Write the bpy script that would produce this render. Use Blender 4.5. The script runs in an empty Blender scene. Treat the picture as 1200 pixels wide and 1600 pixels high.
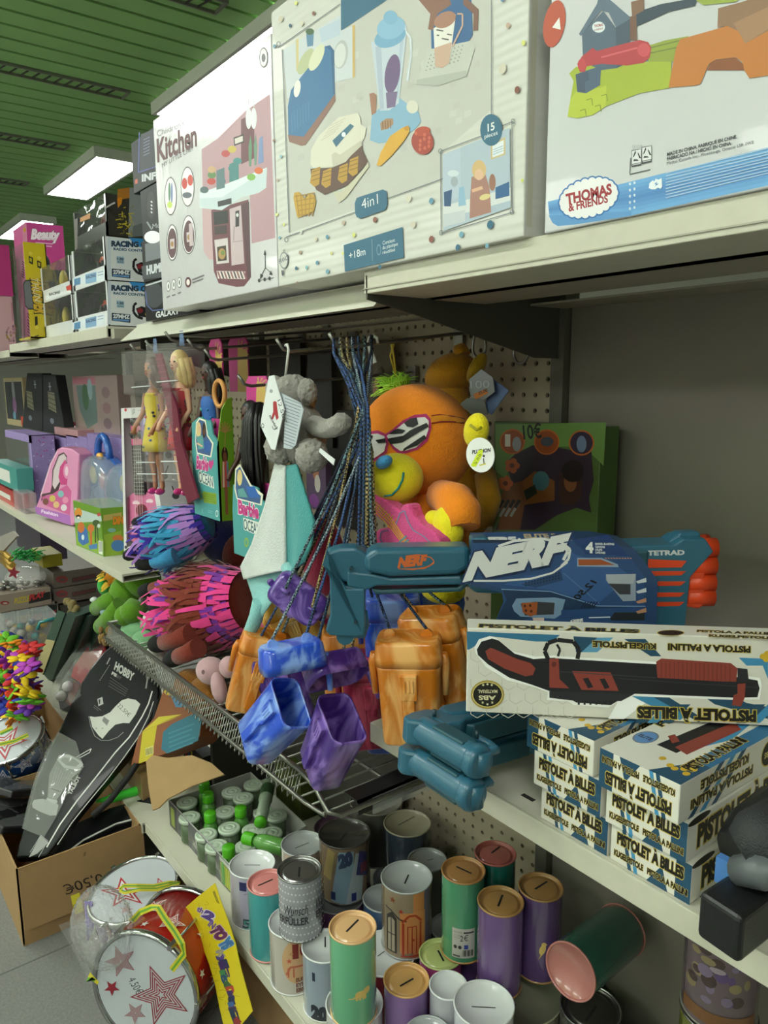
import bpy, math, random
from mathutils import Vector, Matrix
from math import sin, cos, pi, radians as R
random.seed(7)
SC = bpy.context.scene
COL = SC.collection
# ---------------------------------------------------------------- camera
CAM = Vector((0, 0, 1.38)); FPX = 1170.0
yw, pt, rl = R(37.566), R(9.822), R(-.3156)
_f = Vector((-cos(yw), sin(yw), 0)); _r = Vector((sin(yw), cos(yw), 0)); _u = Vector((0, 0, 1))
FW = _f*cos(pt) - _u*sin(pt); _U = _u*cos(pt) + _f*sin(pt)
RT = _r*cos(rl) + _U*sin(rl); UP = _U*cos(rl) - _r*sin(rl)
cd = bpy.data.cameras.new('camera'); co = bpy.data.objects.new('camera', cd); COL.objects.link(co)
cd.sensor_fit = 'HORIZONTAL'; cd.sensor_width = 36; cd.lens = FPX/1200*36; cd.clip_start = .02
co.matrix_world = Matrix(((RT.x, UP.x, -FW.x, CAM.x), (RT.y, UP.y, -FW.y, CAM.y), (RT.z, UP.z, -FW.z, CAM.z), (0, 0, 0, 1)))
SC.camera = co
# ---------------------------------------------------------------- world, exposure
w = bpy.data.worlds.new('world'); SC.world = w; w.use_nodes = True
w.node_tree.nodes['Background'].inputs[0].default_value = (.75, .8, .78, 1)
w.node_tree.nodes['Background'].inputs[1].default_value = .05
SC.view_settings.view_transform = 'Standard'; SC.view_settings.look = 'None'
SC.view_settings.gamma = 1; SC.view_settings.use_curve_mapping = False
SC.view_settings.exposure = 0.76
PANEL_STRENGTH = 12.5; FILL_LIGHT_STRENGTH = 8.0
# ---------------------------------------------------------------- measuring: a photo pixel on a plane of the shop
def ray(x, y): return RT*((x-600)/FPX) - UP*((y-800)/FPX) + FW
def PY(x, y, Y): d = ray(x, y); return CAM + d*((Y-CAM.y)/d.y)
def PZ(x, y, Z): d = ray(x, y); return CAM + d*((Z-CAM.z)/d.z)
def PX(x, y, X): d = ray(x, y); return CAM + d*((X-CAM.x)/d.x)
def PD(x, y, D): return CAM + ray(x, y)*D
# ---------------------------------------------------------------- materials
MATS = {}
def s2l(h):
    h = h.lstrip('#'); h = h if len(h) == 6 else ''.join(q*2 for q in h); c = [int(h[i:i+2], 16)/255 for i in (0, 2, 4)]
    return tuple(v/12.92 if v <= .04045 else ((v+.055)/1.055)**2.4 for v in c) + (1,)
def m(h, rough=.5, metal=0., var=.06, vs=30., bump=0., bs=200., coat=0., spec=.5, sheen=0., trans=0., alpha=1., emit=0.):
    key = (h, rough, metal, var, vs, bump, bs, coat, spec, sheen, trans, alpha, emit)
    if key in MATS: return MATS[key]
    mt = bpy.data.materials.new('mat_%s_%d' % (h.strip('#'), len(MATS))); mt.use_nodes = True
    nt = mt.node_tree; b = nt.nodes['Principled BSDF']; c = s2l(h)
    b.inputs['Roughness'].default_value = rough; b.inputs['Metallic'].default_value = metal
    b.inputs['Coat Weight'].default_value = coat; b.inputs['Specular IOR Level'].default_value = spec
    b.inputs['Sheen Weight'].default_value = sheen; b.inputs['Transmission Weight'].default_value = trans
    if emit: b.inputs['Emission Color'].default_value = c; b.inputs['Emission Strength'].default_value = emit
    tc = nt.nodes.new('ShaderNodeTexCoord'); nz = nt.nodes.new('ShaderNodeTexNoise')
    nz.inputs['Scale'].default_value = vs; nz.inputs['Detail'].default_value = 4
    nt.links.new(tc.outputs['Object'], nz.inputs['Vector'])
    mx = nt.nodes.new('ShaderNodeMix'); mx.data_type = 'RGBA'
    mx.inputs['A'].default_value = tuple(max(0, v*(1-var)) for v in c[:3]) + (1,)
    mx.inputs['B'].default_value = tuple(min(1, v*(1+var)) for v in c[:3]) + (1,)
    nt.links.new(nz.outputs['Fac'], mx.inputs['Factor']); nt.links.new(mx.outputs['Result'], b.inputs['Base Color'])
    if bump:
        n2 = nt.nodes.new('ShaderNodeTexNoise'); n2.inputs['Scale'].default_value = bs; n2.inputs['Detail'].default_value = 3
        nt.links.new(tc.outputs['Object'], n2.inputs['Vector'])
        bp = nt.nodes.new('ShaderNodeBump'); bp.inputs['Strength'].default_value = bump; bp.inputs['Distance'].default_value = .002
        nt.links.new(n2.outputs['Fac'], bp.inputs['Height']); nt.links.new(bp.outputs['Normal'], b.inputs['Normal'])
    MATS[key] = mt
    return mt
def plush(h, var=.16): return m(h, .95, 0, var, 90, 1., 330, 0, .12, .2)
def ink(h, rough=.45): return m(h, rough, 0, .04, 25)
def gloss(h, rough=.2, coat=.4): return m(h, rough, 0, .04, 25, 0, 200, coat)
def marble(h1, h2, scale=14., rough=.28):
    key = ('marble', h1, h2, scale)
    if key in MATS: return MATS[key]
    mt = m(h1, rough, 0, .061 + len(MATS)*1e-6, 20, 0, 200, .3); nt = mt.node_tree
    nz = [n for n in nt.nodes if n.type == 'TEX_NOISE'][0]; nz.inputs['Scale'].default_value = scale
    nz.inputs['Detail'].default_value = 6; nz.inputs['Distortion'].default_value = 2.2
    mx = [n for n in nt.nodes if n.type == 'MIX'][0]
    mp = nt.nodes.new('ShaderNodeMapping'); mp.inputs['Scale'].default_value = (1.5, 1.5, .6)
    tc = [n for n in nt.nodes if n.type == 'TEX_COORD'][0]
    nt.links.new(tc.outputs['Object'], mp.inputs['Vector']); nt.links.new(mp.outputs['Vector'], nz.inputs['Vector'])
    rp = nt.nodes.new('ShaderNodeValToRGB'); rp.color_ramp.elements[0].position = .42; rp.color_ramp.elements[1].position = .60
    rp.color_ramp.elements[0].color = s2l(h1); rp.color_ramp.elements[1].color = s2l(h2)
    nt.links.new(nz.outputs['Fac'], rp.inputs['Fac'])
    b = nt.nodes['Principled BSDF']; nt.links.new(rp.outputs['Color'], b.inputs['Base Color'])
    MATS[key] = mt; return mt
def braid(h1, h2):
    key = ('braid', h1, h2)
    if key in MATS: return MATS[key]
    mt = m(h1, .8, 0, .0601 + len(MATS)*1e-6, 20); nt = mt.node_tree; b = nt.nodes['Principled BSDF']
    ck = nt.nodes.new('ShaderNodeTexChecker'); ck.inputs['Scale'].default_value = 330
    ck.inputs['Color1'].default_value = s2l(h1); ck.inputs['Color2'].default_value = s2l(h2)
    tc = [n for n in nt.nodes if n.type == 'TEX_COORD'][0]
    nt.links.new(tc.outputs['Object'], ck.inputs['Vector']); nt.links.new(ck.outputs['Color'], b.inputs['Base Color'])
    MATS[key] = mt; return mt
def film(h='#ffffff', body=.06, wr=.6, ws=25., rough=.06):
    """clear plastic: see-through with a fresnel gloss and crumpled normals"""
    key = ('film', h, body, wr, ws)
    if key in MATS: return MATS[key]
    mt = bpy.data.materials.new('mat_clear_plastic_%d' % len(MATS)); mt.use_nodes = True; nt = mt.node_tree
    nt.nodes.remove(nt.nodes['Principled BSDF']); out = nt.nodes['Material Output']
    tr = nt.nodes.new('ShaderNodeBsdfTransparent'); tr.inputs[0].default_value = (.97, .97, .97, 1)
    gl = nt.nodes.new('ShaderNodeBsdfGlossy'); gl.inputs['Roughness'].default_value = rough
    df = nt.nodes.new('ShaderNodeBsdfDiffuse'); df.inputs[0].default_value = s2l(h)
    fr = nt.nodes.new('ShaderNodeLayerWeight'); fr.inputs[0].default_value = .5
    tc = nt.nodes.new('ShaderNodeTexCoord'); nz = nt.nodes.new('ShaderNodeTexNoise'); nz.inputs['Scale'].default_value = ws
    nz.inputs['Distortion'].default_value = 1.0
    nt.links.new(tc.outputs['Object'], nz.inputs['Vector'])
    bp = nt.nodes.new('ShaderNodeBump'); bp.inputs['Strength'].default_value = min(1, wr*.6); bp.inputs['Distance'].default_value = .003
    nt.links.new(nz.outputs['Fac'], bp.inputs['Height'])
    for n in (gl, fr): nt.links.new(bp.outputs['Normal'], n.inputs['Normal'])
    a = nt.nodes.new('ShaderNodeMixShader'); a.inputs[0].default_value = body
    nt.links.new(tr.outputs[0], a.inputs[1]); nt.links.new(df.outputs[0], a.inputs[2])
    p_ = nt.nodes.new('ShaderNodeMath'); p_.operation = 'POWER'; p_.inputs[1].default_value = 3.5; nt.links.new(fr.outputs['Facing'], p_.inputs[0]); k_ = nt.nodes.new('ShaderNodeMath'); k_.operation = 'MULTIPLY_ADD'; k_.inputs[1].default_value = .6; k_.inputs[2].default_value = .04; nt.links.new(p_.outputs[0], k_.inputs[0]); k_.use_clamp = True
    c = nt.nodes.new('ShaderNodeMixShader'); nt.links.new(k_.outputs[0], c.inputs[0])
    nt.links.new(a.outputs[0], c.inputs[1]); nt.links.new(gl.outputs[0], c.inputs[2]); nt.links.new(c.outputs[0], out.inputs[0])
    MATS[key] = mt; return mt
# ---------------------------------------------------------------- mesh collector
FUZZ = bpy.data.textures.new('fur_lumps', 'CLOUDS'); FUZZ.noise_scale = .006; FUZZ.noise_depth = 3
XF = {}                                   # world matrices of the Empties
class G:
    def __init__(s, mat=None, T=None): s.v = []; s.f = []; s.mi = []; s.sm = []; s.mats = []; s.cur = 0; s.T = T; s.smooth = False; s.use(mat) if mat else None
    def use(s, mt):
        if mt not in s.mats: s.mats.append(mt)
        s.cur = s.mats.index(mt); return s
    def pts(s, ps):
        n = len(s.v)
        s.v += [(s.T @ Vector(p)) if s.T else Vector(p) for p in ps]
        return n
    def face(s, idx): s.f.append(tuple(idx)); s.mi.append(s.cur); s.sm.append(s.smooth)
    def poly(s, ps): n = s.pts(ps); s.face(range(n, n+len(ps))); return s
    def box(s, a, b):
        x0, y0, z0 = a; x1, y1, z1 = b
        n = s.pts([(x0,y0,z0),(x1,y0,z0),(x1,y1,z0),(x0,y1,z0),(x0,y0,z1),(x1,y0,z1),(x1,y1,z1),(x0,y1,z1)])
        for q in ((0,3,2,1),(4,5,6,7),(0,1,5,4),(1,2,6,5),(2,3,7,6),(3,0,4,7)): s.face([n+i for i in q])
        return s
    def hexa(s, lo, hi):
        n = s.pts(list(lo)+list(hi)); k = len(lo)
        s.face([n+i for i in reversed(range(k))]); s.face([n+k+i for i in range(k)])
        for i in range(k): j = (i+1) % k; s.face([n+i, n+j, n+k+j, n+k+i])
        return s
    def prism(s, pts, O, U, V, N, d0, d1):
        O = Vector(O); U = Vector(U); V = Vector(V); N = Vector(N)
        return s.hexa([O+U*p[0]+V*p[1]+N*d0 for p in pts], [O+U*p[0]+V*p[1]+N*d1 for p in pts])
    def rings(s, rings, cap0=True, cap1=True, closed=False):
        k = len(rings[0]); ns = [s.pts(r) for r in rings]; n = len(rings)
        sm, s.smooth = s.smooth, True
        for i in range(n if closed else n-1):
            a, b = ns[i], ns[(i+1) % n]
            for j in range(k): jj = (j+1) % k; s.face([a+j, a+jj, b+jj, b+j])
        s.smooth = sm
        if not closed:
            if cap0: s.face([ns[0]+j for j in reversed(range(k))])
            if cap1: s.face([ns[-1]+j for j in range(k)])
        return s
    def cyl(s, p0, p1, r0, r1=None, n=20, cap=True):
        p0 = Vector(p0); p1 = Vector(p1); r1 = r0 if r1 is None else r1
        a = (p1-p0).normalized(); b = a.orthogonal().normalized(); c = a.cross(b)
        rr = [[p + b*(r*cos(2*pi*i/n)) + c*(r*sin(2*pi*i/n)) for i in range(n)] for p, r in ((p0, r0), (p1, r1))]
        return s.rings(rr, cap, cap)
    def tube(s, ps, r, n=8, closed=False):
        ps = [Vector(p) for p in ps]; rr = []; N = len(ps); up = None
        for i, p in enumerate(ps):
            if closed: t = ps[(i+1) % N]-ps[i-1]
            else: t = ps[min(i+1, N-1)]-ps[max(i-1, 0)]
            t.normalize()
            if up is None: up = t.orthogonal().normalized()
            up = (up - t*up.dot(t)); up = up.normalized() if up.length > 1e-6 else t.orthogonal().normalized()
            c = t.cross(up); q = r[i] if isinstance(r, (list, tuple)) else r
            rr.append([p + up*(q*cos(2*pi*j/n)) + c*(q*sin(2*pi*j/n)) for j in range(n)])
        return s.rings(rr, True, True, closed)
    def lathe(s, prof, n=32, M=None, cap0=True, cap1=True):
        rr = [[(r*cos(2*pi*i/n), r*sin(2*pi*i/n), z) for i in range(n)] for r, z in prof]
        if M is not None: rr = [[M @ Vector(p) for p in q] for q in rr]
        return s.rings(rr, cap0, cap1)
    def ell(s, c, rad, M=None, n=24, k=14, e=1.0):
        """ellipsoid (e < 1 squarer)"""
        def pw(v): return math.copysign(abs(v)**e, v)
        M3 = M if M is not None else Matrix.Identity(3); rr = []
        for i in range(1, k):
            t = pi*i/k
            rr.append([Vector(c) + M3 @ Vector((rad[0]*pw(sin(t))*pw(cos(2*pi*j/n)), rad[1]*pw(sin(t))*pw(sin(2*pi*j/n)), -rad[2]*pw(cos(t)))) for j in range(n)])
        top = Vector(c) + M3 @ Vector((0, 0, -rad[2])); bot = Vector(c) + M3 @ Vector((0, 0, rad[2]))
        a = len(s.v); s.rings(rr, False, False); sm, s.smooth = s.smooth, True
        t0 = s.pts([top]); b0 = s.pts([bot]); L = a + (k-2)*n
        for j in range(n):
            jj = (j+1) % n; s.face([t0, a+jj, a+j]); s.face([b0, L+j, L+jj])
        s.smooth = sm; return s
    def grid(s, fn, nu, nv, smooth=True):
        n = s.pts([fn(i/nu, j/nv) for j in range(nv+1) for i in range(nu+1)])
        sm, s.smooth = s.smooth, smooth
        for j in range(nv):
            for i in range(nu): a = n+j*(nu+1)+i; s.face([a, a+1, a+nu+2, a+nu+1])
        s.smooth = sm; return s
    def build(s, name, parent=None, bevel=0, sub=0, solid=0, label=None, seg=2, fuzz=0):
        me = bpy.data.meshes.new(name); W = XF.get(parent.as_pointer()) if parent else None
        inv = W.inverted() if W is not None else None
        vs = [inv @ v for v in s.v] if inv is not None else s.v
        me.from_pydata([tuple(v) for v in vs], [], s.f)
        for mt in s.mats: me.materials.append(mt)
        me.polygons.foreach_set('material_index', s.mi); me.polygons.foreach_set('use_smooth', s.sm)
        me.update()
        o = bpy.data.objects.new(name, me); COL.objects.link(o)
        if parent is not None: o.parent = parent; XF[o.as_pointer()] = W
        else: XF[o.as_pointer()] = Matrix.Identity(4)
        if solid: md = o.modifiers.new('solid', 'SOLIDIFY'); md.thickness = solid; md.offset = 0
        if bevel:
            md = o.modifiers.new('bevel', 'BEVEL'); md.width = bevel; md.segments = seg; md.limit_method = 'ANGLE'; md.harden_normals = False
        if sub: md = o.modifiers.new('sub', 'SUBSURF'); md.levels = sub; md.render_levels = sub
        if fuzz:
            o.modifiers.new('sub', 'SUBSURF').render_levels = 2; o.modifiers['sub'].levels = 2
            md = o.modifiers.new('fur', 'DISPLACE'); md.texture = FUZZ; md.strength = fuzz; md.mid_level = .5; md.texture_coords = 'GLOBAL'
        if label: o['label'] = label
        return o
def mtx(loc, rz=0, rx=0, ry=0):
    return Matrix.Translation(loc) @ Matrix.Rotation(rz, 4, 'Z') @ Matrix.Rotation(ry, 4, 'Y') @ Matrix.Rotation(rx, 4, 'X')
def frame(O, X, Y, Z): return Matrix(((X[0],Y[0],Z[0],O[0]),(X[1],Y[1],Z[1],O[1]),(X[2],Y[2],Z[2],O[2]),(0,0,0,1)))
def thing(name, label, cat, W=None, group=None):
    if W is None: W = Matrix.Identity(4)
    if not isinstance(W, Matrix): W = Matrix.Translation(W)
    o = bpy.data.objects.new(name, None); o.empty_display_size = .02; COL.objects.link(o); o.matrix_world = W
    XF[o.as_pointer()] = W.copy(); o['label'] = label; o['category'] = cat
    if group: o['group'] = group
    return o
def tag(o, label, cat, group=None, kind=None):
    o['label'] = label; o['category'] = cat
    if group: o['group'] = group
    if kind: o['kind'] = kind
    return o
def struct(o): o['kind'] = 'structure'; return o
def kids(o): return [c for c in ALL_CH.get(o.name, [])]
def dup(root, W, label, group=None):
    """copy of a thing with its parts and sub-parts"""
    r = root.copy(); COL.objects.link(r); r.matrix_world = W; XF[r.as_pointer()] = W.copy(); r['label'] = label
    if group: r['group'] = group
    for ch in list(root.children):
        c = ch.copy(); COL.objects.link(c); c.parent = r
        for g in list(ch.children): d = g.copy(); COL.objects.link(d); d.parent = c
    return r
# ---------------------------------------------------------------- printed artwork on a flat face
TXT = {}
def textmesh(t, bold=0.):
    k = (t, bold)
    if k in TXT: return TXT[k]
    cu = bpy.data.curves.new('lettering', 'FONT'); cu.body = t; cu.size = 1; cu.resolution_u = 3; cu.offset = bold; cu.fill_mode = 'FRONT'
    ob = bpy.data.objects.new('lettering', cu)
    me = bpy.data.meshes.new_from_object(ob)
    vs = [(v.co.x, v.co.y) for v in me.vertices]; fs = [tuple(p.vertices) for p in me.polygons]
    bpy.data.objects.remove(ob); bpy.data.curves.remove(cu); bpy.data.meshes.remove(me)
    if bold: b = textmesh(t, 0.); x0, x1 = b[2], b[3]
    else: xs = [v[0] for v in vs] or [0, 1]; x0, x1 = min(xs), max(xs)
    TXT[k] = (vs, fs, x0, x1); return TXT[k]
class Art:
    """draws flat printed shapes on the plane (O, N); coordinates are read off the photo or given in the face's own metres"""
    def __init__(s, O, U, V, N=None, px=None):
        s.O = Vector(O); s.U = Vector(U).normalized(); s.V = Vector(V).normalized(); s.N = Vector(N).normalized() if N else s.U.cross(s.V).normalized()
        s.g = G(); s.layer = 1; s.px = px; s.eps = .000006
    def at(s, ox, oy, sc): s.px = (ox, oy, sc); return s
    def uv(s): s.px = None; return s
    def P(s, p):
        d = s.N*(s.eps*s.layer)
        if s.px:
            q = ray(s.px[0]+p[0]*s.px[2], s.px[1]+p[1]*s.px[2]); return CAM + q*((s.O-CAM).dot(s.N)/q.dot(s.N)) + d
        return s.O + s.U*p[0] + s.V*p[1] + d
    def poly(s, pts, c, up=1):
        if up: s.layer += 1
        s.g.use(c if not isinstance(c, str) else ink(c)); s.g.poly([s.P(p) for p in pts]); return s
    def rect(s, x0, y0, x1, y1, c): return s.poly([(x0,y0),(x1,y0),(x1,y1),(x0,y1)], c)
    def ell(s, x, y, rx, ry, c, rot=0, n=24):
        cr, sr = cos(R(rot)), sin(R(rot))
        return s.poly([(x + rx*cos(2*pi*i/n)*cr - ry*sin(2*pi*i/n)*sr, y + rx*cos(2*pi*i/n)*sr + ry*sin(2*pi*i/n)*cr) for i in range(n)], c)
    def ring(s, x, y, rx, ry, w, c, rot=0): s.ell(x, y, rx, ry, c, rot); return s
    def line(s, pts, w, c, closed=False):
        s.layer += 1; s.g.use(c if not isinstance(c, str) else ink(c)); n = len(pts)
        for i in range(n if closed else n-1):
            (x0, y0), (x1, y1) = pts[i], pts[(i+1) % n]; dx, dy = x1-x0, y1-y0; L = math.hypot(dx, dy) or 1; nx, ny = -dy/L*w/2, dx/L*w/2
            s.g.poly([s.P(p) for p in ((x0+nx, y0+ny), (x0-nx, y0-ny), (x1-nx, y1-ny), (x1+nx, y1+ny))])
        return s
    def star(s, x, y, r, c, rot=0, q=.42, k=5, sq=1.):
        return s.poly([(x + (r if i % 2 == 0 else r*q)*cos(rot+pi*i/k), y + (r if i % 2 == 0 else r*q)*sin(rot+pi*i/k)*sq) for i in range(2*k)], c)
    def text(s, t, a, b, top, c, bold=.0, out=None, ow=.05):
        """a, b: baseline ends; top: a point at cap height above a"""
        e1 = (b[0]-a[0], b[1]-a[1]); e2 = (top[0]-a[0], top[1]-a[1])
        todo = ([(out, bold+ow)] if out else []) + [(c, bold)]
        for cc, bo in todo:
            vs, fs, x0, x1 = textmesh(t, bo); s.layer += 1; s.g.use(cc if not isinstance(cc, str) else ink(cc)); W = (x1-x0) or 1
            n = s.g.pts([s.P((a[0] + e1[0]*(v[0]-x0)/W + e2[0]*v[1]/.69, a[1] + e1[1]*(v[0]-x0)/W + e2[1]*v[1]/.69)) for v in vs])
            for f in fs: s.g.face([n+i for i in f])
        return s
    def lines_of_text(s, a, b, dn, n, w, c):
        for i in range(n): s.line([(a[0]+dn[0]*i, a[1]+dn[1]*i), (b[0]+dn[0]*i - (i % 3)*.1*(b[0]-a[0]), b[1]+dn[1]*i - (i % 3)*.1*(b[1]-a[1]))], w, c)
        return s
    def build(s, parent, name='printed_artwork'): return s.g.build(name, parent)
EX, EY, EZ = Vector((1,0,0)), Vector((0,1,0)), Vector((0,0,1))
WHITE = '#eeeeea'; BLACK = '#15151a'
# ================================================================ the setting
struct(G(m('#787876', .7, 0, .35, 160, .3, 300)).box((-14, -3, -.05), (3, 7, 0)).build('floor'))
gt = G(m('#5f5f5e', .8))
for i in range(30): gt.box((-9+i*.4, -1.6, 0), (-8.996+i*.4, 1.2, .0006))
for j in range(7): gt.box((-9, -1.6+j*.4, 0), (3, -1.596+j*.4, .0006))
struct(gt.build('trim_1'))
CZ = CAM.z + 1.46
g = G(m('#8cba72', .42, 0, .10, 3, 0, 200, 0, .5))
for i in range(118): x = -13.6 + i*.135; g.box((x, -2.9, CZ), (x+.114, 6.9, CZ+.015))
g.use(m('#0b0d0a', .9)); g.box((-14, -3, CZ+.05), (3, 7, CZ+.1))
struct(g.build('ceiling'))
struct(G(m('#c9c7bd', .8)).box((-14.1, -3, 0), (-14, 7, CZ+.1)).build('wall_left'))
struct(G(m('#eceae2', .8)).box((-14, -3.1, 0), (3, -3, CZ+.1)).build('wall_front'))
struct(G(m('#c9c7bd', .8)).box((-14, 7, 0), (3, 7.1, CZ+.1)).build('wall_far'))
struct(G(m('#c9c7bd', .8)).box((3, -3, 0), (3.1, 7, CZ+.1)).build('wall_right'))
# ceiling light panels: two rows, one over each aisle, plus added hanging fill lights
PW = m('#cfd2c8', .5); 
DIF = m('#fbfff8', .5, 0, .02, 5, 0, 200, 0, .5, 0, 0, 1., PANEL_STRENGTH); DIF_FILL = m('#fbfff8', .5, 0, .02, 5, 0, 200, 0, .5, 0, 0, 1., FILL_LIGHT_STRENGTH)
def ceiling_light(x0, x1, y0, y1, label):
    z = CAM.z + 1.40; t = thing('ceiling_light', label, 'ceiling light', Vector(((x0+x1)/2, (y0+y1)/2, z)), 'rectangular ceiling light panels')
    if y1 < -2:                       # unseen fill lights added to brighten the ceiling, glowing on every side
        G(DIF_FILL).box((x0, y0, z-.40), (x1, y1, z-.34)).build('diffuser', t)
        for xx in (x0+.1, x1-.1): G(PW).cyl((xx, (y0+y1)/2, z-.34), (xx, (y0+y1)/2, CZ), .006, n=8).build('hanger', t)
        return
    g = G(PW); b = .022
    g.box((x0, y0, z), (x1, y0+b, CZ)); g.box((x0, y1-b, z), (x1, y1, CZ)); g.box((x0, y0+b, z), (x0+b, y1-b, CZ)); g.box((x1-b, y0+b, z), (x1, y1-b, CZ))
    g.build('housing', t, .002); G(DIF).box((x0+b, y0+b, z+.004), (x1-b, y1-b, z+.02)).build('diffuser', t)
for lab, x0, x1, y0, y1 in (
    ('long white light panel whose edge runs up behind the play kitchen box', -4.12, -1.6, 1.63, 1.95),
    ('white light panel glowing in full above the racing car boxes', -6.26, -5.03, 1.61, 1.94),
    ('small distant light panel above the pink cosmetics box', -8.35, -7.3, 1.67, 1.97),
    ('farthest light panel over the aisle behind the shelf', -10.5, -9.4, 1.67, 1.97),
    ('light panel over the front aisle mirrored in the play kitchen box', -4.3, -2.95, -.85, -.5),
    ('light panel over the front aisle near the camera', -2.0, -.75, -.85, -.5),
    ('light panel over the front aisle at the right', .2, 1.4, -.85, -.5), ('added unseen fill light hung over the second front aisle, near', -1.8, -.6, -2.5, -2.15), ('added unseen fill light hung over the second front aisle, middle', -3.9, -2.7, -2.5, -2.15), ('added unseen fill light hung over the second front aisle, far', -6.0, -4.8, -2.5, -2.15), ('added unseen fill light hung over the second front aisle, at right', .3, 1.5, -2.5, -2.15),
    ('far light panel over the front aisle', -6.4, -5.1, -.85, -.5)):
    ceiling_light(x0, x1, y0, y1, lab)
LV = m('#8d8b84', .35, .6); LVD = m('#4a4846', .5, .4)
for i, (x, y0, y1, lab) in enumerate(((-3.0, .25, 1.48, 'louvred ceiling strip light nearest the camera, cut by the top of the photo'), (-4.13, .25, 1.49, 'louvred ceiling strip light left of the long light panel'), (-5.21, .25, 1.49, 'louvred ceiling strip light pointing at the middle light panel'), (-6.29, .6, 1.5, 'faint louvred ceiling strip light beyond the middle light panel'))):
    t = thing('louvre_light', lab, 'ceiling light', Vector((x, y1, CZ)), 'louvred ceiling strips')
    g = G(LV); z = CZ-.012
    g.box((x-.008, y0, z), (x, y1, CZ+.04)); g.box((x+.1, y0, z), (x+.108, y1, CZ+.04)); g.box((x, y1-.008, z), (x+.1, y1, CZ+.04)); g.build('frame', t)
    g = G(LVD); 
    for k in range(int((y1-y0)/.05)): yy = y0+k*.05; g.poly([(x, yy, z+.002), (x+.1, yy+.02, z+.002), (x+.1, yy+.02, z+.045), (x, yy, z+.045)])
    g.box((x, y0, CZ+.046), (x+.1, y1, CZ+.049)); g.build('louvre', t)
# ---------------------------------------------------------------- shelving
CREAM = m('#cbc8b8', .45, 0, .08, 8, .1, 60); CREAM2 = m('#c6c3b3', .4, 0, .1, 40, .1, 90)
SH0 = -.82                                            # the bay boundary
struct(G(m('#767067', .75, 0, .10, 6, .15, 40)).box((SH0+.02, 1.0, 0), (1.6, 1.03, 1.497)).build('wall_back'))
def pegboard(x0, x1, z0, z1, label):
    g = G(m('#a89c87', .7, 0, .1, 12)); p = .0262; nx = int((x1-x0)/p); nz = int((z1-z0)/p); r = .0044
    for i in range(nx):
        for j in range(nz):
            cx, cz = x0+(i+.5)*(x1-x0)/nx, z0+(j+.5)*(z1-z0)/nz; hx, hz = (x1-x0)/nx/2, (z1-z0)/nz/2
            sq = [(-hx,-hz),(0,-hz),(hx,-hz),(hx,0),(hx,hz),(0,hz),(-hx,hz),(-hx,0)]
            ho = [(r*cos(a), r*sin(a)) for a in [pi*1.25+k*pi/4 for k in range(8)]]
            n = g.pts([(cx+a, 1.0, cz+b) for a, b in sq] + [(cx+a, 1.0, cz+b) for a, b in ho] + [(cx+a, 1.006, cz+b) for a, b in ho])
            for k in range(8): q = (k+1) % 8; g.face([n+k, n+q, n+8+q, n+8+k]); g.face([n+8+k, n+8+q, n+16+q, n+16+k])
    t = thing('pegboard_panel', label, 'pegboard', Vector(((x0+x1)/2, 1.0, z0))); g.build('perforated_sheet', t)
    G(m('#1a1917', .9)).box((x0, 1.02, z0), (x1, 1.03, z1)).build('dark_backing', t)
    return t
pegboard(-1.82, SH0-.012, .2, 1.53, 'perforated cream back panel behind the plush toys and tins')
pegboard(-2.84, -1.85, .9, 1.53, 'perforated cream back panel behind the doll boxes at left')
POST = m('#5b5850', .6, 0, .1)
for x, lab in ((SH0+.004, 'dark grey shelf upright between pegboard and plain grey wall'), (-1.836, 'shelf upright behind the pink ukulele box'), (-2.86, 'shelf upright at the far left bay')):
    g = G(POST); g.box((x-.012, .985, 0), (x+.014, 1.02, 1.56)); tag(g.build('shelf_upright'), lab, 'shelf post', 'shelf uprights')
def shelf(x0, x1, yf, zt, label, lip=.029, depth=.4, parts=None, ymax=1.0, under=True):
    t = thing('shelf_board', label, 'shelf', Vector(((x0+x1)/2, yf, zt)), 'steel shelf boards')
    g = G(CREAM); g.box((x0, yf+.004, zt-.006), (x1, ymax-.018, zt)); g.build('shelf_plate', t)
    g = G(CREAM2); g.box((x0, yf, zt-lip), (x1, yf+.004, zt)); g.box((x0, yf+.004, zt-lip), (x1, yf+.1, zt-lip+.002)); g.build('front_lip', t, .0012)
    if under:
        g = G(m('#8f897b', .6, 0, .1))
        g.box((x0+.02, yf+.10, zt-lip-.003), (x1-.02, yf+.104, zt-.006)); g.box((x0+.02, yf+.10, zt-lip-.003), (x1-.02, yf+.2, zt-lip)); g.box((x0+.02, yf+.2, zt-lip-.003), (x1-.02, yf+.203, zt-.006))
        g.box((x0+.02, yf+.30, zt-lip-.0), (x1-.02, ymax-.02, zt-lip+.003)); g.build('stiffening_channel', t)
    return t
U0 = CAM.z + .143                                       # upper shelf top
tA = shelf(SH0, .6, .6, U0, 'cream upper shelf at the right under the train set box')
G(m('#a9a595', .5)).box((SH0, .5985, U0-.0235), (.6, .6, U0-.022)).build('label_groove', tA)
G(m('#46443d', .6)).prism([(.6,.0),(1.0,0),(1.0,-.10),(.93,-.10),(.68,-.045),(.6,-.03)], (SH0+.004,0,U0-.006), EY, EZ, EX, 0, .003).build('bracket', tA)
tB = shelf(-1.82, SH0-.004, .655, U0-.004, 'cream upper shelf under the play kitchen box, left of the higher shelf', .02)
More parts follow.
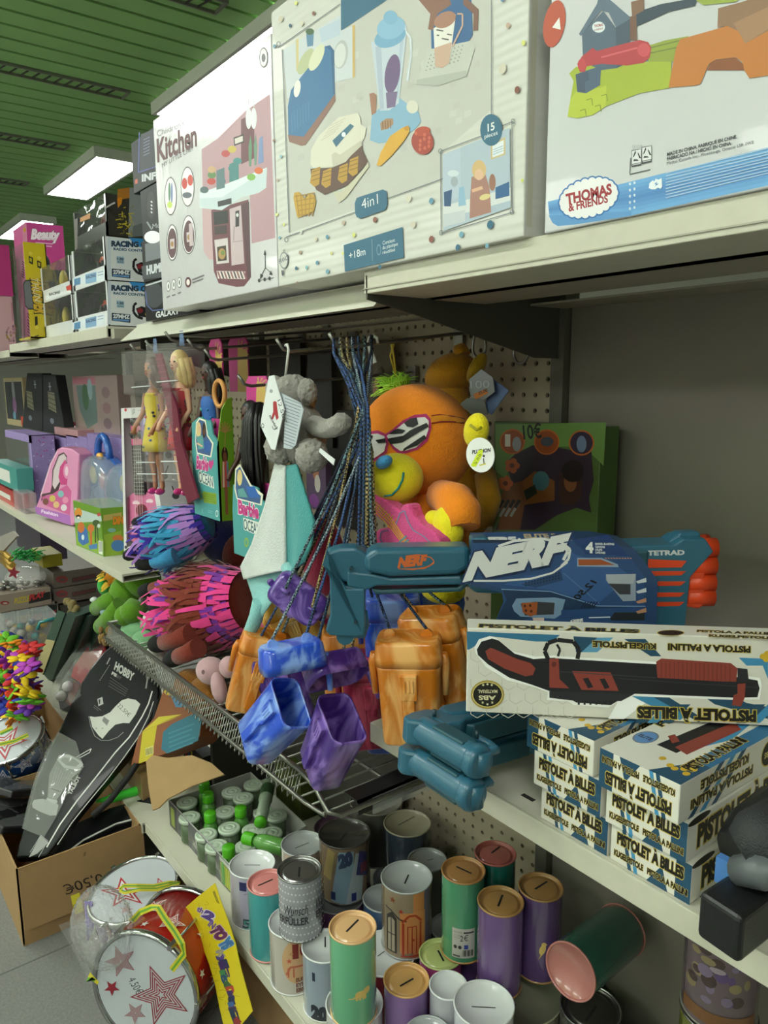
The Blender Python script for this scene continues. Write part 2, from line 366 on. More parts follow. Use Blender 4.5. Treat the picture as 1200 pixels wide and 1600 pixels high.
G(m('#dcdacb', .3, 0, .05, 20, 0, 200, .3)).hexa([(-1.80,.655,U0-.006),(SH0-.004,.655,U0-.006),(SH0-.004,.653,U0-.009),(-1.80,.653,U0-.009)], [(-1.83,.62,U0-.041),(SH0-.004,.62,U0-.041),(SH0-.004,.618,U0-.043),(-1.83,.618,U0-.043)]).build('label_holder', tB)
G(m('#46443d', .6)).prism([(.66,.0),(1.0,0),(1.0,-.12),(.9,-.10),(.66,-.03)], (-1.815,0,U0-.03), EY, EZ, EX, 0, .003).build('bracket', tB)
tC = shelf(-2.93, -1.87, .6, 1.517, 'cream upper shelf under the racing car boxes', .027)
G(m('#a39f90', .5)).box((-1.87,.61,1.487),(-1.845,.98,1.51)).build('end_bracket', tC)
shelf(-4.3, -2.95, .6, 1.50, 'farthest upper shelf cut by the left edge of the photo', .025)
tM = shelf(SH0+.004, .3, .6, .897, 'cream middle shelf at right carrying the toy pistol boxes', .029, under=False)
for i in range(16): G(m('#2b2a27', .8)).box((-.55+i*.045, .625, .8969), (-.532+i*.045, .631, .8974)).build('slot', tM)
tL = shelf(-3.6, -1.87, .598, .903, 'worn white middle shelf at left under the doll boxes', .022, under=False)
BZ = .24
shelf(-1.82, .3, .598, BZ, 'cream bottom shelf carrying the money tins', .03, under=False)
shelf(-3.2, -1.85, .60, BZ-.02, 'cream bottom shelf at far left behind the cardboard boxes', .03, under=False)
# ================================================================ boxes on the upper shelf
def carton(name, label, cat, a, b, col, group=None, rough=.35, bevel=.0015, coat=.2):
    """an upright retail carton between two corners"""
    t = thing(name, label, cat, Vector(((a[0]+b[0])/2, a[1], a[2])), group)
    mt = col if not isinstance(col, str) else m(col, rough, 0, .03, 20, .06, 60, coat)
    G(mt).box(a, b).build('carton', t, bevel); return t
def front(Y): return Art((0, Y, 0), EX, EZ)
def end(X): return Art((X, 0, 0), EY, EZ)
def topf(Z): return Art((0, 0, Z), EX, EY)
YB = .59
# --- play kitchen box
kx0, kx1 = PY(255, 488, YB).x, PY(435, 449, YB).x
kz1 = PY(241, 187, YB).z
tK = carton('toy_box', 'white glossy play kitchen box with a maroon toy kitchen printed on it', 'toy box', (kx0, YB, U0), (kx1-.001, YB+.11, kz1), m('#cfcdd1', .24, 0, .02, 20, .35, 40, .25))
A = front(YB).at(230, 0, 1/3)
A.poly([(255,700),(330,650),(460,520),(575,440),(600,1115),(490,1142),(480,900),(300,960),(262,960)], '#b9929c')
A.poly([(257,960),(310,980),(318,1215),(290,1217),(264,1180)], '#c9a6ad')
A.poly([(300,985),(475,935),(484,1305),(455,1342),(420,1345),(335,1328),(312,1270)], '#6d3a46')
A.poly([(440,960),(478,945),(487,1300),(472,1312)], '#54303c')
A.poly([(440,560),(500,530),(505,740),(440,770)], '#6d3a46')
A.poly([(405,645),(452,628),(454,668),(408,684)], '#20181a'); A.poly([(410,650),(448,636),(449,662),(412,676)], '#d8cfc8')
A.poly([(245,905),(372,862),(562,785),(558,880),(522,905),(442,925),(350,985),(246,975)], '#c9d6dc')
A.poly([(245,905),(372,862),(562,785),(470,850),(350,925),(246,930)], '#dfe9ee')
A.poly([(330,945),(395,928),(396,955),(332,970)], '#2c2a30')
for x0, y0, c in ((250,890,'#4a6066'),(283,850,'#c23b35'),(285,820,'#58834a'),(285,795,'#caa27a'),(330,850,'#3f6a6e'),(382,790,'#2f7d78'),(405,755,'#38898a'),(470,830,'#7fb24e'),(505,800,'#d9662f'),(350,720,'#b84242'),(380,700,'#c9b34b')):
    A.ell(x0+18, y0, 20, 16, c)
A.poly([(385,770),(428,750),(430,840),(385,855)], '#3d7f80'); A.poly([(325,800),(362,785),(364,880),(325,890)], '#55757b')
A.poly([(475,690),(485,630),(492,690),(488,780),(478,780)], '#5d8a6a'); A.poly([(500,680),(510,625),(516,690),(512,775),(503,775)], '#6a8f78'); A.poly([(525,650),(542,635),(546,760),(520,770)], '#7c8fbe')
for x in (472, 496): A.line([(x, 420), (x+4, 500)], 5, '#e6e8ee'); A.ell(x+4, 555, 14, 50, '#e3e5ea')
A.poly([(310,995),(378,985),(380,1045),(315,1055)], '#1d1c22'); A.poly([(316,1062),(372,1055),(374,1095),(318,1100)], '#3d2a30')
A.poly([(386,980),(440,962),(456,1235),(396,1245)], '#c7b2b8'); A.poly([(414,990),(432,985),(432,1060),(414,1065)], '#2a2328'); A.ell(423,1008,6,9,'#ddd')
A.line([(398,1135),(452,1128)], 3, '#9f878e'); A.poly([(406,1060),(411,1060),(408,1130),(403,1130)], '#a58e96')
A.poly([(315,1125),(378,1115),(384,1232),(326,1238)], '#d3c7c9'); A.poly([(328,1158),(370,1150),(374,1220),(332,1226)], '#3a2c1e'); A.ell(351,1190,17,26,'#b08a52'); A.ell(355,1185,9,12,'#6f8a3c')
A.poly([(326,1270),(460,1272),(460,1308),(332,1306)], '#e0d5d2')
for k in range(9): A.poly([(328+k*15,1272),(336+k*15,1272),(348+k*15,1306),(340+k*15,1306)], '#54404a' if k % 2 else '#8f5a60')
A.text('Kitchen', (50,758), (232,682), (46,655), '#5b2631', .03)
A.text("Children's", (48,642), (175,590), (46,612), '#8c8a92', 0)
A.text('MY LITTLE CHEF', (70,786), (218,702), (69,766), '#5a4a52', .0)
for x, y, rx, ry in ((110,920,29,90),(190,875,32,94),(118,1137,27,86),(195,1100,32,92)):
    A.ell(x, y, rx, ry, '#4b4248'); A.ell(x, y, rx-3, ry-5, '#efedf0')
for x, y, rx, ry, c in ((105,900,5,45,'#5f8a6c'),(116,905,5,50,'#7c8fbe'),(107,960,12,16,'#c7d86a'),(176,860,13,26,'#c8372f'),(203,845,13,26,'#cf4638'),(188,915,22,14,'#5d626e')): A.ell(x, y, rx, ry, c)
for x, y, rx, ry in ((118,1140,22,70),(196,1108,25,75)):
    A.ell(x, y, rx, ry, '#5c3640'); A.poly([(x-11,y-18),(x+10,y-22),(x+11,y+24),(x-9,y+28)], '#cdbcc0'); A.ell(x, y+4, 7, 13, '#a87f48')
A.poly([(196,1050),(214,1044),(216,1150),(200,1155)], '#cbb6bd')
for x, y in ((100,1342),(126,1334),(152,1324)): A.ell(x, y, 9, 26, '#5d565c'); A.ell(x, y, 7.5, 22, '#efedf0'); A.ell(x, y, 3, 12, '#4e574e'); A.line([(x-8,y+52),(x+8,y+46)], 7, '#77727a')
A.ell(193, 1323, 14, 25, '#5b2631'); A.ell(193,1323,8,14,'#e8dcdc')
A.lines_of_text((212,1312),(268,1290),(1,14),2,7,'#6d676e')
A.line([(553,1180),(555,1255)], 3, '#333'); A.line([(555,1255),(532,1300)], 3, '#333'); A.line([(555,1255),(588,1285)], 3, '#333')
A.poly([(547,1196),(553,1170),(559,1196)], '#222'); A.poly([(532,1282),(530,1308),(546,1292)], '#222'); A.poly([(580,1268),(590,1290),(574,1288)], '#222')
for x in (526, 552, 575): A.ell(x, 1315-(x-526)*.2, 6, 9, '#333'); A.line([(x+8,1314-(x-526)*.2),(x+20,1310-(x-526)*.2)], 3, '#777')
A.ell(547, 270, 20, 48, '#6d6a70'); A.ell(547,270,17,42,'#efedf0'); A.ell(547,272,9,20,'#7c787e')
A.build(tK)
# --- blue kitchen-appliance set box
bx0, bx1 = kx1, PY(818, 366, YB).x
bz1 = PY(420, 22, YB).z
corr = m('#cfcec8', .42, 0, .02, 20, 0, 200, .1); nt = corr.node_tree
wv = nt.nodes.new('ShaderNodeTexWave'); wv.wave_type = 'BANDS'; wv.bands_direction = 'Z'; wv.inputs['Scale'].default_value = 34
tcn = [n for n in nt.nodes if n.type == 'TEX_COORD'][0]; bp = nt.nodes.new('ShaderNodeBump'); bp.inputs['Strength'].default_value = .22; bp.inputs['Distance'].default_value = .001
nt.links.new(tcn.outputs['Object'], wv.inputs['Vector']); nt.links.new(wv.outputs['Fac'], bp.inputs['Height']); nt.links.new(bp.outputs['Normal'], nt.nodes['Principled BSDF'].inputs['Normal'])
tF = carton('toy_box', 'big white box of blue toy kitchen appliances with scattered coloured dots', 'toy box', (bx0+.001, YB, U0), (bx1, YB+.14, bz1), corr)
A = front(YB).at(420, 0, .36667)
TEAL = '#2f6683'
A.poly([(62,212),(308,132),(530,-20),(945,-150),(945,470),(740,648),(745,765),(508,845),(90,992)], '#c2c1bb')
rnd = random.Random(3)
for i in range(60):
    x, y = rnd.uniform(110, 900), rnd.uniform(180, 800)
    if y < 900-.55*x+100 and y > 260-.4*x: w_ = 28; A.poly([(x,y),(x+w_,y-10),(x+w_,y+18),(x,y+28)], rnd.choice(('#bcbcb7','#bfbdb7','#c8c7c2')))
A.poly([(308,132),(520,-10),(520,-110),(308,-110)], TEAL)
A.poly([(60,215),(308,60),(308,130),(365,110),(365,330),(250,360),(80,420)], '#c9cfd4')
A.poly([(215,125),(305,80),(305,150),(225,180)], '#b9c8d8'); A.poly([(357,110),(368,105),(368,328),(358,332)], '#cfae6a'); A.poly([(116,170),(128,165),(128,300),(118,304)], '#cfc08a')
A.poly([(160,145),(193,132),(190,195),(165,200)], '#5c86a8'); A.ell(176,135,18,14,'#3f5f3a')
A.ell(308, 232, 30, 62, '#b6b9ba', 8); A.ell(304,236,24,52,'#d3d4d4',8)
A.poly([(82,455),(95,385),(112,362),(240,198),(262,193),(280,216),(283,402),(150,582),(84,576)], '#336f9f')
A.poly([(82,575),(150,582),(283,400),(286,430),(158,618),(140,622),(88,605)], '#8a6357')
A.poly([(240,198),(262,193),(280,216),(283,402),(275,400),(265,215)], '#275a86')
for k in range(7): A.line([(98+k*12,480-k*8),(100+k*12,568-k*10)], 2, '#4e88b2')
A.ell(122,378,14,37,'#e8e6df',8); A.ell(158,262,24,62,'#b9bf96',28); A.ell(205,245,24,62,'#d9d9bd',25)
A.poly([(440,490),(470,465),(555,415),(640,478),(650,520),(620,555),(545,598),(470,612),(432,598)], '#86aecb')
A.poly([(437,180),(590,105),(583,200),(555,440),(515,470),(475,472)], '#c2ccd8')
A.poly([(455,200),(480,195),(492,465),(475,468)], '#aeb9cb'); A.poly([(560,180),(575,170),(552,420),(545,425)], '#b0bfd2')
A.ell(528,315,32,84,'#6d5580',8); A.poly([(500,395),(550,390),(540,455),(505,462)], '#77648b')
A.line([(583,135),(605,160),(608,230),(592,345)], 9, '#d3dae2')
A.ell(518,158,70,42,'#76a6c8',-22); A.ell(522,118,62,48,'#8ab5d3',-22); A.ell(520,75,30,30,'#7fadcd')
A.poly([(476,525),(502,505),(530,505),(532,530),(508,550),(480,556)], '#a88060'); 
for k in range(4): A.line([(486+k*11,515),(488+k*11,548)], 3, '#7d5a40')
A.poly([(430,400),(448,395),(460,405),(458,480),(440,492)], '#a0715a'); A.ell(613,456,25,28,'#d7d3c6')
A.poly([(688,-60),(862,-90),(870,150),(845,190),(695,222)], '#2c5f92')
A.poly([(640,0),(760,-40),(780,20),(720,60),(700,130),(680,125),(690,60)], '#8a5f4e'); A.poly([(830,-20),(895,40),(892,130),(873,132),(874,60),(830,20)], '#7b5446')
A.poly([(640,335),(680,212),(858,175),(880,205),(845,322),(720,366),(632,360)], '#c4c5be'); A.poly([(632,340),(845,300),(845,325),(722,367),(630,360)], '#b3b5ae')
for i in range(9):
    for j in range(5): A.ell(672+i*17+j*5, 300-j*16-i*5, 3, 3, '#8f918b')
A.poly([(704,122),(800,62),(772,268),(742,290),(712,286)], '#e6e2dc'); A.poly([(708,205),(782,180),(772,268),(742,290),(712,286)], '#c9a793'); A.ell(753,85,50,32,'#a87a66',-28)
A.line([(805,60),(828,60),(828,110),(785,200)], 7, '#c9a793')
for i in range(18): A.line([(716+(i*23)%64, 130+(i*37)%55),(722+(i*23)%64, 126+(i*37)%55)], 4, '#4c4a48')
A.poly([(180,700),(182,640),(215,580),(300,500),(380,482),(392,500),(395,530),(418,545),(410,590),(330,690),(270,715),(190,715)], '#d9d5c6')
A.poly([(180,720),(275,715),(330,690),(400,610),(402,640),(425,690),(340,790),(240,830),(205,810),(185,770)], '#5f4036')
A.poly([(270,660),(285,648),(305,660),(395,600),(400,620),(325,690),(275,710)], '#c6c1b1')
for x, y in ((192,735),(240,740),(310,720),(355,690)):
    A.poly([(x-6,y-10),(x+30,y-25),(x+26,y+50),(x+5,y+62),(x-14,y+45)], '#b98d2d')
    for k in range(3): A.line([(x-8,y+k*18),(x+28,y-12+k*18)], 3, '#7d5c18'); 
A.poly([(275,815),(310,820),(400,730),(425,690),(430,710),(330,845),(300,865)], '#c9c4ae')
A.poly([(274,600),(350,528),(366,538),(290,628)], TEAL); A.ell(322,574,9,11,'#dfe7ea')
for k in range(5): A.line([(225+k*10,600-k*16),(290+k*10,560-k*14)], 3, '#c6c1b0')
A.poly([(462,705),(480,650),(520,580),(572,545),(598,535),(603,560),(580,600),(530,660),(480,708)], '#d9a432'); A.ell(592,548,12,10,'#c98f20')
A.ell(658,605,47,55,'#a53a2c',-10); A.ell(658,560,34,20,'#b5452f',-10)
for i in range(10): A.ell(630+(i*19)%58, 570+(i*31)%75, 6, 8, '#c9604a')
A.poly([(108,845),(112,822),(132,818),(158,850),(172,828),(192,828),(204,856),(195,900),(128,930),(122,920)], '#c69b34')
for k in range(5): A.line([(112+k*6,838+k*20),(200-k*3,822+k*22)], 4, '#a37a1e'); A.line([(120+k*20,830),(132+k*14,922)], 4, '#a37a1e')
LN = '#5c6670'
for p in ([(40,205),(308,18)], [(60,212),(90,992)], [(78,1010),(370,905)], [(505,848),(745,762)], [(952,-120),(952,490)], [(735,645),(910,580)], [(735,645),(738,995)], [(738,995),(1042,905)], [(1042,905),(1040,520)], [(990,540),(1045,518)]): A.line(p, 3, LN)
for x, y in ((45,188),(78,1022),(735,645),(1045,518),(738,992),(1040,905)): A.line([(x+8*cos(k*pi/4), y+10*sin(k*pi/4)) for k in range(8)], 2.5, LN, True)
A.poly([(745,660),(1030,545),(1035,885),(748,985)], '#aebccb')
A.poly([(745,660),(820,630),(822,840),(745,870)], '#b4c2d2'); A.poly([(950,610),(1012,585),(1012,660),(950,682)], '#c9b58a'); A.poly([(957,618),(1005,598),(1005,655),(957,672)], '#dfe4e8')
for k in range(3): A.line([(960,640+k*10),(1003,622+k*10)], 3, '#8fb0c8')
A.poly([(745,880),(1035,800),(1035,855),(745,935)], '#d5d8da'); A.poly([(868,755),(925,738),(945,800),(952,905),(860,932),(862,850)], '#a8796e')
A.ell(900,725,30,42,'#d3b27c'); A.ell(900,745,18,24,'#e0b898'); A.line([(870,815),(915,800)], 14, '#dcae90'); A.ell(957,778,14,36,'#9a6a58')
A.poly([(970,800),(1028,775),(1030,835),(970,850)], '#2c5f92'); A.poly([(750,820),(785,808),(780,880),(752,880)], '#2c4f7a'); A.poly([(815,800),(835,795),(845,875),(812,880)], '#8fb4d0'); A.ell(925,840,24,12,'#d9c98a',-18)
A.poly([(748,915),(840,895),(842,945),(748,968)], '#c3c9cf'); A.ell(790,740,24,14,'#cfd8e0'); A.ell(795,775,15,22,'#9fa9b4')
A.ell(952,555,47,68,TEAL); A.text('15', (938,562), (966,553), (937,530), '#e8eef0', .02); A.text('pieces', (924,592), (980,574), (923,574), '#e8eef0', .0)
A.poly([(370,868),(378,845),(395,838),(490,808),(505,815),(510,870),(500,895),(395,932),(378,925),(372,910)], TEAL)
A.text('4in1', (400,893), (470,868), (398,850), '#e8eef0', -.008)
A.poly([(323,1045),(574,968),(579,1098),(328,1158)], TEAL); A.text('+18m', (347,1106), (416,1086), (345,1075), '#e8eef0', .0); A.line([(443,1020),(446,1112)], 2, '#7fa0b4')
for k, tx in enumerate(('Contient', 'du plastique', 'réutilisé')): A.text(tx, (489, 1044+k*20), (530+(24 if k == 1 else 12), 1034+k*20-(8 if k == 1 else 4)), (489,1029+k*20), '#dfe8ec')
A.ell(473,1065,10,24,'#6b93ab'); A.ell(473,1065,7,18,TEAL)
A.ell(68,1110,18,36,'#7a838c'); A.ell(68,1110,15,31,'#cfcec8'); A.text('FRANCE', (48,1125), (88,1105), (47,1106), '#5c6670', .02); A.line([(60,1152),(62,1175)], 5, '#4a545e'); A.line([(66,1152),(67,1174)], 3, '#4a545e'); A.text("#2", (64,1072), (74,1069), (64,1063), '#3a444e')
for x, y, r, c in ((195,58,8,'#8a5a4c'),(95,110,7,'#33607e'),(55,82,12,'#cfc6b2'),(145,100,10,'#d3ccba'),(28,198,8,'#6f98ae'),(120,15,8,'#dfe087'),(1000,295,20,'#cfc8b6'),(1063,384,14,'#7d4a3c'),(1090,184,10,'#dbdc72'),(1024,110,11,'#c2a792'),(55,667,7,'#8fb6c4'),(25,600,6,'#8a6f5c'),(40,768,6,'#b8a898'),(38,915,6,'#dfe087'),(68,957,6,'#dfe087'),(50,1013,6,'#74a5b8'),(322,950,9,'#bfae9c'),(457,937,11,'#8a4f44'),(600,847,14,'#d6cfc0'),(697,857,12,'#5f93ad'),(620,958,13,'#cfc6b6'),(697,1020,13,'#8a4f44'),(825,1000,12,'#6fa0b6'),(948,958,17,'#2f6683'),(367,1002,9,'#d5d67a'),(253,1010,8,'#5f93ad'),(204,1019,9,'#d3ccba'),(142,990,7,'#cfd0c8'),(138,1076,8,'#b79f8c'),(210,1120,8,'#5f93ad'),(165,1140,7,'#7fb2b8'),(121,1143,7,'#2f6683'),(271,1080,6,'#dfe087'),(320,1080,6,'#dfe087'),(254,1157,9,'#6fa0b6'),(125,1205,5,'#8a6f5c'),(1085,770,7,'#dbdc72'),(810,1055,12,'#2f6683'),(478,1138,9,'#2f6683'),(1000,-2,10,'#4f7fae'),(935,1048,10,'#6fa0b6')):
    A.ell(x, y, r*.8, r*1.15, c, 10, 10)
A.build(tF)
E_ = end(bx1); E_.rect(YB+.004, U0+.01, YB+.012, bz1-.01, '#c9c4b2'); E_.build(tF, 'printed_side')
# --- train-set box
tT = carton('toy_box', 'white train set box with blue band and red lettering at upper right', 'toy box', (PY(849,363,.595).x, .596, U0), (.02, .596+.12, U0+.47), m('#c9c9cd', .3, 0, .02, 20, .05, 60, .3))
A = front(.596).at(800, 0, 1/3)
for k in range(9):
    t0, t1 = k/9, (k+1)/9
    def bl(t): return [(168+8*t, 945+75*t), (560, 850+160*t), (1230, 683+180*t)]
    a, b = bl(t0), bl(t1); cc = (0x4d+int(0x40*abs(k-4)/4*.5), 0x86+int(0x30*abs(k-4)/4*.7), 0xc4+int(0x18*abs(k-4)/4))
    A.poly([a[0], a[1], a[2], b[2], b[1], b[0]], '#%02x%02x%02x' % cc, 0)
A.poly([(172,1010),(560,990),(560,1012),(300,1052),(215,1060),(190,1045)], '#5b94cc')
def cloud(cx, cy, rx, ry, c, grow=0, n=22, sl=-.2):
    for i in range(n):
        a = 2*pi*i/n; A.ell(cx+rx*cos(a), cy+ry*sin(a)+sl*rx*cos(a), 20+grow, 22+grow, c, 0, 12)
    A.poly([(cx+rx*cos(2*pi*i/n), cy+ry*sin(2*pi*i/n)+sl*rx*cos(2*pi*i/n)) for i in range(n)], c)
cloud(360, 927, 118, 72, '#2a6cb0', 7); cloud(360, 927, 118, 72, '#ece9ec')
A.text('THOMAS', (258,958), (468,908), (254,912), '#9c1b2c', .045); A.text('& FRIENDS', (268,991), (450,948), (266,956), '#9c1b2c', .035)
for j in range(5):
    for i in range(2): A.ell(554+i*21, 862+j*29-i*5, 5, 7, '#cfe0ee', 0, 10)
A.poly([(645,860),(660,845),(668,850),(675,838),(688,842),(703,835),(705,875),(698,885),(685,880),(672,888),(655,888),(642,882)], '#e6ecf2'); A.poly([(668,862),(682,852),(678,862),(690,860),(672,874),(676,864)], '#4d86c4')
for k in range(9): A.line([(722,812+k*14.5),(1225,690+k*14.5+ (k%2)*2)], 5, '#a7c4e2')
for k, (tx, x1, y1) in enumerate((('MADE IN CHINA. FABRIQUÉ EN CHINE.', 1054, 648), ('FABRICADO NA / HECHO EN CHINA.', 1030, 678))): A.text(tx, (728,732+k*21), (x1,y1), (728,716+k*21), '#3f3f47', .025)
A.text('Mattel Canada Inc., Mississauga, Ontario L5R 3W2.', (727,773), (1136,672), (727,759), '#55555c')
for x, y in ((562,705),(610,690)):
    A.poly([(x,y),(x+46,y-8),(x+46,y+70),(x,y+80)], '#3c3c42'); A.poly([(x+2,y+3),(x+44,y-5),(x+44,y+56),(x+2,y+64)], '#dcdce0'); 
    for k in range(3): a = 2*pi*k/3-.5; A.poly([(x+23+18*cos(a+d)*q, y+30+24*sin(a+d)*q) for d, q in ((-.7,1),(.5,1),(.75,1.25),(.9,.8),(.3,.55),(-.5,.6))], '#222228')
    A.line([(x+4,y+69),(x+42,y+61)], 5, '#b9b9c0')
A.line([(558,740),(553,815)], 4, '#55555c'); A.line([(553,818),(650,795)], 4, '#44444a'); A.rect(566,680,610,700,'#b9b9be')
A.ell(200,112,50,112,'#b8482a',10); A.poly([(190,130),(224,82),(230,140)], '#e9e4e2')
A.poly([(262,548),(275,470),(290,380),(270,345),(300,315),(440,300),(640,290),(750,280),(745,412),(600,438),(440,500),(380,540),(310,555)], '#a3b12c')
A.poly([(640,215),(720,190),(830,170),(760,290),(640,290)], '#8f9c34'); A.line([(650,225),(800,188)], 6, '#6f7d2c'); A.line([(650,250),(780,222)], 6, '#6f7d2c')
A.poly([(262,548),(275,470),(300,430),(420,410),(445,400),(440,500),(380,540),(310,555)], '#b3bf35')
for x, y in ((350,470),(390,500),(320,520),(420,450)): A.line([(x,y),(x+25,y-8),(x+30,y+25)], 4, '#7f8c24')
A.poly([(735,412),(770,230),(790,185),(950,140),(1010,122),(1060,140),(1100,200),(1200,140),(1230,140),(1230,350),(1115,368),(1090,330),(1080,290),(1050,270),(960,280),(925,300),(885,395),(860,402)], '#c0742a')
A.poly([(915,330),(930,300),(960,282),(1050,272),(1085,300),(1090,330)], '#8a4a1e')
A.poly([(968,40),(1080,10),(1230,-40),(1230,130),(1095,205),(1060,145),(1010,122),(965,130)], '#8f6a4d'); A.poly([(1040,110),(1230,20),(1230,120),(1095,205)], '#a37a58')
A.poly([(860,0),(900,-20),(1080,-10),(1050,10),(900,25)], '#93a335'); A.poly([(580,60),(700,20),(870,-10),(860,28),(740,55),(585,125)], '#24384a'); A.poly([(550,80),(585,70),(588,190),(555,190)], '#6f4a38'); A.poly([(560,10),(620,-5),(620,50),(565,80)], '#7d5840')
A.poly([(316,160),(400,20),(405,0),(450,-10),(555,80),(555,100),(490,130),(455,60),(420,50),(325,170)], '#56697d'); A.poly([(330,160),(430,52),(488,130),(495,320),(420,330),(335,290)], '#4a5d72'); A.poly([(488,130),(555,90),(555,290),(495,320)], '#3c4d60')
cloud_c = [(408,128)]; A.ell(408,128,30,26,'#dde2e8'); A.text('THOMAS', (388,130), (430,122), (387,118), '#9c2b38', .03); A.text('& FRIENDS', (388,146), (428,138), (388,138), '#9c2b38', .02)
A.poly([(300,350),(355,330),(420,310),(415,400),(350,438),(308,432)], '#465a74'); A.poly([(300,350),(360,335),(365,375),(345,385),(345,435),(310,430)], '#3b4c64')
A.poly([(308,300),(330,265),(380,225),(400,240),(530,205),(600,188),(640,198),(655,225),(648,270),(620,295),(540,308),(420,300),(352,312),(345,338),(320,338)], '#b3313c'); A.ell(330,305,20,30,'#c23a44'); A.ell(620,235,30,32,'#c94852'); A.line([(420,270),(590,225)], 8, '#d05a62')
A.build(tT)
# --- dark radio-control boxes between the kitchen box and the racing cars
DK = m('#0f0f14', .4, 0, .25, 30, .05, 60, .0, .25)
x0d = PY(243, 300, .625).x; 
def dark_box(pl, pr_, label, txt, z0=None, z1=None, Y=.64):
    a = PY(pl[0], pl[1], Y); 
    t = carton('toy_box', label, 'toy box', (a.x, Y, z0), (kx0-.004+.12, Y+.1, z1), DK, 'dark radio control car boxes')
    return t
zz = [U0-.004, PY(240, 405, .64).z, PY(240, 300, .64).z, PY(215, 292, .64).z, PY(206, 198, .64).z]
def dbox(xl, z0, z1, label):
    return carton('toy_box', label, 'toy box', (xl, .64, z0), (kx0+.06, .75, min(z1, 1.905)-.001), DK, 'dark radio control car boxes')
xa, xb = PY(222, 400, .64).x, PY(206, 250, .64).x
zc = [U0-.004, PY(235,440,.64).z, PY(232,372,.64).z, PY(230,292,.64).z, PY(206,196,.64).z]
dbox_ = 0
t1 = dbox(xa, zc[0], zc[1], 'dark boxed car at the bottom of the stack beside the play kitchen')
A = front(.64).at(0, 260, .21667); A.ell(1110,930,70,90,'#30343c'); A.line([(1050,860),(1180,820)], 10, '#c8ccd4'); A.line([(1050,900),(1060,1000),(1100,1040),(1180,1030)], 6, '#5b6bb0'); A.text('GALAXY', (1125,1092), (1290,1062), (1125,1050), '#d8dade', .03); A.build(t1)
t2 = dbox(xa, zc[1], zc[2], 'dark boxed car lettered in white, second in the stack beside the play kitchen')
A = front(.64).at(0, 260, .21667); A.poly([(1020,720),(1160,690),(1170,800),(1030,815)], '#3a3d46'); A.text('HUMMER', (1060,778), (1240,738), (1058,720), '#cfd2d8', .05); A.poly([(1045,560),(1160,530),(1160,660),(1050,690)], '#6d7178'); A.build(t2)
t3 = dbox(xa+.01, zc[2], zc[3], 'dark boxed monster car, third up in the stack beside the play kitchen')
A = front(.64).at(0, 260, .21667); A.ell(1090,280,28,100,'#0d0d10'); 
for k in range(4): A.line([(1088,250+k*25),(1098,262+k*25)], 9, '#cfd2d8')
A.text('Monster', (1100,450), (1250,420), (1100,415), '#9fa3aa', .0); A.line([(1060,400),(1095,455)], 12, '#7f848c'); A.ell(1100,510,60,45,'#eef0f4'); A.build(t3)
t4 = dbox(xb, zc[3], zc[4], 'tall dark carton with a blue-rimmed window, topmost beside the play kitchen')
A = front(.64).at(0, 0, .35); A.line([(622,590),(618,770),(700,742)], 4, '#4b56a8'); A.poly([(628,600),(690,575),(690,745),(624,765)], '#1b1e30'); A.text('INFINITY', (635,810), (800,778), (635,780), '#c8cad0', .05); A.poly([(603,803),(614,798),(614,818),(603,822)], '#c8502a')
for k in range(6): A.line([(640,625+k*14),(668,612+k*14)], 2, '#8a93b8')
A.build(t4)
# --- racing car boxes: window front, printed end
CLR = film('#ffffff', .05, .9, 22); SILV = m('#b8bcc2', .25, .2, .3, 20)
def wbox(label, xr, z0, z1, W, D=.15, Y=.62, frame_c='#e2e4e8', inner='#2a3038', name='toy_box', group='window boxes of toy cars', endc=None):
    """a carton with a clear window on the front and top, its printed end to the right"""
    t = thing(name, label, 'toy box', Vector((xr-W/2, Y, z0)), group); fr = m(frame_c, .3, 0, .05, 20, 0, 200, .3)
    g = G(fr); h = z1-z0; b = .012
    g.box((xr-W, Y, z0), (xr, Y+.002, z0+.035*h/.1)); g.box((xr-W, Y, z0), (xr-W+b, Y+.002, z1)); g.box((xr-b, Y, z0), (xr, Y+.002, z1))
    g.use(m('#2a2c30', .5, 0, .3, 25)); g.box((xr-W, Y+.003, z0), (xr, Y+D, z0+.002)); g.box((xr-W, Y+D-.002, z0), (xr, Y+D, z1)); g.box((xr-W, Y+.003, z0), (xr-W+.002, Y+D, z1)); g.box((xr-.004, Y+.003, z0+.002), (xr-.002, Y+D, z1-.001))
    g.use(endc or fr); g.box((xr-.002, Y, z0), (xr, Y+D, z1)); g.build('carton', t)
    g = G(CLR); g.grid(lambda u, v: (xr-W+b+u*(W-2*b), Y+.001-.002*sin(u*9)*sin(v*7), z0+.035*h/.1+v*(h-.035*h/.1)), 10, 8); g.poly([(xr-W,Y,z1),(xr,Y,z1),(xr,Y+D,z1),(xr-W,Y+D,z1)]); g.build('clear_window', t)
    return t
def toycar(t, x, y, z, L, c):
    g = G(gloss(c)); g.prism([(-L/2,0),(-L/2,L*.16),(-L*.25,L*.2),(-L*.1,L*.34),(L*.2,L*.34),(L*.36,L*.2),(L/2,L*.17),(L/2,0)], (x,y,z+L*.1), EX, EZ, EY, 0, L*.4)
    g.use(m('#111', .6))
    for sx in (-.3, .3):
        for sy in (0, .4): g.cyl((x+sx*L, y+sy*L-.006, z+L*.1), (x+sx*L, y+sy*L+.006, z+L*.1), L*.11, n=14)
    g.build('toy_car', t, .002)
rz0 = 1.52; rz1 = PY(166, 438, .62).z; rz2 = PY(166, 366, .62).z; rxr = -1.905; RW = PY(166,440,.62).x-PY(115,450,.62).x
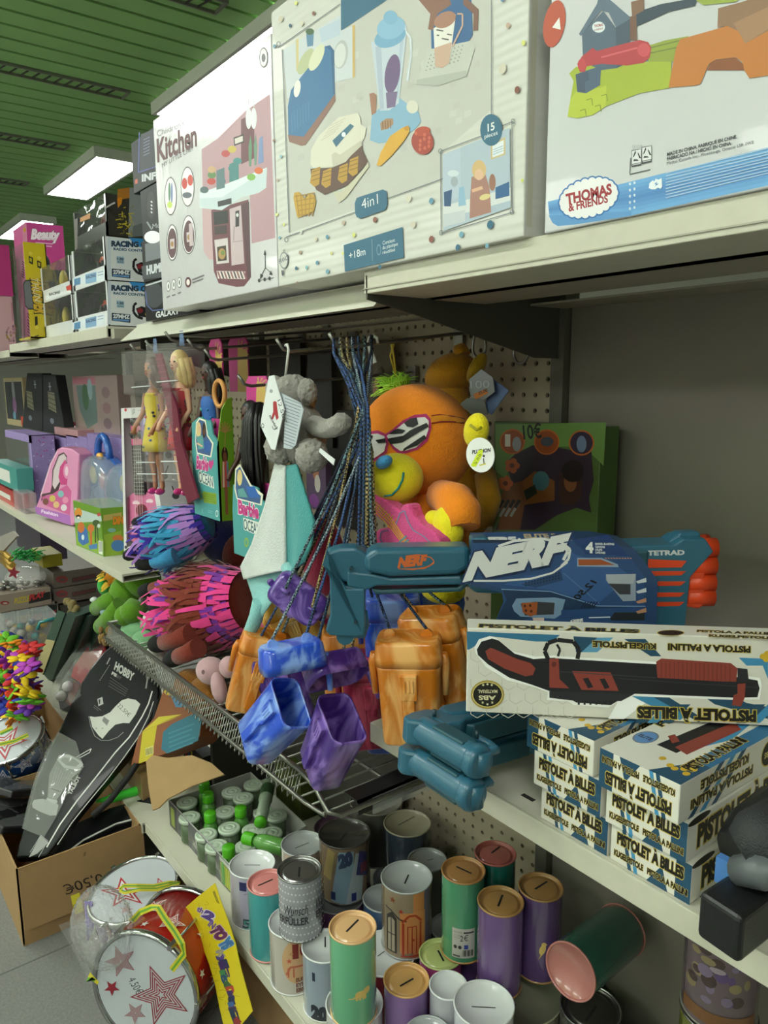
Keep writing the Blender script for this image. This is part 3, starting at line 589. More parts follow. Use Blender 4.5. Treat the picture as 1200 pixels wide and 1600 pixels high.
for z0, z1, lab, dy in ((rz0, rz1, 'white and blue racing car box, lower of the pair at the shelf end', 0), (rz1, rz2, 'white and blue racing car box, upper of the pair with the black box on it', -69)):
    t = wbox(lab, rxr, z0, z1-.001, RW)
    toycar(t, rxr-RW*.5, .66, z0+.03, .13, '#20242c'); toycar(t, rxr-RW*.4, .645, z0+.05, .05, '#b3402f')
    A = end(rxr).at(0, 260+(dy), .21667)
    A.poly([(775,830),(800,826),(800,1140),(775,1136)], '#cfd6e2'); A.poly([(930,832),(1100,846),(1100,900),(1010,900),(960,870)], '#3b8ed0')
    A.text('RACING CAR', (806,893), (1120,903), (806,857), '#2d3640', .05, '#4b8ed2', .03); A.text('RADIO CONTROL', (820,922), (1075,938), (820,905), '#2d3640', .02, '#5aa0d8', .03)
    A.poly([(840,965),(895,970),(897,1022),(842,1018)], '#a9c4d8'); A.text('1:20', (846,992), (890,996), (846,975), '#2d3f50', .05); A.text('SCALE', (848,1012), (890,1014), (848,1001), '#2d3f50', .03)
    A.poly([(806,1055),(940,1068),(940,1128),(806,1112)], '#23324c'); A.text('27MHZ', (818,1092), (932,1098), (818,1066), '#e8ecf0', .06); A.poly([(814,1098),(932,1106),(932,1120),(814,1110)], '#6f9ad0')
    A.line([(985,985),(965,1000),(962,1050),(990,1085),(1030,1098)], 18, '#17171b'); A.poly([(980,1025),(1020,1008),(1090,1030),(1060,1090),(1000,1080)], '#1c1c20'); A.ell(1010,1040,22,18,'#8a2730'); A.poly([(1045,1060),(1105,1030),(1110,1070),(1055,1095)], '#c9a520'); A.build(t, 'printed_end')
    B = front(.6195).at(0, 260+dy, .21667)
    B.poly([(525,1125),(755,1060),(755,1140),(525,1180)], '#d5dde6'); B.poly([(535,1130),(580,1118),(580,1168),(535,1178)], '#4d7ea8'); B.poly([(615,1098),(695,1078),(695,1150),(618,1166)], '#7fa3c8'); B.text('RACING', (622,1130), (690,1112), (622,1108), '#2c4a70', .05); B.line([(705,1085),(745,1075)], 6, '#7f96b4'); B.line([(705,1105),(745,1095)], 6, '#7f96b4')
    B.build(t, 'printed_front')
# black box with splashed yellow end on top
zt0 = rz2; zt1 = PY(180, 297, .64).z
t = wbox('black box with orange label and yellow paint splash on its end, on the racing boxes', rxr, zt0, zt1, RW*.98, .15, .63, '#26241f', group='window boxes of toy cars', endc=m('#3a3731', .4, 0, .3, 30))
toycar(t, rxr-RW*.55, .67, zt0+.02, .13, '#6a2a22')
A = end(rxr).at(0, 260, .21667)
A.poly([(848,165),(935,152),(935,228),(845,242)], '#b8772c'); A.poly([(845,235),(870,222),(882,232),(876,270),(850,300)], '#e08a1e')
A.poly([(935,152),(1040,170),(1050,500),(925,510)], '#8f9296'); A.poly([(960,430),(1050,400),(1050,500),(950,506)], '#6f7478')
rnd = random.Random(5)
for i in range(34):
    x, y = rnd.uniform(850, 965), rnd.uniform(285, 495); a = rnd.uniform(0, pi); L = rnd.uniform(8, 26); A.line([(x-L*cos(a), y-L*sin(a)), (x+L*cos(a), y+L*sin(a))], rnd.uniform(3, 8), rnd.choice(('#c9b22c', '#d3c03a', '#8a7a22')))
A.build(t, 'printed_end')
B = front(.6295).at(0, 260, .21667); B.poly([(578,372),(650,335),(650,375),(578,402)], '#b0752c'); B.poly([(532,385),(560,372),(560,590),(540,610)], '#55504a'); B.line([(760,300),(800,275),(830,260)], 12, '#55504a'); B.build(t, 'printed_front')
# clear boxes left of them
cz1 = PY(115, 458, .62).z; cz2 = PY(113, 395, .62).z; cxr = PY(113, 460, .62).x; CW = cxr-PY(68, 480, .62).x
for z0, z1, lab, cc in ((1.519, cz1, 'clear-fronted figure box, lower one right of the yellow box', '#39507c'), (cz1, cz2, 'clear-fronted figure box with a red corner, upper one right of the yellow box', '#7a3038')):
    t = wbox(lab, cxr-.004, z0, z1-.001, CW, .16, .62, '#d9dadc', group='clear fronted boxes by the yellow box')
    toycar(t, cxr-CW*.5, .68, z0+.01, .12, cc); G(m('#9a3a34', .4)).ell((cxr-CW*.3, .66, z0+.09), (.015,.012,.02)).build('toy_figure', t); G(m('#b8a23c', .4)).ell((cxr-CW*.7, .66, z0+.06), (.012,.012,.03)).build('toy_figure', t)
    A = front(.6195).at(0, 320, .13757)
    if z0 > 1.53: A.poly([(500,1040),(800,960),(812,1000),(505,1090)], '#dfe0e2'); A.text('RACING', (560,1035), (680,1005), (560,1005), '#3a3c40', .04); A.poly([(748,930),(805,905),(812,965),(760,975)], '#c03024'); A.build(t, 'printed_front')
# yellow box
yx = PY(68, 480, .62).x - .006; ya = PX(36, 380, yx).y; 
yz1 = PX(40, 378, yx).z
t = thing('toy_box', 'yellow action toy box with black slashes and slanted lettering on its end', 'toy box', Vector((yx-.05, ya, 1.519)))
g = G(m('#c9b321', .35, 0, .06, 20, 0, 200, .3)); y2 = PX(72, 390, yx).y; g.box((yx-.004, ya, 1.519), (yx, y2, yz1)); g.box((yx-.15, ya, 1.519), (yx, y2, 1.524)); g.box((yx-.15, y2-.003, 1.519), (yx, y2, yz1)); g.build('carton', t)
G(CLR).grid(lambda u, v: (yx-.004-u*.146, ya+.002*sin(9*u+5*v), 1.52+v*(yz1-1.521)), 8, 10).build('clear_window', t); G(gloss('#d2a62a')).ell((yx-.07, ya+.06, 1.62), (.04,.03,.08)).build('toy_figure', t); G(gloss('#33363c')).ell((yx-.07, ya+.06, 1.75), (.035,.03,.04)).build('toy_figure', t)
A = end(yx).at(0, 320, .13757)
for x, y in ((345,570),(440,620)): A.poly([(x-25,y-20),(x,y-45),(x+30,y-15),(x+5,y+10)], '#d8c64a'); A.poly([(x-20,y+10),(x+30,y+30),(x+30,y+110),(x-15,y+90)], '#2a2718'); A.poly([(x-8,y+30),(x+16,y+40),(x+16,y+80),(x-8,y+70)], '#b9a420')
for k in range(7): A.line([(252,640+k*28),(276,665+k*28)], 8, '#2a2718')
for k in range(8): A.line([(312,1230+k*34),(334,1258+k*34)], 8, '#2a2718')
A.poly([(262,900),(285,855),(345,850),(365,870),(395,1190),(320,1192),(285,1150)], '#33342f'); A.poly([(272,905),(290,868),(342,864),(380,1175),(325,1178),(292,1140)], '#6a6c70')
A.text('THUNDER', (352,820), (402,1230), (490,850), '#2a2718', .10); A.text('THUNDER', (350,815), (398,1222), (488,845), '#cfa62a', .05); A.text('THUN', (352,818), (392,1090), (430,835), '#d9cfa8', .0)
A.poly([(395,1270),(425,1265),(430,1360),(398,1375)], '#2a2718'); A.poly([(390,1390),(415,1370),(440,1395),(418,1420)], '#d8c64a'); A.line([(390,1500),(440,1480)], 10, '#2a2718')
A.build(t, 'printed_end')
# pink boxes at far left
pX = PX(98, 350, -3.0).x; py0 = PX(40, 350, -3.0).y; py1 = PX(98, 350, -3.0).y
t = carton('toy_box', 'pink cosmetics toy box with white script on its end, standing behind the yellow box', 'toy box', (-3.2, py0, 1.519), (-3.0, py1, PX(70, 350, -3.0).z), '#bb3f86')
A = end(-3.0).at(0, 320, .13757); A.poly([(255,240),(300,205),(310,420),(260,420)], '#d98aa8'); A.ell(280,285,18,26,'#d99a4a'); A.text('Beauty', (360,385), (660,395), (372,280), '#e8d8e4', .07, '#5c2346', .03); A.poly([(440,375),(650,385),(620,400),(450,392)], '#d9c3d3'); A.lines_of_text((405,430),(600,445),(10,30),2,12,'#d9b3cb'); A.build(t)
t = carton('toy_box', 'crinkled magenta toy bag box at the left edge above the pale box', 'toy box', (-3.35, PX(0,450,-3.1).y-.08, 1.70), (-3.1, PX(20,450,-3.1).y, 1.88), m('#b43c80', .25, 0, .1, 12, .5, 20, .4))
G(m('#4c8ec0', .3)).ell((-3.2, PX(0,450,-3.1).y-.081, 1.78), (.05,.004,.06)).build('printed_artwork', t)
t = carton('toy_box', 'pale pink printed box standing under the magenta one at the left edge', 'toy box', (-3.3, PX(0,500,-3.1).y-.1, 1.50), (-3.1, PX(22,500,-3.1).y, 1.699), '#c2a0a8')
A = end(-3.1).at(0, 320, .13757); rnd = random.Random(9)
for i in range(24): x, y = rnd.uniform(70,180), rnd.uniform(1380,1560); A.ell(x,y,12,16,rnd.choice(('#a5808c','#8f7a52','#c9b45c','#7a5f6c')),0,8)
A.line([(130,1110),(145,1320)], 12, '#a87a88'); A.build(t, 'printed_end')
# ================================================================ middle shelf at left
MZ = .903
def pxbox(name, label, cat, x0, x1, ytop, Y, D, z0, col, group=None, **k):
    a, b = PY(x0, ytop, Y), PY(x1, ytop, Y); z1 = (a.z+b.z)/2
    return carton(name, label, cat, (a.x, Y, z0), (b.x, Y+D, z1), col, group, **k), a.x, b.x, z1
LIL = m('#9a86bd', .45, 0, .12, 60); LIL2 = m('#8d79b2', .45, 0, .2, 90)
# purple patterned display boxes
t = thing('display_box', 'lilac patterned display box with a wide clear front, leftmost of its row', 'toy box', Vector((-3.15, .69, MZ)), 'lilac display boxes')
za = 1.185; xl, xr = PY(10, 700, .69).x, PY(49, 700, .69).x
g = G(LIL); g.box((xl, .69, MZ), (xr, .694, MZ+.03)); g.box((xr-.03, .69, MZ), (xr, .694, za)); g.box((xl, .69, za-.03), (xr, .694, za)); g.box((xl, .694, za-.003), (xr, .78, za)); g.box((xl, .777, MZ), (xr, .78, za)); g.box((xr-.003, .694, MZ), (xr, .78, za)); g.build('carton', t)
G(CLR).grid(lambda u, v: (xl+u*(xr-xl-.03), .692, MZ+.03+v*(za-.06-MZ)), 8, 8).build('clear_window', t)
g = G(gloss('#6a4a3a')); g.ell((xr-.12, .74, 1.12), (.03,.02,.04)); g.use(gloss('#c9a45a')); g.ell((xr-.12, .74, 1.02), (.045,.02,.06)); g.use(gloss('#c9b43a')); g.ell((xr-.05, .73, 1.0), (.02,.02,.05)); g.build('boxed_doll', t)
A = end(xr); rnd = random.Random(2)
for i in range(40): A.ell(rnd.uniform(.695,.775), rnd.uniform(MZ+.01, za-.01), .003, .003, rnd.choice(('#c9bde0','#7a5fa8','#b9508c')), 0, 8)
A.build(t, 'printed_end')
for k, (x0, x1, yt, lab) in enumerate(((72, 103, 682, 'lilac display box second in the row, half behind the pink purse'), (103, 136, 681, 'lilac display box third in the row, above the blue cases'), (136, 191, 681, 'lilac display box at the right end of the row by the ukulele'))):
    t, xa, xb, z1 = pxbox('display_box', lab, 'toy box', x0, x1-.6, yt, .80, .15, MZ, LIL2, 'lilac display boxes')
    A = front(.80); rnd = random.Random(20+k)
    for i in range(40): A.ell(rnd.uniform(xa+.005,xb-.005), rnd.uniform(z1-.14, z1-.006), .0035, .0035, rnd.choice(('#c3b6dc','#77609f','#a9508c')), 0, 8)
    w_ = (xb-xa); A.poly([(xa+w_*.12,MZ+.02),(xa+w_*.9,MZ+.02),(xa+w_*.9,z1-.10),(xa+w_*.75,z1-.06),(xa+w_*.4,z1-.055),(xa+w_*.12,z1-.09)], '#2a2630'); A.build(t, 'printed_front')
    G(gloss('#22222a', .1)).ell((xa+w_*.5, .797, z1-.09), (.03,.012,.03)).build('knob', t)
ZP = PY(100, 681, .80).z
# things on top of the purple boxes
t, xa, xb, z1 = pxbox('toy_box', 'cream framed doll box with dark window standing on the lilac boxes', 'toy box', 5, 34, 590, .82, .05, ZP, '#a99a78')
A = front(.82); A.rect(xa+.02, ZP+.03, xb-.015, z1-.02, '#33343a'); A.ell((xa+xb)/2, ZP+.16, .03, .06, '#7d7f86'); A.ell((xa+xb)/2, ZP+.10, .04, .04, '#8a5f8c'); A.ell((xa+xb)/2-.02, ZP+.05, .03, .02, '#5f8aa0'); A.rect(xb-.09, ZP+.005, xb-.01, ZP+.05, '#b0402f'); A.build(t)
xs = [PY(35, 640, .815).x, PY(68, 640, .815).x, PY(98, 640, .815).x]
for k, lab in enumerate(('black boxed socks with snowflake and tartan patch, left one', 'black boxed socks with snowflake and tartan patch, right one leaning away')):
    t = thing('sock_box', lab, 'socks', Vector((xs[k], .80, ZP)), 'boxed socks')
    a, b = (PY(42, 583, .81), PY(65, 583, .81)) if k == 0 else (PY(67, 585, .81), PY(86, 586, .81)); lo = (PY(35, 672, .81), PY(66, 672, .81)) if k == 0 else (PY(67, 672, .81), PY(101, 668, .81))
    for q in lo: q.z = ZP
    G(m('#15161c', .7)).hexa([lo[0], lo[1], lo[1]+EY*.04, lo[0]+EY*.04], [a, b, b+EY*.04, a+EY*.04]).build('sock', t, .003)
    A = front(.81); cx = (a.x+b.x)/2; cz = a.z-.05
    for j in range(3): A.line([(cx-.02*cos(j*pi/3), cz-.02*sin(j*pi/3)), (cx+.02*cos(j*pi/3), cz+.02*sin(j*pi/3))], .005, '#8e96a4')
    q0 = (lo[0].x+lo[1].x)/2; A.poly([(q0-.05, ZP+.10),(q0+.07, ZP+.085),(q0+.06, ZP+.165),(q0-.04, ZP+.17)], '#8a836f')
    for j in range(4): A.line([(q0-.045+j*.03, ZP+.095),(q0-.03+j*.03, ZP+.17)], .004, '#25252b'); A.line([(q0-.048, ZP+.11+j*.018),(q0+.066, ZP+.095+j*.02)], .004, '#25252b')
    A.ell(q0-.01, ZP+.05, .03, .012, '#6a6f7d'); A.build(t)
t, xa, xb, z1 = pxbox('toy_box', 'pale pink doll box with a grey window standing at the right on the lilac boxes', 'toy box', 112, 182, 587, .86, .06, ZP+.01, '#a38d8c')
A = front(.86); w_ = xb-xa; A.rect(xa+.01, z1-.03, xa+w_*.55, z1-.005, '#b06f80'); A.poly([(xa+w_*.1,z1-.035),(xa+w_*.55,z1-.035),(xa+w_*.55,ZP+.06),(xa+w_*.3,ZP+.03),(xa+w_*.14,ZP+.1)], '#66787a'); A.ell(xa+w_*.3, ZP+.15, .04, .05, '#4a6650'); A.ell(xa+w_*.42, ZP+.18, .03, .04, '#8aa0a8')
for k, c in enumerate(('#8a7078','#96707a','#7d6470','#a0727e')): A.ell(xa+w_*.76, z1-.06-k*.055, .045, .02, c)
A.build(t)
t = carton('flat_box', 'flat pink carton lying on the lilac boxes between socks and doll box', 'toy box', (PY(84,660,.80).x, .80, ZP+.0), (PY(120,660,.80).x, .90, ZP+.03), '#b98a8c')
t = carton('flat_box', 'dark red flat carton lying under the sock box', 'toy box', (PY(70,655,.83).x, .855, ZP), (PY(84,655,.83).x-.005, .92, ZP+.04), '#7a2c38')
# pink purse-shaped package
t = thing('purse_set', 'pink handbag-shaped toy package with a big handle hole on the white shelf', 'toy', Vector((-2.74, .65, MZ)))
O = Vector((-2.846, .621, MZ)); U = Vector((-2.615+2.846, .682-.621, 0)).normalized(); N = U.cross(EZ)
AA = Art(O, U, EZ).at(0, 520, .23758)
def fl(pts): return [((AA.P(p)-O).dot(U), (AA.P(p)-O).dot(EZ)) for p in pts]
outl = fl([(228,1165),(265,1070),(330,860),(375,765),(400,752),(470,762),(520,800),(500,1240),(470,1270),(240,1190)])
G(m('#d98cb8', .3, 0, .08, 20, 0, 200, .3)).prism(outl, O, U, EZ, -N, .0, .05).build('package', t, .004)
AA.poly([(340,1010),(345,900),(385,800),(420,785),(440,810),(445,940),(400,985),(380,1050),(300,1070),(270,1110),(275,1060),(330,1050)], '#4a3038')
AA.poly([(345,1000),(352,905),(388,812),(420,795),(436,820),(438,940),(395,975),(360,1030)], '#cdbcc4'); AA.poly([(395,880),(430,830),(450,900),(440,1000),(400,1000),(385,950)], '#c43d80'); AA.ell(438,910,22,50,'#d884b0'); AA.ell(438,910,11,32,'#e6c3d6')
AA.poly([(275,1080),(345,1060),(440,1000),(470,1040),(460,1200),(290,1130)], '#c95a94'); 
for x, y, c in ((300,1110,'#7a4a40'),(345,1090,'#c9b45c'),(400,1060,'#7fb2b8'),(370,1130,'#d9b080'),(430,1100,'#e08cb0'),(420,1150,'#d9d0d8')): AA.ell(x, y, 20, 22, c)
AA.poly([(228,1140),(460,1200),(468,1268),(240,1190)], '#a868b8'); AA.text('Fashion', (272,1182), (380,1208), (274,1162), '#e6d0ea', .04)
AA.line([(268,1072),(332,865),(378,775)], 7, '#e6c0d4'); AA.build(t)
# blue see-through backpack cases
BLU = m('#2c62b8', .25, 0, .05, 20, 0, 200, .3); FB = film('#b9c4dc', .4, .4, 14)
for k, (dx, lab) in enumerate(((0, 'clear-fronted case with blue back and arched handle beside the pink purse'), (.30, 'blue case with arched handle half behind the pink ukulele box'))):
    c = PY(138, 820, .70); t = thing('toy_case', lab, 'toy case', Vector((c.x+dx, .70, MZ)), 'blue arched toy cases')
    x0 = c.x+dx; z1 = PY(138, 712, .70).z; W_ = .16
    g = G(BLU); n = 12
    pr_ = [(-W_,0)] + [(-W_*cos(q)*1.0 if False else -W_+0*q, .18) for q in (0,)] + [(-W_*cos(pi*i/n), .18+.07*sin(pi*i/n)) for i in range(1, n)] + [(W_,.18),(W_,0)]
    g.prism(pr_, (x0, .70, MZ), EX, EZ, EY, .06, .09); g.build('back_shell', t, .006)
    g = G(FB); g.rings([[(x0+p[0]*s_, .76-.05*d, MZ+.002+p[1]*s_*.98) for p in pr_] for s_, d in ((1,0),(1,.6),(.94,.95),(.8,1.1),(.4,1.15))], False, True); g.build('clear_front', t)
    G(BLU).tube([(x0+.06*cos(pi*i/10), .765, MZ+.24+.07*sin(pi*i/10)) for i in range(11)], .012, 8).build('handle', t)
    G(gloss('#e0a02a')).ell((x0, .752, MZ+.245), (.025,.01,.012)).build('latch', t)
    g = G(gloss('#5a6a88')); g.ell((x0, .745, MZ+.1), (.09,.012,.05)); g.use(gloss('#b8402c')); g.ell((x0+.05,.742,MZ+.17),(.03,.01,.03)); g.use(gloss('#d8c25a')); g.ell((x0-.05,.742,MZ+.18),(.03,.01,.03)); g.build('contents', t)
# green animal game box at the shelf edge
t = thing('toy_box', 'small green toy box with a printed meadow and clear top at the shelf edge', 'toy box', Vector((-2.2, .615, MZ)))
zb = PY(162, 797, .624).z; p0, p1 = Vector((-2.307,.608,MZ)), Vector((-2.1,.624,MZ)); p2 = Vector((-2.085,.73,MZ)); p3 = p0+(p2-p1)
G(m('#6f9a2c', .3, 0, .1, 15, 0, 200, .3)).hexa([p0,p1,p2,p3], [q+EZ*(zb-MZ) for q in (p0,p1,p2,p3)]).build('carton', t, .0015)
U = (p1-p0).normalized(); A = Art(p0, U, EZ).at(0, 520, .23758)
A.poly([(490,1150),(665,1205),(670,1240),(492,1250)], '#b8c8c4'); A.poly([(500,1300),(680,1360),(682,1462),(505,1390)], '#86a830')
A.ell(515,1185,24,34,'#d98a2c'); A.ell(515,1210,16,14,'#2a1c1c'); A.ell(515,1216,10,7,'#efe6e0')
A.poly([(510,1300),(540,1250),(575,1300),(585,1380),(545,1400),(515,1370)], '#3c6cb0'); A.ell(533,1280,22,36,'#cf7030'); A.ell(545,1345,9,18,'#dde6e8')
A.ell(598,1285,22,26,'#cf7030'); A.line([(598,1310),(600,1395)], 14, '#c8662c'); A.poly([(580,1400),(640,1385),(638,1420),(590,1425)], '#4a7cb8')
A.line([(630,1230),(628,1380)], 8, '#2f3a20'); A.line([(640,1240),(645,1370)], 6, '#2f3a20'); A.ell(632,1250,24,20,'#43582a'); A.ell(650,1270,10,14,'#cdd8d0'); A.ell(650,1195,12,12,'#b84040')
A.poly([(648,1365),(675,1372),(675,1460),(650,1450)], '#e6e8e2'); 
for k in range(5): A.line([(653+k*4.5,1372),(655+k*4.5,1440)], 2, '#333')
A.build(t, 'printed_front')
A = Art(p1, p2-p1, EZ).at(0, 520, .23758); A.poly([(680,1200),(800,1180),(800,1215),(680,1240)], '#b9a55a'); A.poly([(682,1330),(800,1300),(800,1460),(690,1470)], '#8fae34')
A.text('DINO', (746,1258), (840,1250), (746,1214), '#d98a1e', .08, '#5c3a10', .03); A.ell(735,1298,26,14,'#7fb0a8'); A.ell(775,1350,36,22,'#cf7a38'); A.ell(775,1400,44,38,'#4a7cb8'); A.build(t, 'printed_end')
G(film('#dfe8e8', .3)).poly([p0+EZ*(zb-MZ+.001), p1+EZ*(zb-MZ+.001), p2+EZ*(zb-MZ+.001), p3+EZ*(zb-MZ+.001)]).build('clear_top', t)
# pink ukulele in its white box
YU = .645
t = thing('ukulele_box', 'tall white box with a pink toy ukulele behind its open front', 'toy instrument', Vector((PY(225,850,YU).x, YU, MZ)))
F_ = front(YU).at(0, 0, 1)
cs = [F_.P(p) for p in ((189,638),(225,636),(262,852),(194,868))]
dz = min(0, 0); g = G(m('#d9d5d8', .4)); D = EY*.065
def shrink(pp, k): c = sum(pp, Vector())/4; return [c+(p-c)*k for p in pp]
inn = [F_.P(p) for p in ((193,654),(223,652),(252,840),(198,855))]
for i in range(4): j = (i+1)%4; g.poly([cs[i], cs[j], inn[j], inn[i]]); g.poly([cs[i], cs[i]+D, cs[j]+D, cs[j]])
g.poly([p+D for p in cs]); g.build('carton', t, 0, 0)
G(m('#b9a6ac', .5)).poly([p+EY*.04 for p in inn]).build('inner_card', t)
U_ = Art((0, YU+.03, 0), EX, EZ).at(180, 500, .25)
def upx(pts, Y): return [(PY(180+x*.25, 500+y*.25, Y).x, PY(180+x*.25, 500+y*.25, Y).z) for x, y in pts]
PK = m('#d8608e', .3, 0, .04, 20, 0, 200, .3); PK2 = m('#dd7aa6', .3, 0, .08, 20, 0, 200, .3)
O0 = (0, YU+.012, 0)
u_body = upx([(62,1300),(58,1200),(70,1110),(110,1080),(190,1075),(240,1090),(258,1150),(262,1280),(255,1380),(200,1400),(110,1390),(75,1370)], YU+.012)
b = G(PK2).prism(u_body, O0, EX, EZ, EY, 0, .02).build('ukulele_body', t, .003)
hd = G(PK).prism(upx([(92,605),(175,605),(182,780),(100,785)], YU+.012), O0, EX, EZ, EY, 0, .012).build('headstock', t, .002)
nk = G(m('#1d1b1e', .5)).prism(upx([(104,785),(158,785),(184,1090),(120,1092)], YU+.008), (0,YU+.008,0), EX, EZ, EY, 0, .008).build('fingerboard', t)
for x, y in ((102,637),(148,637),(100,716),(148,716)): c = PY(180+x*.25, 500+y*.25, YU); G(gloss('#1a1a1c')).ell((c.x, YU+.004, c.z), (.011,.008,.011)).build('tuning_peg', hd)
A = Art((0, YU+.0075, 0), EX, EZ).at(180, 500, .25)
for k in range(1, 14): A.line([(104+k*1.0, 785+k*23),(158+k*2, 785+k*23)], 2.2, '#c9c6c2')
for k in range(4): A.line([(112+k*13, 640),(130+k*15, 1350)], 2, '#d8d2cc')
A.build(t, 'string')
A = Art((0, YU+.0115, 0), EX, EZ).at(180, 500, .25); A.ell(165,1190,36,40,'#8c2540'); A.ell(165,1190,27,31,'#6a1830'); A.poly([(120,1340),(200,1340),(200,1370),(120,1370)], '#c4487c')
for x, y in ((130,1140),(215,1130),(215,1290),(110,1290)):
    A.ell(x,y,20,12,'#ecc6d6'); A.ell(x-12,y+4,10,8,'#f0d4de'); A.ell(x+10,y+5,12,8,'#f0d4de')
A.build(b, 'printed_artwork')
A = front(YU-.0005).at(180, 500, .25); A.ell(65,562,8,10,'#b83a48'); A.line([(110,590),(112,560),(120,556),(122,580),(108,582)], 3, '#3f6a5c'); A.line([(140,565),(165,562)], 3, '#888'); A.ell(67,1420,9,10,'#2a3034'); A.build(t, 'printed_front')
A = Art(cs[1], cs[2]-cs[1], EY); A.uv()
for k in range(5): A.ell(.07+k*.05, .02+.02*(k%2), .008, .009, '#4b4a4e'); A.line([(.07+k*.05,.02+.02*(k%2)),(.045+k*.05,.035)], .003, '#4b4a4e')
A.build(t, 'printed_side')
# teal and red boxes, small clear tray at the left edge
for x0, x1, yt, yb, Y, c, lab in ((-12, 24, 725, 760, .62, '#4f9a96', 'teal carton above the red one at the left edge of the shelf'), (-12, 25, 762, 792, .62, '#b84a48', 'red and pink carton at the left edge of the white shelf')):
    a, b = PY(x0, yt, Y), PY(x1, yt, Y); z0 = PY(10, yb, Y).z if yt < 750 else MZ; z1 = PY(10, yt+2, Y).z
    t = carton('toy_box', lab, 'toy box', (a.x, Y, z0), (b.x, Y+.06, z1), c)
    A = front(Y); A.rect(a.x+.05, z0+.02, b.x-.12, z1-.02, '#d9d6d2'); A.build(t)
t = thing('clear_tray', 'small clear plastic blister tray in front of the lilac box', 'packaging', Vector((PY(32,800,.62).x, .62, MZ)))
q = PY(32, 800, .615).x; G(film('#e8d8e4', .3, .9, 30)).box((q-.09, .612, MZ), (q+.08, .66, MZ+.08)).build('blister', t, .008)
# ================================================================ hooks and what hangs on them
STEEL = m('#8f8d88', .3, .85, .1, 30)
def hook(X, z1, z0, y0, label, prong=.0, dbl=False):
    t = thing('display_hook', label, 'hook', Vector((X, .985, z1)), 'steel display hooks')
    g = G(STEEL); g.tube([(X, .995, z1), (X, y0+.025, z0-.003), (X, y0+.012, z0+.0), (X, y0, z0+.016)], .0028, 8)
    if dbl: g.tube([(X, .99, z1), (X, .99, z1-.04)], .0028, 8)
    g.build('rod', t); G(STEEL).box((X-.012, .988, z1-.02), (X+.012, .996, z1+.012)).build('back_plate', t); return t
HK = {}
for nm, X, zb, zf, y0, lab in (('cord', -.905, 1.474, 1.433, .60, 'steel hook holding the bundle of braided cords'), ('eleph', -1.054, 1.47, 1.432, .60, 'steel hook holding the grey comforter'), ('b1', -1.32, 1.452, 1.426, .60, 'steel hook holding the nearer beach doll box'),
     ('b2', -1.396, 1.48, 1.448, .60, 'steel hook holding the farther beach doll box'), ('d1', -1.506, 1.50, 1.468, .60, 'highest steel hook above the blonde doll'), ('d2', -1.616, 1.49, 1.455, .60, 'steel hook above the brunette doll'), ('d3', -1.712, 1.485, 1.452, .60, 'empty steel hook farthest left'),
     ('b3', -1.19, 1.40, 1.378, .60, 'low steel hook above the long black hair')):
    HK[nm] = hook(X, zb, zf, y0, lab)
t = hook(-1.02, 1.53, 1.50, .80, 'upper bare hook behind the cords'); 
for X, Z_, lab in ((-.985, 1.475, 'closed wire loop holding the yellow plush'), (-.885, 1.462, 'empty closed wire loop near the panel edge')):
    t = thing('wire_loop', lab, 'hook', Vector((X, .99, Z_)), 'closed wire loops'); g = G(STEEL)
    g.tube([(X+.022*sin(a)*(.35+.65*(1-cos(a))/2), .975, Z_-.022+.03*cos(a)) for a in [2*pi*i/20 for i in range(20)]], .003, 8, True); g.build('loop', t); G(STEEL).box((X-.012,.98,Z_+.008),(X+.012,.998,Z_+.018)).build('back_plate', t)
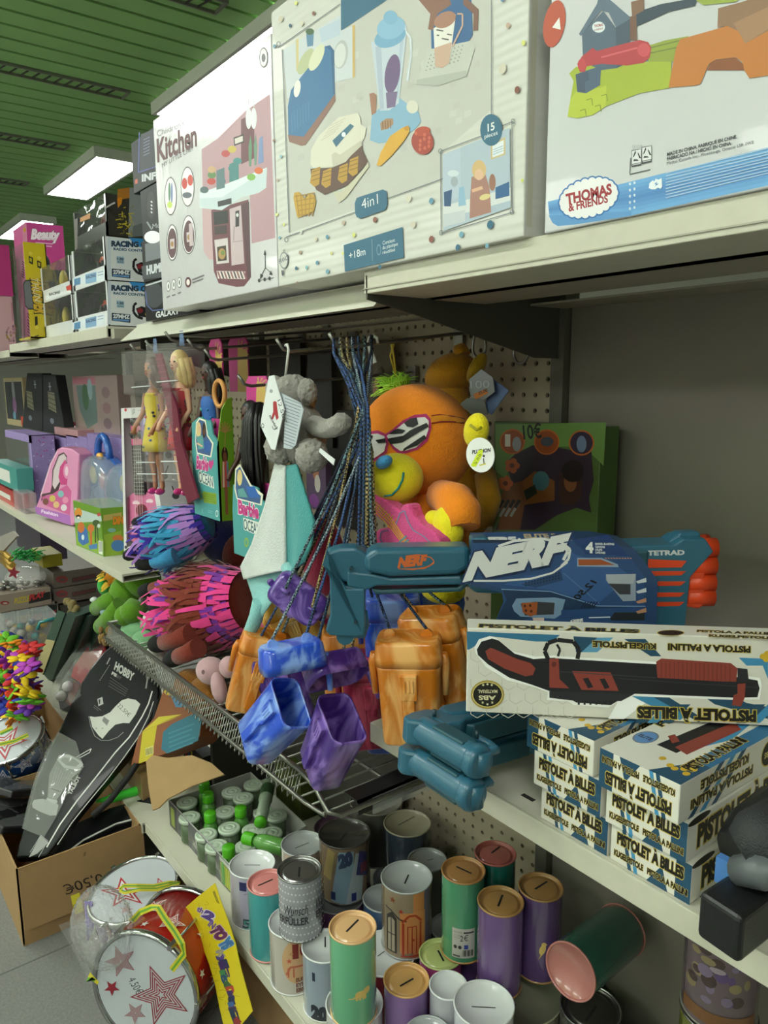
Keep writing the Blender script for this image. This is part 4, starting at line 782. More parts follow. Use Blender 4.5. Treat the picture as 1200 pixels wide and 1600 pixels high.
# ---- fashion dolls
SK = {'tan': '#a86f4e', 'fair': '#d9a888', 'dark': '#4a2c22'}
def doll(t, W, skin, hair, dress, spots, hairlen=.05, arm=.5, legs=True, shoe='#d6408c'):
    sk = m(SK[skin], .45, 0, .03); hr = m(hair, .4, 0, .3, 90); dr = m(dress, .6, 0, .06, 40)
    def T(g): g.T = W; return g
    h = T(G(sk)); h.ell((0,0,.262), (.0145,.016,.021)); h.cyl((0,0,.225),(0,0,.25),.006,n=10); hd = h.build('head', t)
    f = T(G(m('#2a1c18', .4)));
    for s_ in (-1, 1): f.ell((s_*.006,-.0145,.265), (.0026,.0018,.0018), None, 10, 6)
    f.use(m('#b8384c', .4)); f.ell((0,-.0155,.253), (.0035,.0018,.0014), None, 10, 6); f.use(sk); f.ell((0,-.0165,.259),(.002,.003,.0025), None, 10, 6); f.build('face', hd)
    g = T(G(hr)); g.ell((0,.005,.268), (.018,.018,.021)); 
    for k in range(9):
        a = -1.2+k*.5; p = [(.016*sin(a), .006+.014*cos(a)*.9, .272), (.02*sin(a), .012+.014*cos(a), .245), (.021*sin(a), .014+.012*cos(a), .245-hairlen*.6), (.018*sin(a), .016+.01*cos(a), .245-hairlen)]
        g.tube(p, [.009,.009,.008,.004], 7)
    g.build('hair', t)
    g = T(G(sk)); g.lathe([(.005,.10),(.020,.135),(.016,.165),(.019,.195),(.021,.21),(.006,.228)], 16, Matrix.Diagonal((1,.65,1,1)))
    for s_ in (-1, 1): g.tube([(s_*.022,0,.212),(s_*.031,-.004,.17),(s_*(.03),-.012-arm*.03,.135+arm*.02),(s_*.028,-.016-arm*.04,.115+arm*.03)], [.0062,.0055,.0045,.005], 8)
    g.build('body', t)
    if legs:
        for s_ in (-1, 1):
            l = T(G(sk)); l.tube([(s_*.010,0,.115),(s_*.011,-.003,.065),(s_*.011,0,.055),(s_*.011,.002,.015),(s_*.011,-.004,.006)], [.0105,.0075,.0065,.005,.005], 10).build('leg', t)
            T(G(gloss(shoe))).ell((s_*.011,-.006,.006), (.006,.013,.007)).build('shoe', t)
    g = T(G(dr)); g.lathe([(.017,.214),(.0215,.205),(.0225,.195),(.0185,.165),(.025,.14),(.031,.112),(.034,.092),(.030,.093)], 24, Matrix.Diagonal((1,.75,1,1)), False, False)
    rnd = random.Random(hash(dress) % 99 if False else len(dress)+len(spots))
    for i in range(46):
        a = rnd.uniform(0, 2*pi); z = rnd.uniform(.097,.205); r = .0225 if z > .165 else .0185+(.165-z)/.07*.0155
        if .16 < z < .19: r = .0205
        g.use(m(spots[i % len(spots)], .6)); g.ell((cos(a)*(r+.0004), sin(a)*(r+.0004)*.75, z), (.0034,.0034,.0028), None, 8, 5)
    g.build('dress', t)
def dollW(px, pytop, Y, rz=0, sc=1.): p = PY(px, pytop, Y); return Matrix.Translation(p) @ Matrix.Rotation(rz, 4, 'Z') @ Matrix.Scale(sc, 4) @ Matrix.Translation((0,0,-.285))
for nm, px, py, Y, skin, hair, dress, spots, lab, hl in (('a', 236, 560, .60, 'tan', '#4a2c1c', '#d8bf24', ('#7a4aa0','#c84a5a','#3f6fae','#2a2a2a'), 'brunette fashion doll in a yellow flowered dress in clear packaging', .02), ('b', 277, 549, .61, 'fair', '#d9bf82', '#c2232c', ('#2a2a33','#e6c84a','#e6e0e0','#7a1a2c'), 'blonde fashion doll in a red patterned dress in clear packaging', .03)):
    W = dollW(px, py, Y, .35, 1.02); t = thing('fashion_doll', lab, 'doll', W.translation.copy(), 'fashion dolls in clear packs')
    doll(t, W, skin, hair, dress, spots, hl)
    x, y, z = W.translation; z += .29; g = G(film('#ffffff', .05, .8, 25)); g.T = Matrix.Translation((x, y, z)) @ Matrix.Rotation(.35, 4, 'Z'); g.box((-.048,-.04,-.075), (.042,.035,.015)); g.box((-.04,-.03,-.262), (.028,.02,-.076)); g.build('clear_shell', t, .004)
    g = G(m('#dfe2e6', .3)); g.T = Matrix.Translation((x, y, z)) @ Matrix.Rotation(.35, 4, 'Z')
    for zz_ in (-.06, -.22, -.245): g = G(m('#dfe2e6', .3)); g.T = Matrix.Translation((x, y, z)) @ Matrix.Rotation(.35, 4, 'Z'); g.tube([(-.03,-.031,zz_),(.03,-.031,zz_+.003)], .0012, 6); g.build('plastic_tie', t)
    G(film('#8fb0e0', .3)).prism([(-.012,0),(.012,0),(.008,.03),(-.008,.03)], (x,y+.01,z+.012), EX, EZ, EY, 0, .001).build('hang_tab', t)
# maroon hanging card strip with a clear cover, violet bag of accessories
p = [PY(x, y, .585) for x, y in ((242,553),(251,552),(264,600),(277,640),(283,690),(309,778),(295,786),(284,765),(270,680),(257,620))]
t = thing('hanging_card', 'long maroon backing card hanging edge-on between the two dolls', 'card', p[0]); g = G(m('#6c1a34', .4, 0, .1, 60))
g.hexa([q for q in p], [q+Vector((.0005,.004,0)) for q in p]); g.build('card', t)
A = Art(p[0], EX, EZ, -EY).at(0, 0, 1)
for k in range(16): A.line([(243+k*1.7, 562+k*10),(256+k*1.6, 560+k*10)], 1.6, '#8a3450')
A.build(t)
t = thing('accessory_bag', 'crinkly clear bag with lilac accessories hanging left of the yellow dress', 'bag', PY(233,680,.62)); c = PY(231, 672, .62)
G(film('#c9b8f0', .35, 1.2, 30)).ell(c, (.03,.014,.06)).build('bag', t); g = G(gloss('#8f78c8')); 
for k in range(5): g.ell(c+Vector((.006*((k%2)*2-1), 0, -.04+k*.02)), (.012,.006,.012))
g.build('accessory', t)
# ---- beach doll boxes
AQ = m('#4d9a9c', .45, 0, .05, 20); GRN = m('#6d9a1f', .45, 0, .06, 20); KR = m('#b58f5c', .6)
def beach_box(nm, x0, x1, xs, ytop, ybot, ybs, Y, label, hair_long):
    a, b = PY(x0, ybot, Y), PY(x1, ybot+ (ybs-ybot), Y); z0 = PY(x1, ybs, Y).z; z1 = PY(x0, ytop, Y).z; X1 = b.x; y2 = PX(xs, ybs, X1).y
    t = thing('doll_box', label, 'doll', Vector(((a.x+X1)/2, Y, z0)), 'beach doll boxes')
    H = z1-z0; W_ = X1-a.x
    g = G(AQ); g.prism([(0,0),(W_,0),(W_,H*.80),(W_*.85,H*.86),(W_*.8,H*.98),(W_*.35,H*1.02),(W_*.05,H*.95),(0,H*.6)], (a.x, Y, z0), EX, EZ, EY, 0, .003); fr_ = g.build('front_panel', t)
    D = y2-Y; g = G(GRN); g.prism([(0,0),(D,0),(D,H*1.22),(D*.7,H*1.2),(D*.35,H*1.1),(0,H*.75)], (X1, Y, z0), EY, EZ, EX, -.003, 0); g.build('side_panel', t)
    G(KR).box((a.x, Y+.003, z0), (X1-.003, y2, z0+.003)).build('base', t)
    G(m('#c23a86', .45)).box((a.x, y2-.003, z0), (X1-.003, y2, z0+H*1.0)).build('back_card', t)
    ap = end(X1); s0 = (D, H)
    ap.poly([(Y+D*.10,z0+.02),(Y+D*.12,z0+H*.42),(Y+D*.62,z0+H*.42),(Y+D*.5,z0+.02)], '#6d9a1f')
    cx = Y+D*.42; ap.ell(cx, z0+H*.66, D*.2, H*.08, '#3a2018'); ap.poly([(cx-D*.28,z0+H*.34),(cx-D*.17,z0+H*.60),(cx+D*.17,z0+H*.60),(cx+D*.25,z0+H*.34)], '#b86a5a')
    for k, c in enumerate(('#e0c8a8','#c84a4a','#5a8aa8')): ap.poly([(cx-D*.2+k*D*.14,z0+H*.34),(cx-D*.14+k*D*.12,z0+H*.59),(cx-D*.06+k*D*.12,z0+H*.59),(cx-D*.1+k*D*.14,z0+H*.34)], c)
    ap.ell(cx, z0+H*.64, D*.11, H*.05, '#7a4a30'); ap.poly([(cx-D*.1,z0+H*.06),(cx-D*.12,z0+H*.34),(cx+D*.1,z0+H*.34),(cx+D*.06,z0+H*.06)], '#8a5638')
    for k in range(7): an = .3+k*.42; ap.line([(Y+D*.5, z0+H*.88),(Y+D*.5+D*.42*cos(an), z0+H*.88+H*.10*sin(an))], D*.07, '#b08a4c')
    ap.line([(Y+D*.5, z0+H*.88),(Y+D*.42, z0+H*.7)], D*.05, '#b08a4c'); ap.build(t, 'printed_side')
    return t, a.x, X1, z0, z1, y2
t, xa, xb, z0, z1, y2 = beach_box('o1', 304, 345, 370, 654, 790, 815, .60, 'beach doll box with dark-haired doll in a blue dress, aqua front and green side', True)
A = Art((0, .60, 0), EX, EZ).at(180, 500, .25); CR = '#d9c9a0'
A.poly([(500,760),(505,640),(525,612),(565,625),(580,720),(615,770),(600,860),(510,835)], '#e6e2cc'); A.poly([(505,755),(510,650),(528,622),(560,635),(574,725),(606,775),(594,850),(515,828)], '#3d5a8a')
A.ell(522,690,15,52,'#d9bf82'); A.ell(528,680,8,22,'#dcb090'); A.ell(556,690,12,48,'#2a1a18'); A.ell(556,700,7,20,'#6a4030'); A.poly([(510,730),(545,720),(560,800),(520,810)], '#5f9a9a'); A.poly([(550,760),(590,745),(600,820),(560,830)], '#2f5aa0'); A.line([(512,770),(545,790)], 10, '#dcb090')
A.text('Barbie', (508,925), (580,942), (512,850), '#c43a86', .05, '#f0e4ea', .05); A.poly([(583,905),(590,870),(600,885),(612,868),(615,900),(598,938)], '#c43a86')
A.poly([(520,950),(612,985),(620,1055),(522,1010)], '#e2e6dc'); A.text('OCEAN', (524,1008), (612,1046), (522,945), '#3f5f68', .02, '#e8ece8', .05)
A.poly([(548,1070),(632,1085),(636,1155),(552,1140)], '#7c9a2c'); A.ell(537,1100,12,26,'#8fae4c'); A.ell(537,1100,6,14,'#4d9a9c'); A.lines_of_text((556,1088),(628,1102),(1,13),4,3,'#5f7a20')
A.ell(636,1210,9,22,'#d9e6e6'); A.ell(636,1210,6,15,'#5f9a9c'); A.lines_of_text((580,1190),(608,1198),(0,10),2,3,'#8fc0c0'); A.line([(545,1180),(545,1205)], 3, '#8fc0c0'); A.build(t, 'printed_front')
W = dollW(325, 566, .635, .3, .92); doll(t, W, 'dark', '#161214', '#2a62b0', ('#3f9a8c','#4fb0a0','#2f82c0'), .10)
t, xa, xb, z0, z1, y2 = beach_box('o2', 366, 418, 446, 752, 862, 884, .60, 'beach doll box with very long straight black hair beside the grey comforter', True)
A = Art((0, .60, 0), EX, EZ).at(180, 500, .25)
A.poly([(745,1060),(750,930),(780,900),(850,1030),(925,1090),(915,1160),(760,1120)], '#e6e2cc'); A.poly([(752,1050),(757,940),(780,915),(845,1045),(912,1100),(905,1150),(765,1112)], '#3d5a8a'); A.ell(778,985,16,50,'#d9bf82'); A.poly([(765,1060),(800,1050),(830,1110),(770,1105)], '#5f9a9a'); A.poly([(815,1040),(870,1040),(905,1110),(840,1110)], '#2f62b0')
A.text('Barbie', (772,1205), (895,1240), (770,1125), '#c43a86', .05, '#f0e4ea', .05); A.poly([(800,1235),(900,1265),(900,1345),(805,1310)], '#e2e6dc'); A.text('OCEAN', (803,1305), (905,1345), (802,1240), '#3f5f68', .02, '#e8ece8', .05); A.ell(820,1390,14,30,'#8fae4c'); A.ell(820,1390,7,16,'#4d9a9c'); A.build(t, 'printed_front')
W = dollW(388, 628, .65, .3, .92); doll(t, W, 'dark', '#121013', '#2a3a50', ('#27344a','#31405a','#222c40'), .10)
c = PY(390, 640, .622); g = G(m('#141214', .38, 0, .4, 150))
for k in range(46):
    a = k/45; r0 = random.Random(k); x = c.x-.030+.062*a; yy = .615+.02*r0.random()+.012*abs(a-.5)
    g.tube([(c.x-.012+.026*a, yy+.012, c.z+.012-.01*abs(a-.5)), (x*.5+(c.x-.02+.04*a)*.5, yy, c.z-.02), (x, yy-.004, c.z-.07), (x-.004+.01*r0.random(), yy-.002, c.z-.12-.035*r0.random()), (x+.006-.012*r0.random(), yy, c.z-.15-.03*r0.random())], [.005,.0048,.004,.003,.001], 6)
g.build('long_hair', t)
# pink palm-printed header cards
for k, (x0, x1, yt, yb, Y, lab) in enumerate(((326, 350, 531, 640, .66, 'tall pink header card with a palm print behind the dark-haired doll'), (356, 389, 530, 612, .76, 'pink header card with a palm print on the farther hook'), (384, 420, 588, 640, .66, 'short pink header card with palm print next to the comforter tag'))):
    a, b = PY(x0, yt, Y), PY(x1, yb, Y); t = thing('header_card', lab, 'card', Vector((b.x, Y, b.z)), 'pink header cards')
    G(m('#c23a86', .45, 0, .05)).prism([(0,0),(b.x-a.x,0),(b.x-a.x,a.z-b.z-.01),(b.x-a.x-.01,a.z-b.z),(.01,a.z-b.z),(0,a.z-b.z-.01)], (a.x, Y, b.z), EX, EZ, EY, 0, .003).build('card', t)
    A = front(Y); W_ = b.x-a.x; H_ = a.z-b.z
    A.poly([(a.x+W_*.42, b.z),(a.x+W_*.98, b.z),(a.x+W_*.98, a.z-H_*.25),(a.x+W_*.5, a.z-H_*.15)], '#c9a45c')
    for q in range(7): an = -1.1+q*.45; A.poly([(a.x+W_*.6, a.z-H_*.28),(a.x+W_*.6+W_*.4*cos(an+.15), a.z-H_*.28+H_*.22*sin(an+.15)),(a.x+W_*.6+W_*.48*cos(an), a.z-H_*.28+H_*.26*sin(an))], '#c9a24c' if q % 2 else '#b9b04c')
    A.build(t)
g = G(m('#c98f4c', .6)); c = PY(343, 615, .62); t = thing('wooden_ring', 'round tan card ring around the arm of the blue-dressed doll', 'ring', c); g.tube([(c.x+.022*cos(2*pi*i/20), .62, c.z+.024*sin(2*pi*i/20)) for i in range(20)], .0045, 6, True); g.build('ring', t)
# ---- grey comforter with cloth
FUR = plush('#9a9690', .2); WH = plush('#cfd4d2', .06); TL = plush('#4f9c9c', .06); TL2 = plush('#8cc4c4', .06)
pc = PY(455, 700, .60); t = thing('comforter_plush', 'grey plush comforter with white and aqua cloth hanging from a hook', 'plush toy', PY(440, 1000, .60))
def E3(p, Y): return PY(p[0], p[1], Y)
g = G(FUR); g.ell(E3((458,622),.605), (.036,.036,.036)); g.ell(E3((480,612),.60),(.016,.014,.02)); hd = g.build('head', t, fuzz=.006)
G(FUR).ell(E3((432,612),.60), (.012,.02,.024)).build('ear', hd, fuzz=.005)
g = G(FUR); g.ell(E3((472,680),.605), (.042,.036,.048)); g.build('body', t, fuzz=.007)
G(FUR).tube([E3((485,660),.60), E3((505,672),.59), E3((525,668),.585), E3((540,655),.58)], [.018,.014,.014,.017], 12).build('arm', t, fuzz=.005)
for p, r_ in (((438,700),.026), ((487,712),.025)): g = G(FUR); g.ell(E3(p,.578), (r_, r_*.95, r_)); g.build('foot', t, fuzz=.006)
G(m('#d8d8d4', .3)).tube([E3((446,540),.60), E3((449,538),.60), E3((451,546),.60), E3((446,590),.602)], .0022, 8).build('hanging_loop', t)
# cloth: two folded halves
def drape(name, outline_l, outline_r, mat, yb, fold):
    g = G(mat); n = len(outline_l)-1
    def fn(u, v):
        k = min(int(v*n), n-1); f = v*n-k
        L = Vector(PY(*outline_l[k], yb)).lerp(PY(*outline_l[k+1], yb), f); Rr = Vector(PY(*outline_r[k], yb)).lerp(PY(*outline_r[k+1], yb), f)
        p = L.lerp(Rr, u); p.y += fold*sin(u*pi*2.0+.6)*v - .006*v; return p
    g.grid(fn, 16, 20); return g.build(name, t, solid=.004)
drape('cloth', [(431,722),(415,790),(395,850),(378,885),(384,905)], [(446,728),(447,790),(448,850),(449,880),(450,890)], WH, .575, .006).name
drape('cloth', [(446,728),(447,790),(448,850),(449,900),(452,905)], [(464,725),(478,770),(493,815),(490,850),(478,880)], TL, .578, .006)
drape('cloth', [(384,888),(388,905),(397,930),(402,950),(398,965)], [(450,888),(462,900),(448,915),(425,945),(410,968)], TL2, .582, .003)
G(TL2).tube([E3((405,940),.575), E3((400,965),.572), E3((392,985),.57), E3((380,1004),.57)], [.012,.0125,.012,.0075], 12).build('cloth_corner', t)
g = G(TL2); g.tube([E3((447,885),.572), E3((455,898),.57), E3((463,910),.57)], [.009,.011,.005], 10); g.build('cloth_corner', t)
# its tag
TG = m('#dfe2e4', .4)
tp = [PY(x, y, .552) for x, y in ((420,588),(428,586),(444,640),(430,703),(424,702),(407,665),(408,655))]
g = G(TG); g.hexa(tp, [q+EY*.0012 for q in tp]); tgo = g.build('tag', t)
A = Art(tp[0], EX, EZ, -EY).at(360, 500, .325); A.poly([(205,400),(222,392),(226,430),(232,470),(222,482),(214,455),(204,480),(196,472),(206,440)], '#a82a34'); A.ell(213,400,8,10,'#a82a34'); A.text('nicotoy', (186,462), (220,528), (196,455), '#26262a', .03); A.line([(200,510),(210,528),(224,522),(226,512)], 3, '#26262a'); A.text('12.50€', (226,388), (258,500), (240,380), '#26262a', .0); A.ell(196,342,8,9,'#9a9da2'); A.ell(155,508,7,12,'#55585c'); A.ell(155,508,4,8,'#dfe2e4'); A.build(tgo, 'printed_artwork')
tp = [PY(x, y, .556) for x, y in ((432,610),(470,630),(474,640),(462,695),(455,702),(443,700),(446,640))]
g = G(m('#b9c0c8', .4)); g.hexa(tp, [q+EY*.0012 for q in tp]); tg2 = g.build('tag', t)
A = Art(tp[0], EX, EZ, -EY).at(360, 500, .325)
for k in range(15): A.line([(262-k*.5,375+k*15.5),(342-k*2.6,405+k*14.8)], 3.5, '#6d7684')
A.build(tg2, 'printed_artwork')
tp = [PY(x, y, .575) for x, y in ((500,700),(523,718),(521,727),(498,706))]
g = G(TG); g.hexa(tp, [q+EY*.001 for q in tp]); g.build('care_label', t)
# ---- the plush with sunglasses
OR = plush('#f28c22', .1); YE = plush('#ecdc2a', .1); PKP = plush('#d8508c', .08)
t = thing('plush_toy', 'orange plush animal in zebra sunglasses holding a pink cloth guitar', 'plush toy', PY(650, 930, .72))
Y0 = .74
hc = PY(650, 690, Y0); HR = .090
Mh = Matrix.Rotation(R(12), 3, 'Y') @ Matrix.Rotation(.5, 3, 'Z')
hd = G(OR).ell(hc, (HR*1.0, HR*.92, HR*.97), Mh, 40, 24).build('head', t)
bc = PY(668, 850, Y0); G(OR).ell(bc, (.072,.06,.085), None, 32, 18).build('body', t)
G(YE).ell(PY(626, 921, Y0-.03), (.03,.03,.02)).build('foot', t); G(YE).ell(PY(692, 921, Y0-.03), (.036,.03,.02)).build('foot', t)
# muzzle toward the camera-left
vd = (CAM-hc).normalized()
mz = PY(619, 747, Y0-.075); G(YE).ell(mz, (.039,.040,.036), Matrix.Rotation(R(8), 3, 'Y'), 28, 16).build('muzzle', t)
ns = G(plush('#3f86b8')).ell(PY(600, 722, Y0-.115), (.015,.010,.009), Matrix.Rotation(R(-25), 3, 'Y')).build('nose', t)
def on_ell(px, py, c, rad, M3=None, lift=.0012):
    """point where the sight line meets an ellipsoid"""
    M3 = M3 or Matrix.Identity(3); inv = M3.inverted(); o = inv @ (CAM-c); d = inv @ ray(px, py)
    o = Vector((o.x/rad[0], o.y/rad[1], o.z/rad[2])); d = Vector((d.x/rad[0], d.y/rad[1], d.z/rad[2]))
    A_ = d.dot(d); B_ = o.dot(d); C_ = o.dot(o)-1; q = B_*B_-A_*C_
    s_ = (-B_-math.sqrt(max(q, 0)))/A_
    p = o+d*s_; n = M3 @ Vector((p.x/rad[0], p.y/rad[1], p.z/rad[2])); n.normalize()
    return M3 @ Vector((p.x*rad[0], p.y*rad[1], p.z*rad[2])) + c + n*lift
HRAD = (HR*1.0, HR*.92, HR*.97)
def patch(name, pts, mat, lift, c=hc, rad=HRAD, M3=Mh, par=None, sub=6):
    """cloth patch sewn on a rounded surface, fan of small faces"""
    g = G(mat); cx = sum(p[0] for p in pts)/len(pts); cy = sum(p[1] for p in pts)/len(pts); n = len(pts); N_ = sub
    base = [[on_ell(cx+(p[0]-cx)*k/N_, cy+(p[1]-cy)*k/N_, c, rad, M3, lift) for p in pts] for k in range(1, N_+1)]
    g.smooth = True; ns_ = [g.pts(r_) for r_ in base]; c0 = g.pts([on_ell(cx, cy, c, rad, M3, lift)])
    for j in range(n):
        jj = (j+1) % n; g.face([c0, ns_[0]+jj, ns_[0]+j])
        for k in range(N_-1): g.face([ns_[k]+j, ns_[k]+jj, ns_[k+1]+jj, ns_[k+1]+j])
    return g.build(name, par or t)
def dense(pts, n=4): return [(pts[i][0]+(pts[(i+1)%len(pts)][0]-pts[i][0])*k/n, pts[i][1]+(pts[(i+1)%len(pts)][1]-pts[i][1])*k/n) for i in range(len(pts)) for k in range(n)]
def ox(pts): return [(540+x*.2249, 500+y*.2249) for x, y in pts]
WHT = m('#e2e2de', .7, 0, .03); BLK = m('#141416', .6); MAG = plush('#b83a72')
gl_ = patch('sunglasses', dense(ox([(275,795),(330,760),(400,700),(480,662),(560,655),(590,690),(595,750),(570,840),(500,900),(420,925),(370,925),(330,895)])), MAG, .0015)
patch('lens', dense(ox([(292,805),(340,775),(405,722),(480,685),(550,680),(575,705),(575,760),(550,830),(490,885),(425,905),(385,908),(345,880),(310,840)])), WHT, .0028, par=gl_)
for z_ in ([(305,795),(350,765),(372,758),(420,770),(400,790),(340,795)], [(410,720),(450,692),(495,684),(505,730),(470,750),(430,745)], [(300,825),(380,825),(450,770),(560,720),(575,745),(480,800),(400,850),(320,862)], [(410,890),(470,850),(545,800),(560,820),(500,870),(430,895),(400,912)]): patch('lens_stripe', dense(ox(z_), 3), BLK, .0042, par=gl_, sub=3)
gl2 = patch('sunglasses', dense(ox([(130,800),(170,775),(230,768),(290,795),(302,860),(290,920),(240,960),(180,990),(150,985)])), MAG, .0015)
patch('lens', dense(ox([(135,815),(175,795),(230,790),(276,808),(288,860),(275,910),(225,945),(180,972),(150,965)])), WHT, .0028, par=gl2)
for z_ in ([(140,850),(180,800),(205,805),(165,865)], [(220,835),(285,822),(288,850),(240,855)], [(145,945),(180,885),(210,910),(175,970)]): patch('lens_stripe', dense(ox(z_), 3), BLK, .0042, par=gl2, sub=3)
patch('glasses_arm', dense(ox([(590,670),(700,662),(820,690),(818,718),(700,708),(592,718)])), plush('#d98a20'), .0014)
g = G(plush('#8c2c1c')); g.tube([on_ell(540+x*.2249, 500+y*.2249, hc, HRAD, Mh, .001) for x, y in ((596,668),(650,660),(740,672),(822,690))], .0012, 6); g.tube([on_ell(540+x*.2249, 500+y*.2249, hc, HRAD, Mh, .001) for x, y in ((598,718),(660,708),(740,708),(815,716))], .0012, 6); g.build('seam', t)
g = G(plush('#2f8a84')); MR = (.039,.040,.036); MM = Matrix.Rotation(R(8), 3, 'Y'); g.tube([on_ell(540+x*.2249, 500+y*.2249, mz, MR, MM, .0006) for x, y in ((270,1222),(320,1215),(365,1170),(395,1110),(402,1060))], .0016, 8); g.build('mouth', t)
er = PY(744, 673, Y0-.01); g = G(YE); g.ell(er, (.020,.014,.025), Matrix.Rotation(R(20),3,'Y')); g.build('ear', t)
g = G(plush('#a8a012')); g.tube([PY(735,664,Y0-.03), PY(745,672,Y0-.03), PY(752,668,Y0-.03)], .002, 6); g.build('ear_seam', t)
# arm and hand
G(OR).tube([PY(690,775,Y0-.03), PY(712,785,Y0-.05), PY(722,800,Y0-.06), PY(725,825,Y0-.065)], [.024,.027,.026,.022], 14).build('arm', t)
G(YE).ell(PY(700, 825, Y0-.075), (.024,.018,.030), Matrix.Rotation(R(-15),3,'Y')).build('hand', t); G(YE).ell(PY(680, 812, Y0-.078), (.016,.013,.012), Matrix.Rotation(R(20),3,'Y')).build('thumb', t)
# green tuft
g = G(m('#b4ee50', .8, 0, .25, 200)); rnd = random.Random(11); tb = PY(622, 604, Y0)
for k in range(260):
    a = rnd.uniform(0, 2*pi); r_ = .014*math.sqrt(rnd.random()); b0 = tb+Vector((r_*cos(a)*1.5, r_*sin(a), -.006)); dx = rnd.uniform(-.05, .028)*.8; dz = rnd.uniform(.006, .034)-abs(dx)*.25
    g.tube([b0, b0+Vector((dx*.4, rnd.uniform(-.01,.01), dz*.7)), b0+Vector((dx, rnd.uniform(-.02,.015), dz-abs(dx)*.3))], [.0012,.001,.0004], 4)
g.build('hair_tuft', t)
G(m('#b8a838', .8)).tube([(-.905,.712,1.436), PY(616,560,.725), PY(619,590,.735)], .0016, 6).build('hanging_cord', t)
G(m('#b8a838', .8)).tube([(-.905,.716,1.436), PY(610,556,.728), PY(619,590,.735)], .0016, 6).build('hanging_cord', t)
# cloth guitar
Ug, Vg = (PY(660,850,Y0-.11)-PY(570,770,Y0-.12)).normalized(), EZ
def gp(pts, Y): return [(PY(540+x*.2249, 500+y*.2249, Y).x, PY(540+x*.2249, 500+y*.2249, Y).z) for x, y in pts]
YG = Y0-.105
gt_ = G(PKP).prism(gp([(95,1190),(130,1172),(200,1195),(270,1250),(350,1310),(370,1330),(385,1290),(410,1275),(440,1285),(470,1370),(520,1420),(600,1465),(650,1520),(665,1600),(560,1640),(330,1640),(240,1600),(200,1530),(195,1480),(230,1450),(300,1440),(200,1360),(110,1260)], YG), (0,YG,0), EX, EZ, EY, 0, .022).build('cloth_guitar', t, .008, 0, seg=3)
A = Art((0,YG-.0004,0), EX, EZ).at(540,500,.2249); A.eps = .00002
for off in (0, 24, 48, 72): A.line([(140+off*.5,1262-off*.35),(310,1440-off),(400+off*.3,1560-off*.4),(440+off*.6,1610-off*.5)], 7, '#d9a41c')
for k in range(9): A.line([(148+k*22,1265+k*19),(180+k*22,1225+k*19)], 6, '#b8862a')
A.line([(350,1420),(380,1340),(410,1325),(435,1400),(470,1460),(540,1500),(600,1555)], 8, '#7c84a8'); A.line([(240,1520),(250,1470),(300,1460)], 8, '#5c5f8c'); A.line([(240,1520),(280,1580),(330,1600)], 8, '#5c5f8c')
A.line([(355,1560),(425,1500)], 12, '#5f8a9a'); A.line([(375,1575),(440,1525)], 12, '#5f8a9a'); A.build(gt_, 'embroidery')
# round tag on the ear
TGW = m('#e4e4e2', .4); tc_ = PY(751, 711, .66); g = G(TGW); Mt = frame(tc_, EX, EZ, -EY); g.lathe([(.0245,0),(.0245,.0012)], 32, Mt @ Matrix.Diagonal((1.0,.88,1,1))); tgr = g.build('round_tag', t)
A = Art((0,.6585,0), EX, EZ).at(540,500,.2249); A.text('PLUSHON', (880,930), (1005,915), (882,905), '#2a2a2c', .04); A.poly([(870,1010),(925,905),(955,900),(950,940),(905,1020),(880,1020)], '#c8d820'); A.text('7.99', (885,1000), (925,930), (905,1005), '#4a5a20', .0); A.ell(960,945,8,9,'#2a2a2c'); A.line([(958,960),(962,1000)], 7, '#3a3a3c'); A.line([(930,1010),(975,998)], 8, '#c8b82c'); A.build(tgr, 'printed_artwork')
# ---- yellow plush hanging behind it
YO = plush('#b8801a', .15); t = thing('plush_toy', 'mustard yellow plush hanging in shade behind the orange one', 'plush toy', PY(740, 800, .90))
Yb = .905
G(YO).ell(PY(705, 585, Yb), (.05,.045,.034), Matrix.Rotation(R(-25),3,'Y')).build('head', t); G(plush('#9a7a14')).ell(PY(745, 575, Yb-.03), (.011,.014,.028), Matrix.Rotation(R(35),3,'Y')).build('ear', t)
G(YO).ell(PY(728, 770, Yb+.02), (.062,.05,.085)).build('body', t); G(YO).tube([PY(700,600,Yb), PY(715,680,Yb+.01), PY(728,740,Yb+.02)], [.035,.03,.04], 14).build('neck', t)
G(plush('#a87a1a')).tube([PY(758,740,Yb-.02), PY(765,780,Yb-.03), PY(755,815,Yb-.03)], [.018,.02,.018], 12).build('arm', t)
G(YO).tube([PY(718,540,Yb), PY(722,555,Yb)], [.011,.015], 10).build('loop', t)
tp = [PY(x, y, .85) for x, y in ((733,593),(752,577),(770,590),(773,612),(757,625),(735,618))]; g = G(m('#85888c', .4)); g.hexa(tp, [q+EY*.001 for q in tp]); tg_ = g.build('tag', t)
A = Art((0,.8495,0), EX, EZ).at(540,500,.2249); A.text('100', (868,475), (1000,470), (866,425), '#b0b3b8', -.01); A.poly([(888,515),(975,478),(992,508),(905,552)], '#c8742a'); A.text('25,00', (925,520), (985,495), (920,500), '#3a2a20', .03); A.build(tg_, 'printed_artwork')
tp = [PY(x, y, .86) for x, y in ((770,592),(795,610),(768,648),(755,640))]; g = G(m('#5c6f9a', .5, 0, .5, 60)); g.hexa(tp, [q+EY*.001 for q in tp]); g.build('printed_card', t)
tp = [PY(x, y, .855) for x, y in ((718,632),(730,622),(756,622),(762,648),(740,650))]; g = G(m('#77797c', .5)); g.hexa(tp, [q+EY*.001 for q in tp]); g.build('printed_card', t)
